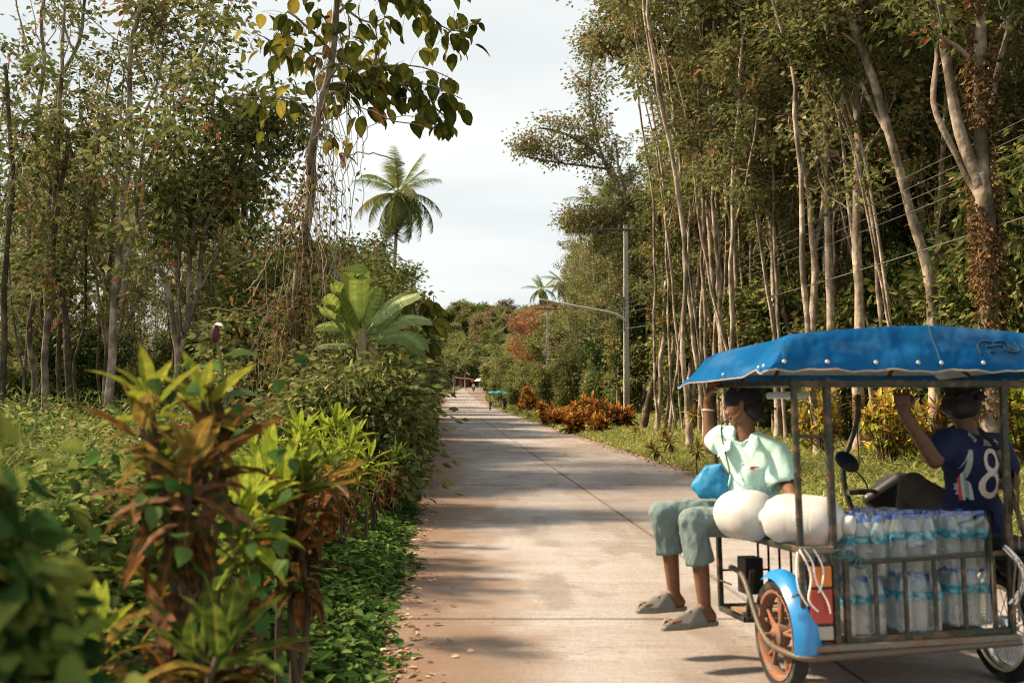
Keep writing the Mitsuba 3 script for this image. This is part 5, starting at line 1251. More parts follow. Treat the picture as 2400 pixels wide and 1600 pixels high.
# ---- motorcycle half (part of the same machine)
MC = part('motorcycle', cat([rbox((1.16, .70, .36), (1.36, 1.12, .66), .05), tube(spline([(1.26, .15, .62), (1.26, .6, .64), (1.26, 1.0, .56), (1.26, 1.30, .78)], 16), [.05] * 16, 10), rbox((1.17, -.12, .58), (1.36, .18, .70), .04)]), 'black_plastic', smooth=40)
obj('saddle', move(rbox((1.14, .05, .70), (1.38, .82, .79), .045), VM), 'saddle', MC, smooth=40); scene['saddle'] = princ((.02, .02, .02), .55)
obj('leg_shield', move(cat([rbox((1.02, 1.10, .45), (1.16, 1.18, .86), .03), rbox((1.36, 1.10, .45), (1.5, 1.18, .86), .03)]), VM), 'black_plastic', MC, smooth=40)
obj('head_cowl', move(man(m3.Manifold.batch_hull([m3.Manifold.sphere(r, 20).translate(c) for c, r in [((1.05, 1.28, .93), .05), ((1.47, 1.28, .93), .05), ((1.26, 1.44, 1.0), .07), ((1.22, 1.22, 1.05), .055), ((1.34, 1.22, 1.04), .05), ((1.26, 1.40, .80), .09)]])), VM), 'black_plastic', MC, smooth=50)
obj('handlebar', move(tube(spline([(.88, 1.16, .985), (1.0, 1.20, .99), (1.15, 1.28, .97), (1.26, 1.30, .97), (1.37, 1.28, .97), (1.52, 1.2, .99), (1.64, 1.16, .985)], 26), .013, 8), VM), 'black_plastic', MC, smooth=True)
for x in (.90, 1.62): obj('grip', move(tube([(x - .06, 1.16, .985), (x + .06, 1.17, .987)], .020, 10), VM), 'rubber', MC, smooth=30)
for x, s in ((1.0, -1), (1.52, 1)):
    mi_k = obj('mirror', move(tube(spline([(x, 1.20, .99), (x + .03 * s, 1.20, 1.06), (x + .13 * s, 1.17, 1.14)], 10), .006, 6), VM), 'black_plastic', MC, smooth=True)
    o = np.array([x + .155 * s, 1.165, 1.175]); mv, mf = lathe([(0, -.012), (.045, -.01), (.056, 0), (.054, .008), (0, .010)], 20); mv = mv * [1.6, 1.0, 1]
    obj('shell', move(move((mv, mf), frame(o, [.8, 0, -.55 * s * -1], [-.3, -1, .12])), VM), 'black_plastic', mi_k, smooth=40)
    gv, gf = lathe([(.05, .0112), (.001, .0112)], 20); obj('glass', move(move((gv * [1.55, .97, 1], gf), frame(o, [.8, 0, -.55 * s * -1], [-.3, -1, .12])), VM), 'mirror_glass', mi_k)
wheel('rear_wheel', (1.26, .28, .288), .285, GM, 0, 'chrome', parent=TT)
wheel('front_wheel', (1.26, 1.62, .288), .285, GM, 0, 'chrome', parent=TT)
obj('fork', move(cat([tube([(1.19, 1.62, .29), (1.19, 1.36, .92)], .018, 8), tube([(1.33, 1.62, .29), (1.33, 1.36, .92)], .018, 8)]), VM), 'black_plastic', MC, smooth=True)
obj('rear_mudguard', move(cat([move(arch(.335, math.radians(20), math.radians(120), .07, .04), mat4((1.26, 0, 0)))]), GM), 'black_plastic', MC, smooth=True)
for x in (1.12, 1.40): obj('shock', move(tube([(x, .26, .32), (x, .34, .66)], .022, 8), VM), 'chrome', MC, smooth=True)
vtube('link_bar', [(1.03, .3, .30), (1.2, .3, .34)], .018); vtube('link_bar', [(1.03, 1.1, .30), (1.2, 1.05, .38)], .018)
vtube('windshield_pipe', [(.955, 1.2, 1.60), (.95, 1.22, 1.42), (.87, 1.24, 1.20), (.86, 1.24, 1.02), (.93, 1.22, .80), (1.02, 1.2, .68)], .018, n=24)
vtube('back_strap_bar', [(1.18, .12, 1.25), (1.24, .12, 1.05), (1.27, .06, .80)], .014)

# ---- two jerrycans lying on the shelf
def jerrycan(label, c, ax, R=.142, H=.40):
    key = thing('jerrycan', label, 'jerrycan', 'white jerrycans on the shelf')
    n = norm(ax)
    M = VM @ frame(c, np.cross([0, 0, 1.0], n), n)
    pr = [(0, -H / 2), (R * .45, -H * .49), (R * .72, -H * .44), (R * .90, -H * .34), (R * .98, -H * .24), (R * 1.0, -.06), (R * .985, -.05), (R * .985, -.04), (R, -.03), (R, H * .16), (R * .985, H * .17), (R * .985, H * .19), (R, H * .2), (R * .96, H * .29), (R * .82, H * .39), (R * .55, H * .465), (.05, H * .5), (.036, H * .505), (.034, H * .54)]
    obj('body', move(lathe(pr, 48), M), 'white_plastic', key, smooth=35)
    C = np.eye(4); C[:3, 3] = (0, 0, 0)
    obj('cap', move(lathe([(.034, H * .52), (.046, H * .52), (.047, H * .60), (.043, H * .615), (0, H * .615)], 28), M), 'white_plastic', key, smooth=35)
    hp = [(-.055, 0, H * .47), (-.05, 0, H * .56), (.0 - .035, .03, H * .585)]
    return key


jerrycan('large white jerrycan lying on the shelf, screw cap towards the camera', (.105, .19, .893), (.72, -.69, -.05), R=.136, H=.42)
jerrycan('white jerrycan lying ahead of the capped one, beside the seated man', (-.055, .60, .897), (.18, -.98, .02), R=.140, H=.40)
# fill the far end caps' shadows: nothing else lies on the shelf

# ---- shrink-wrapped packs of water bottles
scene['bottle_plastic'] = {'type': 'principled', 'base_color': rgb(.88, .94, .95), 'roughness': .08, 'spec_trans': .85, 'eta': 1.33}
scene['cap_blue'] = princ((.012, .07, .34), .4)
scene['label_teal'] = princ(proc(lambda p, n, uv: mix((.012, .16, .22), (.10, .34, .42), smoothstep(.55, .6, noise(p.x * 45, p.y * 45, p.z * 60))) ), .4)
scene['film'] = {'type': 'thindielectric', 'int_ior': 1.55}
bp_ = [(0, 0), (.030, .0), (.0375, .008)]
for i in range(9): bp_ += [(.0385, .02 + .017 * i), (.0365, .026 + .017 * i), (.0385, .032 + .017 * i)]
bp_ += [(.0385, .18), (.0375, .205), (.031, .232), (.0195, .258), (.0145, .266), (.0145, .272), (0, .272)]
shapegroup('bottle_kind', body=mikit.ply(lathe(bp_, 14), 'bottle_plastic', smooth=30), cap=mikit.ply(lathe([(0.0145, .264), (.0165, .264), (.0168, .288), (.015, .291), (0, .291)], 12), 'cap_blue', smooth=35),
           label=mikit.ply(lathe([(.0392, .158), (.0394, .158), (.0394, .200), (.0392, .200)], 14), 'label_teal', smooth=True))
r_ = np.random.default_rng(14)
px_, rows_ = [.235, .525, .815], [.02, .195, .37]
for layer in range(2):
    for ci, x0 in enumerate(px_):
        for ri, y0 in enumerate(rows_):
            pos = ['left', 'middle', 'right'][ci]
            lab = f'{["lower", "upper"][layer]} shrink-wrapped water bottle pack, {pos} column, {["behind the gate bars", "second row back", "farthest row"][ri]}' if layer == 0 else f'upper shrink-wrapped water bottle pack, {pos} column, {["nearest the gate", "second row back", "farthest row"][ri]}'
            key = thing('bottle_pack', lab, 'bottle pack', 'wrapped packs of water bottles')
            tx, ty, dz = r_.normal(0, .04), r_.normal(0, .03), r_.uniform(0, .022)
            base = np.array([x0 + r_.normal(0, .004), y0 + r_.normal(0, .003), .308 + layer * .302 + dz + .018 * ci * (1 if layer == 0 else .5)])
            PM = VM @ mat4(base, 0, 1, ty * .5, tx * .5)
            for a in range(3):
                for b in range(2):
                    inst(numbered(key + '__bottle'), 'bottle_kind', PM @ mat4((.043 + .0815 * a, .042 + .083 * b, r_.uniform(0, .006)), r_.uniform(0, 6), 1, r_.normal(0, .03), r_.normal(0, .035)))
            if ri == 0 or layer == 1:
                hull = m3.Manifold.batch_hull([m3.Manifold.cylinder(h, rr, rr, 16).translate((x, y, z)) for x in (.043, .206) for y in (.042, .125) for z, h, rr in ((-.002, .215, .0415), (.212, .082, .024))])
                v, f = man(hull); v = trimesh.remesh.subdivide_to_size(v, f, .05)
                vv, ff = v[0], v[1]; vv = vv + .0035 * (meshkit.noise(vv * 38 + layer * 9 + ci * 3, 5)[:, None] - .5) * norm(vv - [.124, .083, .13])
                obj('wrap', move((vv, ff), PM), 'film', key, smooth=50)
# ---------------------------------------------------------------- people
def skin(c0, c1):
    return two({'type': 'principled', 'base_color': proc(lambda p, n, uv: mix(c0, c1, fbm(p.x * 26, p.y * 26, p.z * 26, 3)) * (.92 + .14 * noise(p.x * 160, p.y * 160, p.z * 160))), 'roughness': .48, 'specular': .4})


scene['skin_brown'] = skin((.12, .052, .027), (.19, .088, .047))
scene['skin_dark'] = skin((.07, .032, .018), (.11, .052, .03))


def cloth_mat(c0, c1, weave=420, rough=.85, bump=.004):
    return {'type': 'bumpmap', 'nested_texture': proc(lambda p, n, uv: fbm(p.x * 30, p.y * 30, p.z * 18, 3), 3e-3), 'scale': bump,
            'b': two({'type': 'principled', 'base_color': proc(lambda p, n, uv: mix(c0, c1, fbm(p.x * 9, p.y * 9, p.z * 9, 3)) * (.93 + .12 * noise(p.x * weave, p.y * weave, p.z * weave))), 'roughness': rough, 'specular': .2, 'sheen': .3})}


scene['mint_cloth'] = cloth_mat((.47, .72, .64), (.55, .79, .72))
scene['denim_worn'] = cloth_mat((.115, .165, .165), (.19, .24, .235), bump=.01)
scene['cap_black'] = princ((.008, .008, .009), .85)
scene['hair_black'] = princ((.007, .006, .006), .6)
scene['clog_rubber'] = princ(proc(lambda p, n, uv: mix((.13, .12, .105), (.20, .185, .165), fbm(p.x * 18, p.y * 18, p.z * 18, 3))), .7)
scene['bag_blue'] = cloth_mat((.015, .17, .36), (.03, .24, .45), rough=.5)
scene['jersey_navy'] = cloth_mat((.006, .011, .04), (.010, .018, .058))
scene['print_white'] = princ((.50, .44, .40), .7); scene['print_grey'] = princ((.28, .31, .30), .7); scene['print_red'] = princ((.36, .02, .015), .7)
scene['dark_cloth'] = cloth_mat((.03, .028, .022), (.05, .045, .035))
scene['white_cloth'] = princ((.7, .7, .68), .8); scene['band'] = princ((.62, .52, .36), .7)
scene['eye'] = princ((.5, .48, .45), .2)


def ball(c, r, s=(1, 1, 1), n=22): return m3.Manifold.sphere(1, n).scale([r * s[0], r * s[1], r * s[2]]).translate([float(q) for q in c])
def hull(*sp): return m3.Manifold.batch_hull([ball(c, r) for c, r in sp])
def chain(pts): return m3.Manifold.batch_boolean([hull(pts[i], pts[i + 1]) for i in range(len(pts) - 1)], m3.OpType.Add) if len(pts) > 2 else hull(*pts)
def join(parts): return m3.Manifold.batch_boolean(list(parts), m3.OpType.Add)


def smooth_mesh(m, edge=.02, it=12, lamb=.5):
    m = m.refine_to_length(edge); v, f = man(m)
    t = trimesh.Trimesh(v, f, process=True, merge_norm=True); trimesh.smoothing.filter_taubin(t, lamb=lamb, nu=.52, iterations=it)
    return np.array(t.vertices), np.array(t.faces)


def wrinkle(m, amp, s, dirs=(1, 1, 1), seed=1):
    v, f = m; t = trimesh.Trimesh(v, f, process=False); n = t.vertex_normals
    q = meshkit.fbm(v * s * np.asarray(dirs), 3, seed); q = 1 - np.abs(2 * q - 1) * 1.6
    return v + n * (q[:, None] - .3) * amp, f


def hand(w, d, palm, s=1.0, curl=.5, thumb=1, spread=.10):
    """Hand from the wrist w along d; palm: the side the palm faces; curl per joint in radians; thumb +1/-1 for the side."""
    d = norm(d); palm = norm(palm - d * (palm @ d)); side = np.cross(d, palm) * thumb
    P_ = lambda a, b, c: w + (d * a + side * b + palm * c) * s
    out = [hull((w, .027 * s), (P_(.03, .018, 0), .020 * s), (P_(.03, -.018, 0), .019 * s)), hull((P_(.03, .022, 0), .016 * s), (P_(.03, -.022, 0), .015 * s), (P_(.088, .032, -.002), .0115 * s), (P_(.083, -.034, -.002), .0105 * s))]
    for i, (off, ln) in enumerate([(.032, .94), (.011, 1.04), (-.011, .97), (-.032, .78)]):
        p = P_(.087, off, -.002); ang = curl * (.5 if np.ndim(curl) == 0 else .5); pts = [(p, .0098 * s)]; dd = d + side * spread * (off / .03)
        for seg, r in ((.042, .0092), (.027, .0085), (.022, .0072)):
            q = norm(dd * math.cos(ang) + palm * math.sin(ang)); p = p + q * seg * ln * s; pts.append((p, r * s)); ang += curl
        out.append(chain(pts))
    p0, p1 = P_(.025, .026, .008), P_(.055, .05, .022)
    out.append(chain([(p0, .0135 * s), (p1, .0115 * s), (p1 + norm(d * .8 + palm * .55 + side * .05) * .032 * s, .0102 * s), (p1 + norm(d * .7 + palm * .9 - side * .1) * .056 * s, .0082 * s)]))
    return join(out)


def head(c, face, up, s=1.0, tone='skin_brown'):
    """Head with its centre c, looking along face."""
    face = norm(face); r = norm(np.cross(face, up)); up = np.cross(r, face)
    Q = lambda x, y, z: c + (r * x + face * y + up * z) * s
    skull = hull((Q(0, -.022, .035), .083 * s), (Q(0, .018, .030), .077 * s), (Q(.020, .035, -.012), .055 * s), (Q(-.020, .035, -.012), .055 * s))
    jaw = hull((Q(.03, .032, -.05), .038 * s), (Q(-.03, .032, -.05), .038 * s), (Q(0, .066, -.088), .022 * s), (Q(.045, -.005, -.03), .03 * s), (Q(-.045, -.005, -.03), .03 * s))
    nose = hull((Q(0, .088, .012), .008 * s), (Q(0, .109, -.022), .0115 * s), (Q(.012, .095, -.026), .008 * s), (Q(-.012, .095, -.026), .008 * s))
    brow = hull((Q(.034, .078, .026), .012 * s), (Q(-.034, .078, .026), .012 * s)); lip = hull((Q(.016, .089, -.052), .008 * s), (Q(-.016, .089, -.052), .008 * s)); lip2 = hull((Q(.013, .086, -.062), .008 * s), (Q(-.013, .086, -.062), .008 * s))
    ears = [hull((Q(k * .080, -.005, .012), .011 * s), (Q(k * .090, -.018, .022), .011 * s), (Q(k * .083, -.008, -.022), .009 * s)) for k in (1, -1)]
    return join([skull, jaw, nose, brow, lip, lip2] + ears), Q


# ---- the passenger: sits sideways on the bench, legs out to the left, one hand round the front post
def W(px, py, d): return P(px, py, d)


PS = thing('person', 'person in mint green polo shirt and black cap sitting sideways, legs dangling', 'person', 'people riding the sidecar tricycle')
hipc = L(.16, .93, .86)
hipF, hipN = hipc + _r * -.02 + _f * .09, hipc + _r * .0 - _f * .09             # far (right) and near (left) hip
knF, knN = W(1552, 1204, 5.98), W(1622, 1222, 5.76)
anF, anN = W(1580, 1392, 6.02), W(1652, 1425, 5.76)
shc = W(1757, 1044, 5.88); sdir = norm(np.array([.80, -.52, -.20]))
shN, shF = shc + sdir * .175, shc - sdir * .175 + np.array([0, 0, .02])
neck = shc + np.array([-.015, .0, .065]); hc = W(1743, 953, 5.88); fdir = np.array([-.84, .42, -.16])
chest = (shc + hipc) / 2 + np.array([-.0, -.02, .06]); belly = hipc * .65 + shc * .35 + np.array([-.03, -.02, 0])
elF, wrF = W(1664, 1048, 6.10), W(1659, 946, 6.12)
elN, wrN = W(1845, 1135, 5.74), W(1862, 1172, 5.52)
hd, HQ = head(hc, fdir, np.array([.06, .02, 1.]), 1.0)
bodyparts = [hull((hipF, .095), (hipN, .095), (belly, .11)), hull((belly, .115), (chest, .12)), hull((chest, .115), (shF, .055), (shN, .055)), hull((shc + [0, 0, .02], .06), (neck, .052)), hull((neck, .050), (hc - np.array([0, 0, .05]), .052)), hd,
             chain([(shF, .052), (elF, .040), (wrF, .027)]), chain([(shN, .052), (elN, .042), (wrN, .028)]),
             chain([(hipF, .085), (knF, .058)]), chain([(hipN, .085), (knN, .058)]),
             chain([(knF, .056), (knF * .62 + anF * .38 + _f * -.01 + _r * .015, .052), (anF, .036)]), chain([(knN, .056), (knN * .62 + anN * .38 + _r * .015, .052), (anN, .036)])]
feet = []
for an, toe, up_ in ((anF, W(1506, 1422, 5.95), 0), (anN, W(1566, 1462, 5.66), 0)):
    hl = an + np.array([.035, 0, -.045]); tp2 = toe + np.array([0, 0, .015]); sd = norm(np.cross(toe - an, [0, 0, 1]))
    feet.append(join([hull((an, .036), (hl, .032), ((hl + tp2) / 2 + [0, 0, .012], .032)), hull((hl, .030), ((hl + tp2) / 2, .030), (tp2 * .82 + hl * .18 + sd * .02, .022), (tp2 * .82 + hl * .18 - sd * .02, .02))] +
                     [hull((tp2 * .8 + hl * .2 + sd * q, .013), (tp2 * .98 + hl * .02 + sd * q * 1.1, rr)) for q, rr in ((.028, .0135), (.010, .0105), (-.006, .0098), (-.021, .009), (-.034, .0085))]))
grip = hand(wrF, np.array([.14, -.02, 1.]), np.array([.75, -.55, 0.]), 1.0, .75, -1)
rest = hand(wrN, np.array([.30, -.62, -.55]), np.array([.1, -.35, -1.]), 1.0, .32, 1)
bv, bf = smooth_mesh(join(bodyparts + feet + [grip, rest]), .013, 8)
obj('body', (bv, bf), 'skin_brown', PS, smooth=True)
# shirt: torso, two sleeves, placket and an open collar, a pocket with a small red mark
hem = hipc + np.array([-.02, -.01, -.035])
sl = lambda s, e, a, b, q: hull((s, a), (s + (e - s) * q, b))
shirt = join([hull((hipF + [0, 0, -.01], .118), (hipN + [0, 0, -.01], .122), (belly, .135)), hull((belly, .138), (chest, .143)), hull((chest, .142), (shF - [0, 0, .02], .058), (shN - [0, 0, .02], .058)), hull((shF, .058), (shN, .058), (neck - [0, 0, .03], .066)),
              hull((shF, .060), (shF * .38 + elF * .62, .064), (shF * .7 + elF * .3 - [0, 0, .03], .058)), hull((shN, .060), (shN * .2 + elN * .8, .084), (shN * .6 + elN * .4 - [0, 0, .02], .075), (chest + sdir * .05, .10))])
cut = hull((neck + [0, 0, .01], .058), (neck + [0, 0, .15], .075), (neck + norm([-.75, -.66, 0]) * .05 + [0, 0, .0], .05))
vcut = hull((neck + norm([-.72, -.69, 0]) * .10 + [0, 0, -.02], .024), (neck + norm([-.72, -.69, 0]) * .15 + [0, 0, -.12], .008), (neck + norm([-.72, -.69, 0]) * .05 + [0, 0, .03], .045))
shell = shirt - cut - vcut
# open sleeve ends
for s, e, q, rr in ((shF, elF, .62, .048), (shN, elN, .80, .062)):
    p = s + (e - s) * q; dd = norm(e - s); shell = shell - hull((p + dd * .02, rr), (p + dd * .10, rr + .02)) - hull((p + dd * .078, .10), (p + dd * .16, .10))
sv, sf = smooth_mesh(shell, .014, 14)
sv, sf = wrinkle((sv, sf), .010, 7, (1, 1, .4), 4)
SH = obj('shirt', (sv, sf), 'mint_cloth', PS, smooth=True)
fo = norm([-.70, -.71, 0]); fs = norm(np.cross(fo, [0, 0, 1]))                     # the chest faces fo
for k in (1, -1):
    pts = [neck + np.array([0, 0, .035]) - fo * .055 + fs * k * .045, neck + fs * k * .075 + np.array([0, 0, .012]), neck + fo * .075 + fs * k * .062 - np.array([0, 0, .03]), neck + fo * .115 + fs * k * .045 - np.array([0, 0, .085])]
    inner = spline(pts, 10); outer = inner + fs * k * np.linspace(.026, .072, 10)[:, None] - np.array([0, 0, 1]) * np.linspace(.058, .045, 10)[:, None] + fo * .022
    g = np.stack([inner, (inner + outer) / 2 + fo * .012 + [0, 0, .006], outer], 1); c_ = sheet(g); g2 = sheet(g - fo * .006)
    obj('collar', cat([c_, (g2[0], g2[1][:, ::-1])]), 'mint_cloth', SH, smooth=True)
def on_shirt(u, z, lift=.004):
    """A point of the shirt front, u to the side along fs, z height, found by a ray from outside."""
    o = np.array([chest[0], chest[1], z]) + fs * u + fo * .6
    loc, _, _ = trimesh.Trimesh(sv, sf, process=False).ray.intersects_location([o], [-fo])
    if len(loc) == 0: return np.array([chest[0], chest[1], z]) + fs * u + fo * .15
    return loc[np.argmin(np.linalg.norm(loc - o, axis=1))] + fo * lift


zc = shc[2]
pk = np.array([[on_shirt(u, z) for u in np.linspace(-.115, -.035, 5)] for z in np.linspace(zc - .225, zc - .125, 5)]); obj('pocket', sheet(pk), 'mint_cloth', SH, smooth=True)
for i, (u, z, w_, mt) in enumerate([(-.075, zc - .118, .022, 'print_red'), (-.06, zc - .126, .012, 'print_red'), (-.087, zc - .125, .008, 'white_cloth')]):
    lg = np.array([[on_shirt(a, b, .007) for a in np.linspace(u - w_, u + w_, 4)] for b in np.linspace(z - .005, z + .005, 3)]); obj('chest_logo', sheet(lg), mt, SH, smooth=True)
for z in (zc - .10, zc - .19): obj('button', move(lathe([(.006, 0), (.006, .003), (0, .004)], 8), frame(on_shirt(.0, z, .002), fs, fo)), 'white_cloth', SH, smooth=True)
# rolled-up trousers
def leg(h, k, a, end=.44): return [hull((h, .108), (h * .4 + k * .6, .084)), hull((h * .4 + k * .6, .084), (k, .068)), hull((k, .068), (k + (a - k) * end + _r * .01, .072))]
tr_ = join(leg(hipF, knF, anF) + leg(hipN, knN, anN) + [hull((hipF, .112), (hipN, .112), (hipc + [0, 0, .04], .11))])
for k, a in ((knF, anF), (knN, anN)):
    p = k + (a - k) * .44 + _r * .01; dd = norm(a - k); tr_ = tr_ - hull((p + dd * .0, .056), (p + dd * .12, .066)) - hull((p + dd * .055, .12), (p + dd * .2, .12)).translate([float(q) for q in dd * .055])
tv, tf = smooth_mesh(tr_, .015, 10); tv, tf = wrinkle((tv, tf), .022, 11, (1, 1, .4), 7)
obj('trousers', (tv, tf), 'denim_worn', PS, smooth=True)
# cap worn with the peak to the back
capm = hull((HQ(0, -.024, .045), .094), (HQ(0, .016, .048), .089)) - hull((HQ(0, .16, -.10), .118), (HQ(0, -.0, -.115), .118), (HQ(0, -.16, -.145), .118))
cv_, cf_ = smooth_mesh(capm, .012, 6); CP = obj('cap', (cv_, cf_), 'cap_black', PS, smooth=True)
pk_ = join([hull((HQ(.055, -.085, .005), .008), (HQ(-.055, -.085, .005), .008), (HQ(.042, -.165, -.035), .006), (HQ(-.042, -.165, -.035), .006), (HQ(0, -.18, -.042), .006))])
obj('peak', smooth_mesh(pk_, .012, 2), 'cap_black', CP, smooth=40)
tx = meshkit.text_mesh('LOREM', .014, .001) if False else None
for i, (z, a0, a1) in enumerate(((.052, .3, .62), (.034, .25, .66), (.02, .3, .6))):
    for k in range(5):
        a = math.pi * (a0 + (a1 - a0) * (k + .2 * (i % 2)) / 5) + math.pi; rr = .1045
        o = HQ(-rr * math.cos(a - math.pi) * 0 + rr * math.sin(a) * -1 * .92, -.012 + rr * math.cos(a) * .9 * (1 if True else 0), z)
        obj('lettering', move(rbox((-.005, -.0015, -.0035), (.005, .0015, .0035), .001), frame(o, np.cross([0, 0, 1.], o - HQ(0, -.01, z)), [0, 0, 1.])), 'print_grey', CP)
hairm = hull((HQ(0, -.062, -.01), .06), (HQ(.05, -.045, -.02), .035), (HQ(-.05, -.045, -.02), .035), (HQ(0, -.075, -.06), .035))
obj('hair', smooth_mesh(hairm, .014, 4), 'hair_black', PS, smooth=True)
for k in (1, -1): obj('eye', move((lambda q: (np.array(q.vertices) * .0105, np.array(q.faces)))(trimesh.creation.icosphere(2)), mat4(HQ(k * .034, .078, .012))), 'eye', PS, smooth=True)
obj('wristband', tube(np.array([wrF + (elF - wrF) * .14 + .031 * (np.array([math.cos(a), math.sin(a), 0])) for a in np.linspace(0, 2 * np.pi, 20)]), .006, 6), 'band', PS, smooth=True)
nk = [neck + fo * .048 + fs * .055 * math.sin(a) + np.array([0, 0, .01 - .045 * math.cos(a)]) + fo * .05 * math.cos(a) * .5 for a in np.linspace(-1.5, 1.5, 14)]
obj('necklace', tube(np.array(nk), .0022, 4), 'cap_black', PS, smooth=True)
# rubber clogs with a toe opening
for fi, (an, toe) in enumerate(((anF, W(1506, 1422, 5.95)), (anN, W(1566, 1462, 5.66)))):
    hl = an + np.array([.045, 0, -.060]); d_ = norm((toe - hl) * [1, 1, .8]); sd = norm(np.cross(d_, [0, 0, 1])); up_ = np.cross(sd, d_); Ln = np.linalg.norm(toe - hl) + .035
    M = np.eye(4); M[:3, 0], M[:3, 1], M[:3, 2], M[:3, 3] = d_, -sd, up_, hl - up_ * .012
    out = [(-.035, 0), (-.02, .030), (.04, .034), (.10, .036), (.17, .048), (.22, .045), (Ln, .022), (Ln + .008, 0)]
    poly = Polygon(out + [(x, -y * 1.02) for x, y in out[-2:0:-1]]).buffer(-.012).buffer(.02).buffer(-.008)
    so = m3.CrossSection([np.array(poly.exterior.coords)[:-1]], m3.FillRule.NonZero)
    sole = so.extrude(.024).translate([0, 0, -.022])
    upper = m3.Manifold.batch_hull([m3.Manifold.sphere(r, 18).translate(list(c)) for c, r in [((.08, .034, .012), .024), ((.08, -.034, .012), .024), ((.10, 0, .066), .028), ((.18, .042, .008), .022), ((.18, -.042, .008), .022), ((Ln - .03, .020, .012), .022), ((Ln - .03, -.020, .012), .022), ((.17, 0, .048), .024)]])
    inner = m3.Manifold.batch_hull([m3.Manifold.sphere(r, 18).translate(list(c)) for c, r in [((.04, 0, .03), .046), ((.20, .012, .014), .024), ((.20, -.012, .014), .024), ((.1, 0, .05), .03)]])
    hole = m3.Manifold.sphere(1, 16).scale([.028, .020, .03]).translate([Ln - .035, .010, .022])
    vents = [m3.Manifold.cylinder(.08, .006, .006, 10).translate([x, y, .0]) for x, y in ((.15, .022), (.15, -.02), (.18, .0), (.125, .0))]
    cl = (upper - inner - hole)
    for q in vents: cl = cl - q
    v1 = smooth_mesh(sole + cl, .010, 3)
    obj('clog', move(v1, M), 'clog_rubber', PS, smooth=40)
# blue shoulder bag
BG = thing('shoulder_bag', 'blue shoulder bag hanging at the hip of the seated passenger', 'bag')
bc = W(1668, 1128, 5.93)
bm = hull((bc + [.045, -.02, .085], .022), (bc + [-.02, .02, .06], .028), (bc + [-.075, .03, -.03], .035), (bc + [-.05, .0, -.065], .032), (bc + [.05, -.03, -.065], .035), (bc + [.06, -.02, .03], .03))
obj('pouch', wrinkle(smooth_mesh(bm, .014, 4), .010, 11, seed=5), 'bag_blue', BG, smooth=True)
obj('strap', tube(spline([bc + [.04, -.02, .10], chest + fo * .16 - fs * .0 + [-.06, .02, .0], shF + fo * .05 + [.03, 0, .07], shc - fo * .06 + [.02, .02, .05]], 18), .0045, 6), 'cap_black', BG, smooth=True)

# ---- the driver: seen from behind, left fist raised, navy jersey with the number 18
DR = thing('person', 'person driving, seen from behind in a navy number 18 jersey, fist raised', 'person', 'people riding the sidecar tricycle')
dh = L(1.27, .52, .84); dB = W(2278, 1060, 5.55)
dsh = W(2272, 1040, 5.55); dsd = norm(np.array([.93, .28, 0.0]))
dL, dRr = W(2218, 1034, 5.50), W(2335, 1046, 5.68)
dn = dsh + np.array([.0, 0, .055]); dhc = W(2258, 958, 5.58); df = np.array([.55, .62, -.25])
dhL, dhR = dh - _r * .09, dh + _r * .09
dkL, dkR = W(2140, 1142, 5.95), L(1.50, .95, .80)
dfL, dfR = L(1.10, .98, .40), L(1.44, .9, .34)
eL, wL = W(2190, 1078, 5.42), W(2118, 966, 5.36)
eR, wR_ = W(2372, 1130, 5.85), L(1.60, 1.12, 1.0)
dhd, DQ = head(dhc, df, np.array([0, 0, 1.]), 1.05)
dchest = (dsh + dh) / 2 + np.array([0, 0, .07]); dbel = dh * .62 + dsh * .38
parts_ = [hull((dhL, .10), (dhR, .10), (dbel, .115)), hull((dbel, .118), (dchest, .125)), hull((dchest, .12), (dL, .058), (dRr, .058)), hull((dsh, .06), (dn, .054)), hull((dn, .054), (dhc - [0, 0, .05], .056)), dhd,
          chain([(dL, .054), (eL, .046), (wL, .030)]), chain([(dRr, .054), (eR, .044), (wR_, .030)]), chain([(dhL, .09), (dkL, .062), (dfL, .042)]), chain([(dhR, .09), (dkR, .062), (dfR, .042)]),
          hull((dfL, .04), (dfL + _F * .15, .03)), hull((dfR, .04), (dfR + _F * .15, .03)), hand(wL, np.array([-.06, .03, 1.]), np.array([.3, .9, 0]), 1.0, 1.5, -1), hand(wR_, _F * 1.0 + _r * .2, np.array([0, 0, -1.]), 1.0, .8, -1)]
obj('body', smooth_mesh(join(parts_), .014, 8), 'skin_dark', DR, smooth=True)
js = join([hull((dhL + [0, 0, -.02], .118), (dhR + [0, 0, -.02], .118), (dbel, .130)), hull((dbel, .132), (dchest, .138)), hull((dchest, .135), (dL, .072), (dRr, .072)), hull((dL, .068), (dRr, .068), (dn - [0, 0, .04], .062)), hull((dL, .075), (dL * .5 + eL * .5, .074)), hull((dRr, .075), (dRr * .45 + eR * .55, .075))])
js = js - hull((dn + [0, 0, .02], .056), (dn + [0, 0, .15], .07))
jv, jf = smooth_mesh(js, .014, 10); jv, jf = wrinkle((jv, jf), .010, 8, (1, 1, .4), 9)
JS = obj('jersey', (jv, jf), 'jersey_navy', DR, smooth=True)
dtr = join([hull((dhL, .115), (dkL, .085)), hull((dkL, .085), (dkL * .45 + dfL * .55, .075)), hull((dhR, .115), (dkR, .085)), hull((dkR, .085), (dkR * .45 + dfR * .55, .075)), hull((dhL, .115), (dhR, .115))])
obj('shorts', wrinkle(smooth_mesh(dtr, .018, 6), .012, 9, seed=3), 'dark_cloth', DR, smooth=True)
rh = np.random.default_rng(9)
hp_ = [hull((DQ(0, -.03, .055), .092), (DQ(0, .025, .065), .082), (DQ(0, -.065, -.01), .065), (DQ(.05, -.045, -.005), .05), (DQ(-.05, -.045, -.005), .05))]
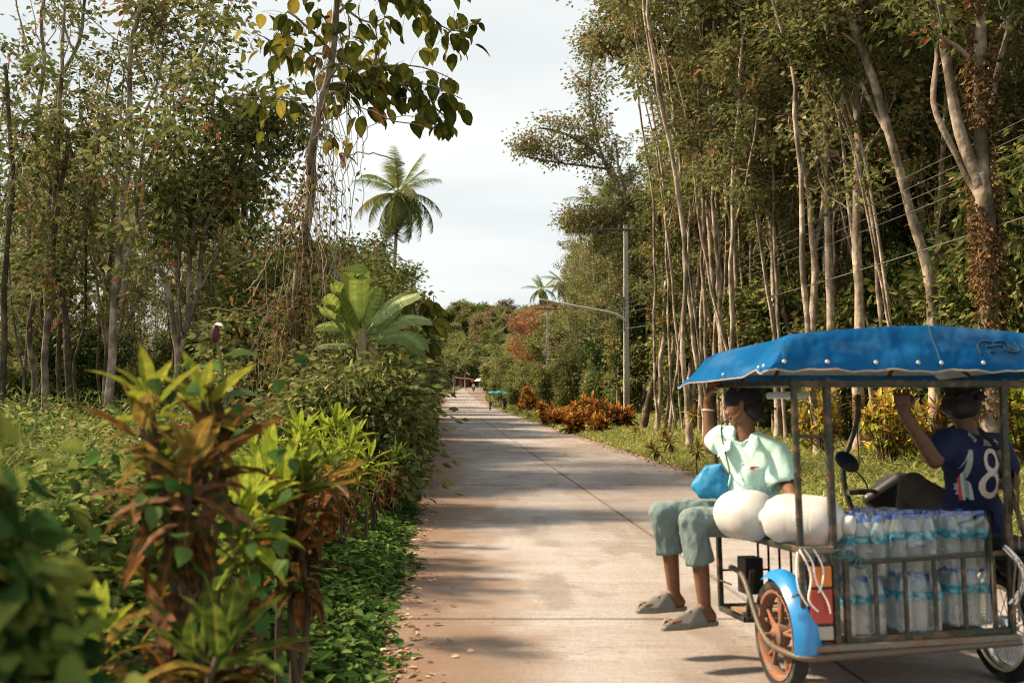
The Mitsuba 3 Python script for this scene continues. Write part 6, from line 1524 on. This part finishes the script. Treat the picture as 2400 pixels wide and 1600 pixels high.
for k in range(70):
    a = rh.uniform(0, 6.28); z = rh.uniform(-.15, 1); q = math.sqrt(max(0, 1 - z * z)); dd = np.array([q * math.cos(a), q * math.sin(a), z])
    if dd[1] > .55 and dd[2] < .6: continue
    p = np.array([dd[0] * .088, -.015 + dd[1] * .098, .05 + dd[2] * .088]); hp_.append(hull((DQ(*p), .020), (DQ(*(p * [1.16, 1.16, 1] + [rh.normal(0, .008), rh.normal(0, .008) - .004, .012 if dd[2] > .2 else -.016])), .008)))
obj('hair', smooth_mesh(join(hp_), .014, 2), 'hair_black', DR, smooth=True)
for k in (1, -1): obj('eye', move((lambda q: (np.array(q.vertices) * .0105, np.array(q.faces)))(trimesh.creation.icosphere(2)), mat4(DQ(k * .034, .081, .013))), 'eye', DR, smooth=True)
jt = trimesh.Trimesh(jv, jf, process=False); bo = -norm(np.array([-.30, 1., 0])) ; bs = norm(np.cross([0, 0, 1.], -bo)) * -1   # the back faces bo; bs to the viewer's right
jo = dbel * .45 + dsh * .55


def on_back(m2, lift=.004):
    """Drapes a flat (x right, y up) mesh over the back of the jersey."""
    v, f = m2; o = jo + v[:, :1] * bs + v[:, 1:2] * np.array([0, 0, 1.]) + bo * .6
    loc, ri, _ = jt.ray.intersects_location(o, np.tile(-bo, (len(o), 1)), multiple_hits=False)
    out = o - bo * .48; out[ri] = loc + bo * lift; return out, f


def flat(poly, step=.018):
    from shapely import affinity
    v, f = trimesh.creation.triangulate_polygon(poly, engine='earcut'); v, f = trimesh.remesh.subdivide_to_size(np.c_[v, np.zeros(len(v))], f, step)[:2]
    return v, f


def ell(cx, cy, rx_, ry_, n=36): return Polygon([(cx + rx_ * math.cos(a), cy + ry_ * math.sin(a)) for a in np.linspace(0, 2 * np.pi, n, endpoint=False)])


eight = ell(.055, .035, .060, .068).union(ell(.050, -.095, .072, .078)).difference(ell(.056, .037, .033, .042)).difference(ell(.050, -.094, .040, .046))
one = Polygon([(-.115, .10), (-.085, .10), (-.085, -.17), (-.118, -.17), (-.118, .055), (-.150, .02), (-.150, -.015)])
obj('number', on_back(flat(eight)), 'print_white', JS); obj('number', on_back(flat(one)), 'print_grey', JS)
obj('side_stripe', on_back(flat(Polygon([(-.175, -.03), (-.158, -.02), (-.140, -.17), (-.160, -.17)]), .02)), 'print_grey', JS); obj('side_stripe', on_back(flat(Polygon([(-.190, -.05), (-.177, -.04), (-.163, -.17), (-.185, -.17)]), .02)), 'print_red', JS)
tm = meshkit.text_mesh('Nlleb', .036, .0005, True); tv_ = np.array(tm.vertices); tv_[:, 2] = 0; tmv = tv_ + [-.0, .118, 0]; obj('name_lettering', on_back((tmv, np.array(tm.faces)), .005), 'print_grey', JS)
tm = meshkit.text_mesh('aos', .026, .0005, True); tv_ = np.array(tm.vertices); tv_[:, 2] = 0; ca, sa = math.cos(-.9), math.sin(-.9); tv_[:, :2] = tv_[:, :2] @ np.array([[ca, sa], [-sa, ca]]); obj('sleeve_lettering', on_back((tv_ + [-.105, .185, 0], np.array(tm.faces)), .005), 'print_grey', JS)
obj('pack_strap', tube(spline([DQ(.1, -.05, -.12), jo + bs * .085 + bo * .15 + [0, 0, .06], jo + bs * .125 + bo * .15 - [0, 0, .10], jo + bs * .15 + bo * .13 - [0, 0, .26]], 14), .012, 6), 'cap_black', DR, smooth=True)
# ---------------------------------------------------------------- utility poles, lamp, power lines
scene['pole_concrete'] = two({'type': 'principled', 'base_color': proc(lambda p, n, uv: mix((.38, .35, .31), (.50, .47, .42), fbm(p.x * 5, p.y * 5, p.z * 1.4, 3)) * (1 - .3 * smoothstep(.6, .8, noise(p.x * 7, p.y * 7, p.z * .8)))), 'roughness': .85, 'specular': .2})
scene['steel'] = two({'type': 'principled', 'base_color': rgb(.40, .41, .41), 'roughness': .4, 'metallic': .7}); scene['dark_steel'] = princ((.06, .055, .05), .6); scene['ceramic'] = princ((.20, .14, .10), .25); scene['cable'] = princ((.16, .15, .135), .55)
PG = 'concrete utility poles along the right verge'
POLES = []
for i, (x, y, lab, top) in enumerate([(9.45, 2, 'utility pole beside the camera, outside the picture', 10.5), (*P(1469, 980, 52)[:2], 'concrete utility pole with lamp arm, nearest and tallest in view', None), (*P(1283, 900, 103)[:2], 'concrete utility pole second in line, in front of the red-leaved tree', None),
                                      (*P(1220, 900, 149)[:2], 'concrete utility pole third in line, above the rounded hedge trees', None), (*P(1186, 900, 196)[:2], 'left one of the twin transformer poles far down the road', None), (*P(1196, 900, 199)[:2], 'right one of the twin transformer poles far down the road', None)]):
    z0 = float(gz(x, y)); H = {0: 10.4, 1: 10.2, 2: 10.2, 3: 10.0, 4: 10.4, 5: 10.4}[i]
    key = thing('utility_pole', lab, 'utility pole', PG)
    c = m3.CrossSection.square([.31, .31], True).extrude(H + .3, 1, 0, [.62, .62]).translate([x, y, z0 - .3])
    obj('shaft', man(c), 'pole_concrete', key)
    obj('crossarm', bar((x - 1.35, y - .11, z0 + H - .25), (x + 1.35, y - .11, z0 + H - .25), .10, .12), 'dark_steel', key)
    for dx in (-1.25, -.35, 1.25):
        obj('insulator', move(lathe([(.03, 0), (.035, .03), (.065, .05), (.04, .07), (.065, .10), (.04, .12), (.06, .15), (.02, .20), (0, .2)], 10), mat4((x + dx, y - .11, z0 + H - .19))), 'ceramic', key, smooth=30)
    obj('bracket', bar((x - .13, y - .13, z0 + 4.6), (x - .13, y - .13, z0 + 6.4), .03), 'dark_steel', key)
    POLES.append((x, y, z0, H))
x, y, z0, H = POLES[4]; x2, y2 = POLES[5][:2]
key = thing('transformer', 'dark transformer platform between the twin far poles', 'transformer')
obj('platform', rbox((x - 1.1, y - .3, z0 + 7.6), (x2 + .9, y2 + .3, z0 + 7.8), .02), 'dark_steel', key); obj('tank', rbox((x + .1, y - .35, z0 + 7.8), (x2 - .05, y2 + .2, z0 + 8.7), .08), 'steel', key)
for k in range(5): obj('bushing', tube([(x - .8 + .55 * k, y, z0 + 8.5), (x - .8 + .55 * k, y, z0 + 9.3)], .06, 6), 'ceramic', key)
scene['lamp_paint'] = princ((.62, .62, .60), .5)
# street lamp on the nearest pole
x, y, z0, H = POLES[1]; tip = P(1263, 701, 50.5); root = np.array([x - .1, y - .14, P(1452, 740, 52)[2]])
key = thing('street_lamp', 'long thin street lamp arm reaching over the road from the nearest pole', 'street lamp')
obj('arm', tube(spline([root + [.1, .0, -.35], root + [-.25, 0, -.02], root * .6 + tip * .4 + [0, 0, .02], tip], 18), np.linspace(.065, .045, 18), 8), 'lamp_paint', key, smooth=True)
d_ = norm(tip - root); obj('lamp_head', move(rbox((-.75, -.10, -.06), (.12, .10, .05), .035), frame(tip + d_ * -.1, d_, [0, 0, 1])), 'lamp_paint', key, smooth=35); obj('lens', move(rbox((-.6, -.08, -.085), (.02, .08, -.058), .01), frame(tip + d_ * -.1, d_, [0, 0, 1])), 'clear_lens', key)
def wire(name, label, dx, dy, zf, r=.011, sag=.45):
    key = thing(name, label, 'power line', 'power lines strung from pole to pole')
    for i in range(4):
        a, b = POLES[i], POLES[i + 1]; pa, pb = np.array([a[0] + dx, a[1] + dy, a[2] + zf(a[3])]), np.array([b[0] + dx, b[1] + dy, b[2] + zf(b[3])])
        t = np.linspace(0, 1, 22); p = pa + (pb - pa) * t[:, None]; p[:, 2] -= sag * 4 * t * (1 - t)
        obj('span', tube(p, r, 4, caps=False), 'cable', key, smooth=True)


for n_, dx in (('left', -1.25), ('middle', -.35), ('right', 1.25)): wire('power_line', f'upper {n_} power line carried on the crossarms', dx, -.11, lambda H: H, .008)
for n_, z in (('topmost', 6.3), ('second', 6.05), ('third', 5.8), ('fourth', 5.55)): wire('power_line', f'{n_} wire of the lower bundle on the pole brackets', -.14, -.15, lambda H, z=z: z, .008, .5)
wire('telephone_cable', 'thick pale cable hung lowest on the poles', -.14, -.15, lambda H: 4.75, .013, .55)

# ---------------------------------------------------------------- coconut palms: each frond a part
scene['frond'] = {'type': 'principledthin', 'base_color': VC, 'roughness': .38, 'diff_trans': .6, 'eta': 1.45}
scene['palm_bark'] = princ(proc(lambda p, n, uv: mix((.22, .18, .14), (.34, .29, .23), noise(p.x * 6, p.y * 6, p.z * 2)) * (.75 + .3 * smoothstep(.3, .5, noise(0, 0, p.z * 9)))), .85)


def frond(L_, droop, col, seed, n=58):
    r = np.random.default_rng(seed); t = np.linspace(0, 1, 20)
    el = math.radians(30) - droop * t ** 1.3 * 1.5; c = np.zeros((20, 3)); st = L_ / 19
    for i in range(1, 20): c[i] = c[i - 1] + st * np.array([math.cos(el[i]), 0, math.sin(el[i])])
    rib = tube(c, np.linspace(.04, .008, 20) * L_ / 4, 4)
    o, d, z, s = [], [], [], []
    for k in range(n):
        u = .14 + .86 * k / n; f = u * 19; i = min(int(f), 18); q = c[i] + (c[i + 1] - c[i]) * (f - i); tg = norm(c[i + 1] - c[i])
        for sd in (-1, 1):
            ln = L_ * .27 * math.sin(math.pi * min(.98, .18 + u * .74)) ** .7 * r.uniform(.8, 1.15)
            o.append(q); d.append(tg * .75 + np.array([0, sd * .85, 0]) + np.array([0, 0, -.35 - .9 * droop * u * r.uniform(.5, 1.3)])); z.append(np.array([-tg[2], sd * -.3, tg[0]]) + r.normal(0, .25, 3)); s.append(ln)
    N = len(o); tpl = (BLADE[0] * [1, .72, 1], BLADE[1])
    lm = scatter(tpl, np.array(o), np.array(d), np.array(z), np.array(s), np.array(col) * r.uniform(.7, 1.3, (N, 1)))
    v, f = cat([rib, lm[0]]); cc = np.vstack([np.tile(np.array(col) * 1.6, (len(rib[0]), 1)), lm[1]])
    return (v, f), cc


FG = []
for i, (arch_, col) in enumerate([(.2, (.17, .20, .06)), (.6, (.15, .19, .06)), (1.0, (.15, .18, .06)), (1.35, (.18, .18, .07)), (1.7, (.30, .24, .11)), (.85, (.22, .22, .09))]):
    m_, c_ = frond(4.0, arch_, col, 700 + i); FG.append(shapegroup(f'frond_kind_{i}', frond=mikit.ply(m_, 'frond', color=c_)))


def palm(label, top, n, s, seed, group=None, lean=(0, 0), name='coconut_palm'):
    r = np.random.default_rng(seed); key = thing(name, label, 'palm tree', group); top = np.asarray(top, float)
    b = np.array([top[0] + lean[0], top[1] + lean[1], float(gz(top[0] + lean[0], top[1] + lean[1])) - .2])
    p = spline([b, b * .45 + top * .55 + np.array([lean[0] * -.12, 0, 0]), top], 20); obj('trunk', tube(p, np.linspace(.19, .12, 20) * s ** .5, 9), 'palm_bark', key, smooth=True)
    for j in range(n):
        a = j * 2.39996 + r.normal(0, .2); t = j / n; el = math.radians(62 - 120 * t + r.normal(0, 6)); k = [0, 1, 5, 2, 2, 3][min(int(t * 6), 5)]
        if t > .86 and r.random() < .6: k = 4
        R1 = mat4(top, a); R2 = np.eye(4); ce, se = math.cos(el - math.radians(30)), math.sin(el - math.radians(30)); R2[:3, :3] = np.array([[ce, 0, -se], [0, 1, 0], [se, 0, ce]]) * s * r.uniform(.85, 1.1)
        inst(numbered(key + '__frond'), FG[k], R1 @ R2)
    for j in range(6):
        a = j * 1.05; obj('coconut', move((lambda q: (np.array(q.vertices) * .13 * s, np.array(q.faces)))(trimesh.creation.icosphere(1)), mat4(top + np.array([.22 * math.cos(a), .22 * math.sin(a), -.25]) * s)), 'coconut', key, smooth=True)
    return key


scene['coconut'] = princ((.20, .15, .06), .6)
palm('tall coconut palm standing alone against the sky left of the road', P(934, 455, 80), 22, 1.12, 1, lean=(-1.5, .5))
palm('coconut palm half hidden behind the overhanging tree on the right', P(1425, 490, 66), 22, .85, 2, lean=(.6, 0))
palm('small palm above the red-leaved tree, left one of two', P(1270, 678, 150), 16, .8, 3, lean=(.5, 0)); palm('small palm above the red-leaved tree, right one of two', P(1322, 662, 140), 16, .85, 4, lean=(.5, 0))
for i, (px, py, dd, s, lab) in enumerate([(1088, 850, 215, .8, 'low palm beside the red-roofed house'), (1062, 838, 190, .8, 'low palm left of the red-roofed house'), (1172, 748, 330, 1.2, 'palm on the hillside left of the twin poles'), (1165, 780, 300, 1.0, 'pale palm in front of the hillside'), (1345, 790, 95, .9, 'palm behind the hedge trees on the right'), (1092, 800, 270, 1.0, 'palm among the trees under the hill')]):
    palm(lab, P(px, py, dd), 14, s, 10 + i, lean=(.3, 0))

# ---------------------------------------------------------------- hedge trees, red-leaved tree, far trees on the right
for i, (px, dd, k, s, sz, lab) in enumerate([(1178, 100, 3, 1.0, .95, 'pale round-topped tree above the parked tricycle'), (1212, 92, 1, .85, .85, 'round green tree behind the parked tricycle'), (1250, 88, 3, .85, .85, 'olive rounded hedge tree right of the parked tricycle'), (1292, 84, 1, .85, .95, 'dark-hollowed hedge tree in the middle of the row'), (1335, 76, 1, .80, .95, 'broad hedge tree left of the nearest utility pole'), (1150, 118, 3, .9, .7, 'small round tree farthest in the hedge row')]):
    x = max((px - 1200) / F * dd, edge_x(dd, 1) + 1.9); place_kind(KL[k == 1], 'hedge_tree', lab, 'tree', 'rounded hedge trees right of the road', x, dd, s, sz=sz)
for i, (px, dd, k, s, sz) in enumerate(sorted([(1300, 118, 1, 1.6, 1.0), (1340, 110, 0, 1.7, 1.0), (1400, 106, 2, 1.5, 1.0), (1440, 84, 1, 1.3, 1.0), (1475, 76, 0, 1.2, 1.1), (1432, 92, 3, 1.4, 1), (1455, 72, 3, 1.2, 1.0), (1440, 66, 1, .9, 1.0), (1480, 64, 0, 1.2, 1), (1260, 130, 3, 1.8, 1.0), (1240, 150, 1, 1.6, 1), (1215, 175, 0, 1.5, 1), (1500, 58, 3, 1.0, 1.0)], key=lambda q: q[1])):
    place_kind(KL[2] if k in (0, 2) else KL[i % 2], 'roadside_tree_mass', f"bushy olive tree in the mass between hedge and tall forest, {(ORD[i] + ' ') if i else ''}nearest the camera", 'tree', 'bushy trees between hedge and tall forest', (px - 1200) / F * dd, dd, s, sz=sz)
trd_ = bush(900, 13.0, 4.6, RED + OLIVE[2:4], .30, per=9, clump=.75, n=15, stems=6, probs=[.3, .25, .15, .12, .09, .09]); xx = P(1262, 800, 122)
key = put_tree('red_leaved_tree', 'sparse tree with salmon-red leaves behind the second pole', 'tree', parts_of(*trd_, bark='bark_grey', twig='twig'), tw=mat4((xx[0], 122, float(gz(xx[0], 122))), 1.0))

# ---------------------------------------------------------------- wooded hill behind the bend
def hill_z(x, y):
    r_ = np.clip((y - 250) / 230, 0, 1); h = 31 * (r_ * r_ * (3 - 2 * r_)); w = 1 - .25 * np.clip(np.abs(x + 20) / 220, 0, 1)
    return 3.0 + h * w + 7 * (meshkit.fbm(np.stack([x * .012, y * .012, 0 * x], -1), 3, 2) - .5) * np.clip((y - 250) / 100, 0, 1) - 12 * np.clip((y - 600) / 300, 0, 1)


structure('hill', grid_mesh(np.linspace(-420, 420, 60), np.linspace(238, 900, 45), lambda X, Y: hill_z(X, Y) - np.where(Y < 250, 3, 0)), 'soil', smooth=True)
HK = [kind(f'hill_tree_kind_{s}', bush(950 + s, H, R, c, .62, per=11, clump=1.15, n=9, stems=4), bark='bark_dark', twig='bark_dark') for s, (H, R, c) in enumerate([(9, 4.5, GREENS), (11, 5, GREENS[1:] + LIGHT[:1]), (8, 4.2, OLIVE[:4]), (10, 4.2, [(.19, .13, .085), (.23, .16, .10), (.15, .13, .06)]), (7, 4.0, LIGHT[:3])])]
rng = np.random.default_rng(77); n = 0
for _ in range(6000):
    if n >= 290: break
    y = 236 + 250 * rng.random() ** 1.5; x = rng.uniform(-.14, .17) * y - 6
    if abs(x - float(rx(y))) < 7 and y < 300 or not free(x, y, 4.0): continue
    key = thing('hill_tree', 'far round-crowned tree of the wooded hill behind the bend', 'tree', 'trees of the wooded hill behind the bend')
    z = float(hill_z(np.array(x), np.array(y))) if y > 250 else float(gz(x, y))
    m = mat4((x, y, z - .3), rng.uniform(0, 6.28), rng.uniform(.85, 1.35)); inst(key, HK[rng.choice(5, p=[.3, .22, .2, .14, .14])], m); n += 1
for i, (px, dd, s) in enumerate(sorted([(1065, 160, .8), (1050, 140, .7), (1078, 185, .85), (1140, 205, .8), (1155, 180, .75), (1165, 160, .7), (1120, 245, 1.0), (1100, 250, 1.0), (1135, 250, .9), (1035, 125, .6), (1150, 225, .9)], key=lambda q: q[1])):
    x = (px - 1200) / F * dd
    if abs(x - float(rx(dd))) < 5: x = float(rx(dd)) + (5.2 if x > rx(dd) else -5.2)
    place_kind(HK[[0, 1, 4, 0, 2][i % 5]], 'bend_tree', f"round tree beside the road where it bends away, {(ORD[i] + ' ') if i else ''}nearest the camera", 'tree', 'trees beside the bend of the road', x, dd, s)

# ---------------------------------------------------------------- house, parasol, sign, white post
scene['roof_grey'] = princ((.30, .30, .31), .6); scene['roof_red'] = princ((.30, .14, .10), .7); scene['timber_dark'] = princ((.06, .035, .022), .8); scene['white_paint'] = princ((.72, .71, .68), .6); scene['sign_red'] = princ((.5, .10, .06), .6)
hp_ = P(1086, 897, 232); hx, hy = hp_[0] - 1.2, 232.0; hz = float(gz(hx, hy))
key = thing('house', 'house with grey gable roof and red tin awning at the bend', 'house')
obj('wall', box((hx - 2.2, hy, hz), (hx + 2.2, hy + 5, hz + 2.9)), 'timber_dark', key)
def gable(x0, x1, y0, y1, z0, z1, th=.10):
    xm = (x0 + x1) / 2; s = Polygon([(x0, z0), (xm, z1), (x1, z0), (x1, z0 - th), (xm, z1 - th * 1.2), (x0, z0 - th)]); m = trimesh.creation.extrude_polygon(s, y1 - y0, engine='earcut'); v = np.array(m.vertices)
    return np.stack([v[:, 0], y0 + v[:, 2], v[:, 1]], 1), np.array(m.faces)
rf = obj('roof', gable(hx - 2.6, hx + 2.6, hy - .8, hy + 5.5, hz + 2.9, hz + 4.9), 'roof_grey', key)
for s in (-1, 1): obj('bargeboard', bar((hx + s * 2.65, hy - .85, hz + 2.85), (hx, hy - .85, hz + 4.95), .09, .2), 'white_paint', rf)
obj('awning', move(rbox((-.1, -1.6, 2.3), (4.0, .0, 2.42), .02), mat4((hx - 1.2, hy - .1, hz), 0, 1, .12, .10)), 'roof_red', key)
for k in range(3): obj('post', bar((hx - 1 + 1.8 * k, hy - 1.5, hz), (hx - 1 + 1.8 * k, hy - 1.5, hz + 2.3), .1), 'timber_dark', key)
obj('door', box((hx + .2, hy - .03, hz), (hx + 1.1, hy, hz + 2.0)), 'roof_red', key); obj('window', box((hx - 1.6, hy - .03, hz + 1.0), (hx - .6, hy, hz + 1.9)), 'white_paint', key)
h2 = P(1156, 828, 255); key = thing('hut', 'hut with pale grey roof half hidden above the hedge trees', 'hut'); z2 = 4.0
obj('wall', box((h2[0] - 2.4, 255, z2), (h2[0] + 2.4, 259, h2[2] - .9)), 'white_paint', key); obj('roof', gable(h2[0] - 3, h2[0] + 3, 254.4, 259.6, h2[2] - .9, h2[2] + .5), 'roof_grey', key)
us = P(1124, 889, 206); uz = us[2]; ug = float(gz(us[0], 206)); key = thing('parasol', 'white parasol at the bend of the road', 'parasol')
obj('pole', tube([(us[0], 206, ug), (us[0], 206, uz + .35)], .03, 6), 'white_paint', key); obj('cover', move(lathe([(1.12, -.30), (.6, .10), (.02, .38), (0, .39)], 8), mat4((us[0], 206, uz))), 'white_paint', key)
sp_ = P(1107, 891, 210); key = thing('sign', 'red roadside sign board left of the white parasol', 'sign'); sg = float(gz(sp_[0], 210))
obj('board', rbox((sp_[0] - .32, 209.9, sp_[2] - .35), (sp_[0] + .32, 209.98, sp_[2] + .35), .01), 'sign_red', key); obj('post', bar((sp_[0], 210.05, sg), (sp_[0], 210.05, sp_[2] + .3), .06), 'timber_dark', key)
wp = P(1020, 948, 74); key = thing('marker_post', 'short white marker post at the left slab edge', 'marker post'); wz = float(gz(wp[0], 74))
obj('shaft', man(m3.CrossSection.square([.15, .15], True).extrude(.85, 1, 0, [.9, .9]).translate([wp[0], 74, wz - .05])), 'white_paint', key); obj('band', box((wp[0] - .078, 73.922, wz + .45), (wp[0] + .078, 74.078, wz + .55)), 'cap_black', key)

# ---------------------------------------------------------------- rider coming the other way
mr = P(1110, 919, 196); mx, my = float(mr[0]), 196.0; mz = float(rz(my)); MR = mat4((mx, my, mz), math.pi)
key = thing('motorcycle', 'motorcycle coming towards the camera far down the road', 'motorcycle')
for yy in (-.62, .62):
    RO = np.eye(4); RO[:3, :3] = [[0, 0, 1], [1, 0, 0], [0, 1, 0]]; RO[:3, 3] = (0, yy, .3)
    obj('wheel', move(lathe([(.22, -.03), (.28, -.05), (.3, 0), (.28, .05), (.22, .03)], 20), MR @ RO), 'rubber', key, smooth=40)
obj('body', move(cat([rbox((-.14, -.6, .5), (.14, .45, .78), .06), rbox((-.2, .40, .6), (.2, .62, 1.0), .05), tube([(0, .62, .3), (0, .48, .95)], .05, 8)]), MR), 'black_plastic', key, smooth=40)
obj('handlebar', move(tube([(-.35, .40, 1.02), (.35, .40, 1.02)], .018, 6), MR), 'black_plastic', key); obj('headlight', move(move(lathe([(0, .03), (.06, .02), (.08, 0)], 12), frame((0, .64, .9), [1, 0, 0], [0, 1, 0])), MR), 'white_paint', key)
rd = thing('person', 'person in pale shirt riding the distant motorcycle', 'person'); A = lambda *q: (MR @ np.array([*q, 1.0]))[:3]
hh_, _ = head(A(0, .02, 1.62), MR[:3, 1], [0, 0, 1.])
bd2 = join([hull((A(.1, -.1, .85), .1), (A(-.1, -.1, .85), .1), (A(0, 0, 1.1), .12)), hull((A(0, 0, 1.1), .12), (A(.18, .03, 1.38), .06), (A(-.18, .03, 1.38), .06)), hull((A(0, .02, 1.4), .055), (A(0, .02, 1.58), .05)), hh_] +
            [q for s in (-1, 1) for q in (chain([(A(.19 * s, .03, 1.38), .05), (A(.3 * s, .15, 1.15), .04), (A(.31 * s, .38, 1.04), .03)]), hand(A(.31 * s, .36, 1.05), MR[:3, 1], np.array([0, 0, -1.]), 1, .8, s), chain([(A(.1 * s, -.1, .85), .085), (A(.2 * s, .32, .8), .06), (A(.2 * s, .2, .4), .045)]), hull((A(.2 * s, .2, .38), .04), (A(.2 * s, .38, .36), .035)))])
obj('body', smooth_mesh(bd2, .03, 5), 'skin_brown', rd, smooth=True)
obj('shirt', smooth_mesh(join([hull((A(.1, -.1, .85), .115), (A(-.1, -.1, .85), .115), (A(0, 0, 1.1), .135)), hull((A(0, 0, 1.1), .135), (A(.18, .03, 1.38), .075), (A(-.18, .03, 1.38), .075))]), .03, 5), 'white_cloth', rd, smooth=True)
obj('helmet', smooth_mesh(hull((A(0, 0, 1.68), .125), (A(0, .03, 1.66), .115)), .04, 2), 'cap_black', rd, smooth=True); obj('trousers', smooth_mesh(join([hull((A(.1 * s, -.1, .85), .1), (A(.2 * s, .32, .8), .075)) for s in (-1, 1)] + [hull((A(.2 * s, .32, .8), .075), (A(.2 * s, .22, .45), .06)) for s in (-1, 1)]), .03, 4), 'dark_cloth', rd, smooth=True)

# ---------------------------------------------------------------- parked sidecar tricycle on the right verge
px0 = P(1176, 959, 86); qx, qy = float(px0[0]) - .35, 84.0; qz = float(rz(qy)) + .02; QM = mat4((qx, qy, qz), .12)
key = thing('parked_tricycle', 'parked sidecar tricycle with turquoise canopy on the right verge', 'motorized tricycle')
scene['canvas_teal'] = {'type': 'principledthin', 'base_color': rgb(.05, .38, .55), 'roughness': .5, 'diff_trans': .3}
def q_(name, m, mat, parent=None, smooth=False): return obj(name, move(m, QM), mat, parent or key, smooth=smooth)
g = np.array([[(x, y, 1.52 + .10 * math.sin(math.pi * (x + .75) / 1.5) ** .6 * (1 if 0 < j < 5 else 0) + .02 * math.sin(x * 9) - (.06 if j in (0, 5) else 0)) for x in np.linspace(-.75, .75, 14)] for j, y in enumerate((-.62, -.55, -.2, .2, .55, .62))]); q_('canopy', sheet(g), 'canvas_teal', smooth=True)
for x, y in ((-.62, -.5), (-.36, -.5), (.30, -.5), (-.62, .5), (.30, .5)): q_('post', bar((x, y, .35), (x, y, 1.55), .035), 'frame_paint')
q_('tray', cat([box((-.62, -.5, .32), (.32, .55, .37)), bar((-.62, -.5, .72), (.32, -.5, .72), .03), bar((-.62, .5, .72), (.32, .5, .72), .03), bar((-.62, -.5, .7), (-.62, .5, .7), .03)]), 'frame_paint')
for k in range(5): q_('bar', bar((-.24 + .12 * k, -.5, .37), (-.24 + .12 * k, -.5, .71), .018), 'frame_paint')
for x, y in ((-.62, 0), (.62, -.6), (.62, .62)):
    RO = np.eye(4); RO[:3, :3] = [[0, 0, 1], [1, 0, 0], [0, 1, 0]]; RO[:3, 3] = (x, y, .28); q_('wheel', move(lathe([(.20, -.03), (.26, -.05), (.28, 0), (.26, .05), (.20, .03)], 20), RO), 'rubber', smooth=True)
q_('motorcycle', cat([rbox((.50, -.65, .5), (.76, .45, .82), .07), rbox((.46, .3, .5), (.8, .5, 1.0), .06), tube([(.3, .42, 1.02), (.95, .42, 1.02)], .02, 6), tube([(.62, .62, .28), (.62, .42, 1.0)], .05, 8)]), 'black_plastic', smooth=True); q_('side_box', rbox((-.68, -.4, .42), (-.5, .3, .75), .02), 'black_plastic')

# ---------------------------------------------------------------- lattice mast far behind the left-hand trees
mx_, my_ = (362 - 1200) / F * 110, 110.0; key = thing('lattice_mast', 'tall grey lattice mast showing faintly through the left-hand treetops', 'mast'); mz_ = float(gz(mx_, my_))
scene['mast_grey'] = princ((.42, .46, .48), .6); cs = [np.array([mx_ + .62 * math.cos(a), my_ + .62 * math.sin(a), 0]) for a in (.5, 2.6, 4.7)]
for c in cs: obj('leg', tube([c + [0, 0, mz_ - .3], c + [0, 0, 58.0]], .06, 6), 'mast_grey', key, smooth=True)
br = [bar(cs[i] + [0, 0, z], cs[(i + 1) % 3] + [0, 0, z + (1.1 if k % 2 else 0)], .05) for k, z in enumerate(np.arange(mz_ + 1, 57, .95)) for i in range(3)]
labels[obj('bracing', cat(br), 'mast_grey', key)] = {'kind': 'stuff'}
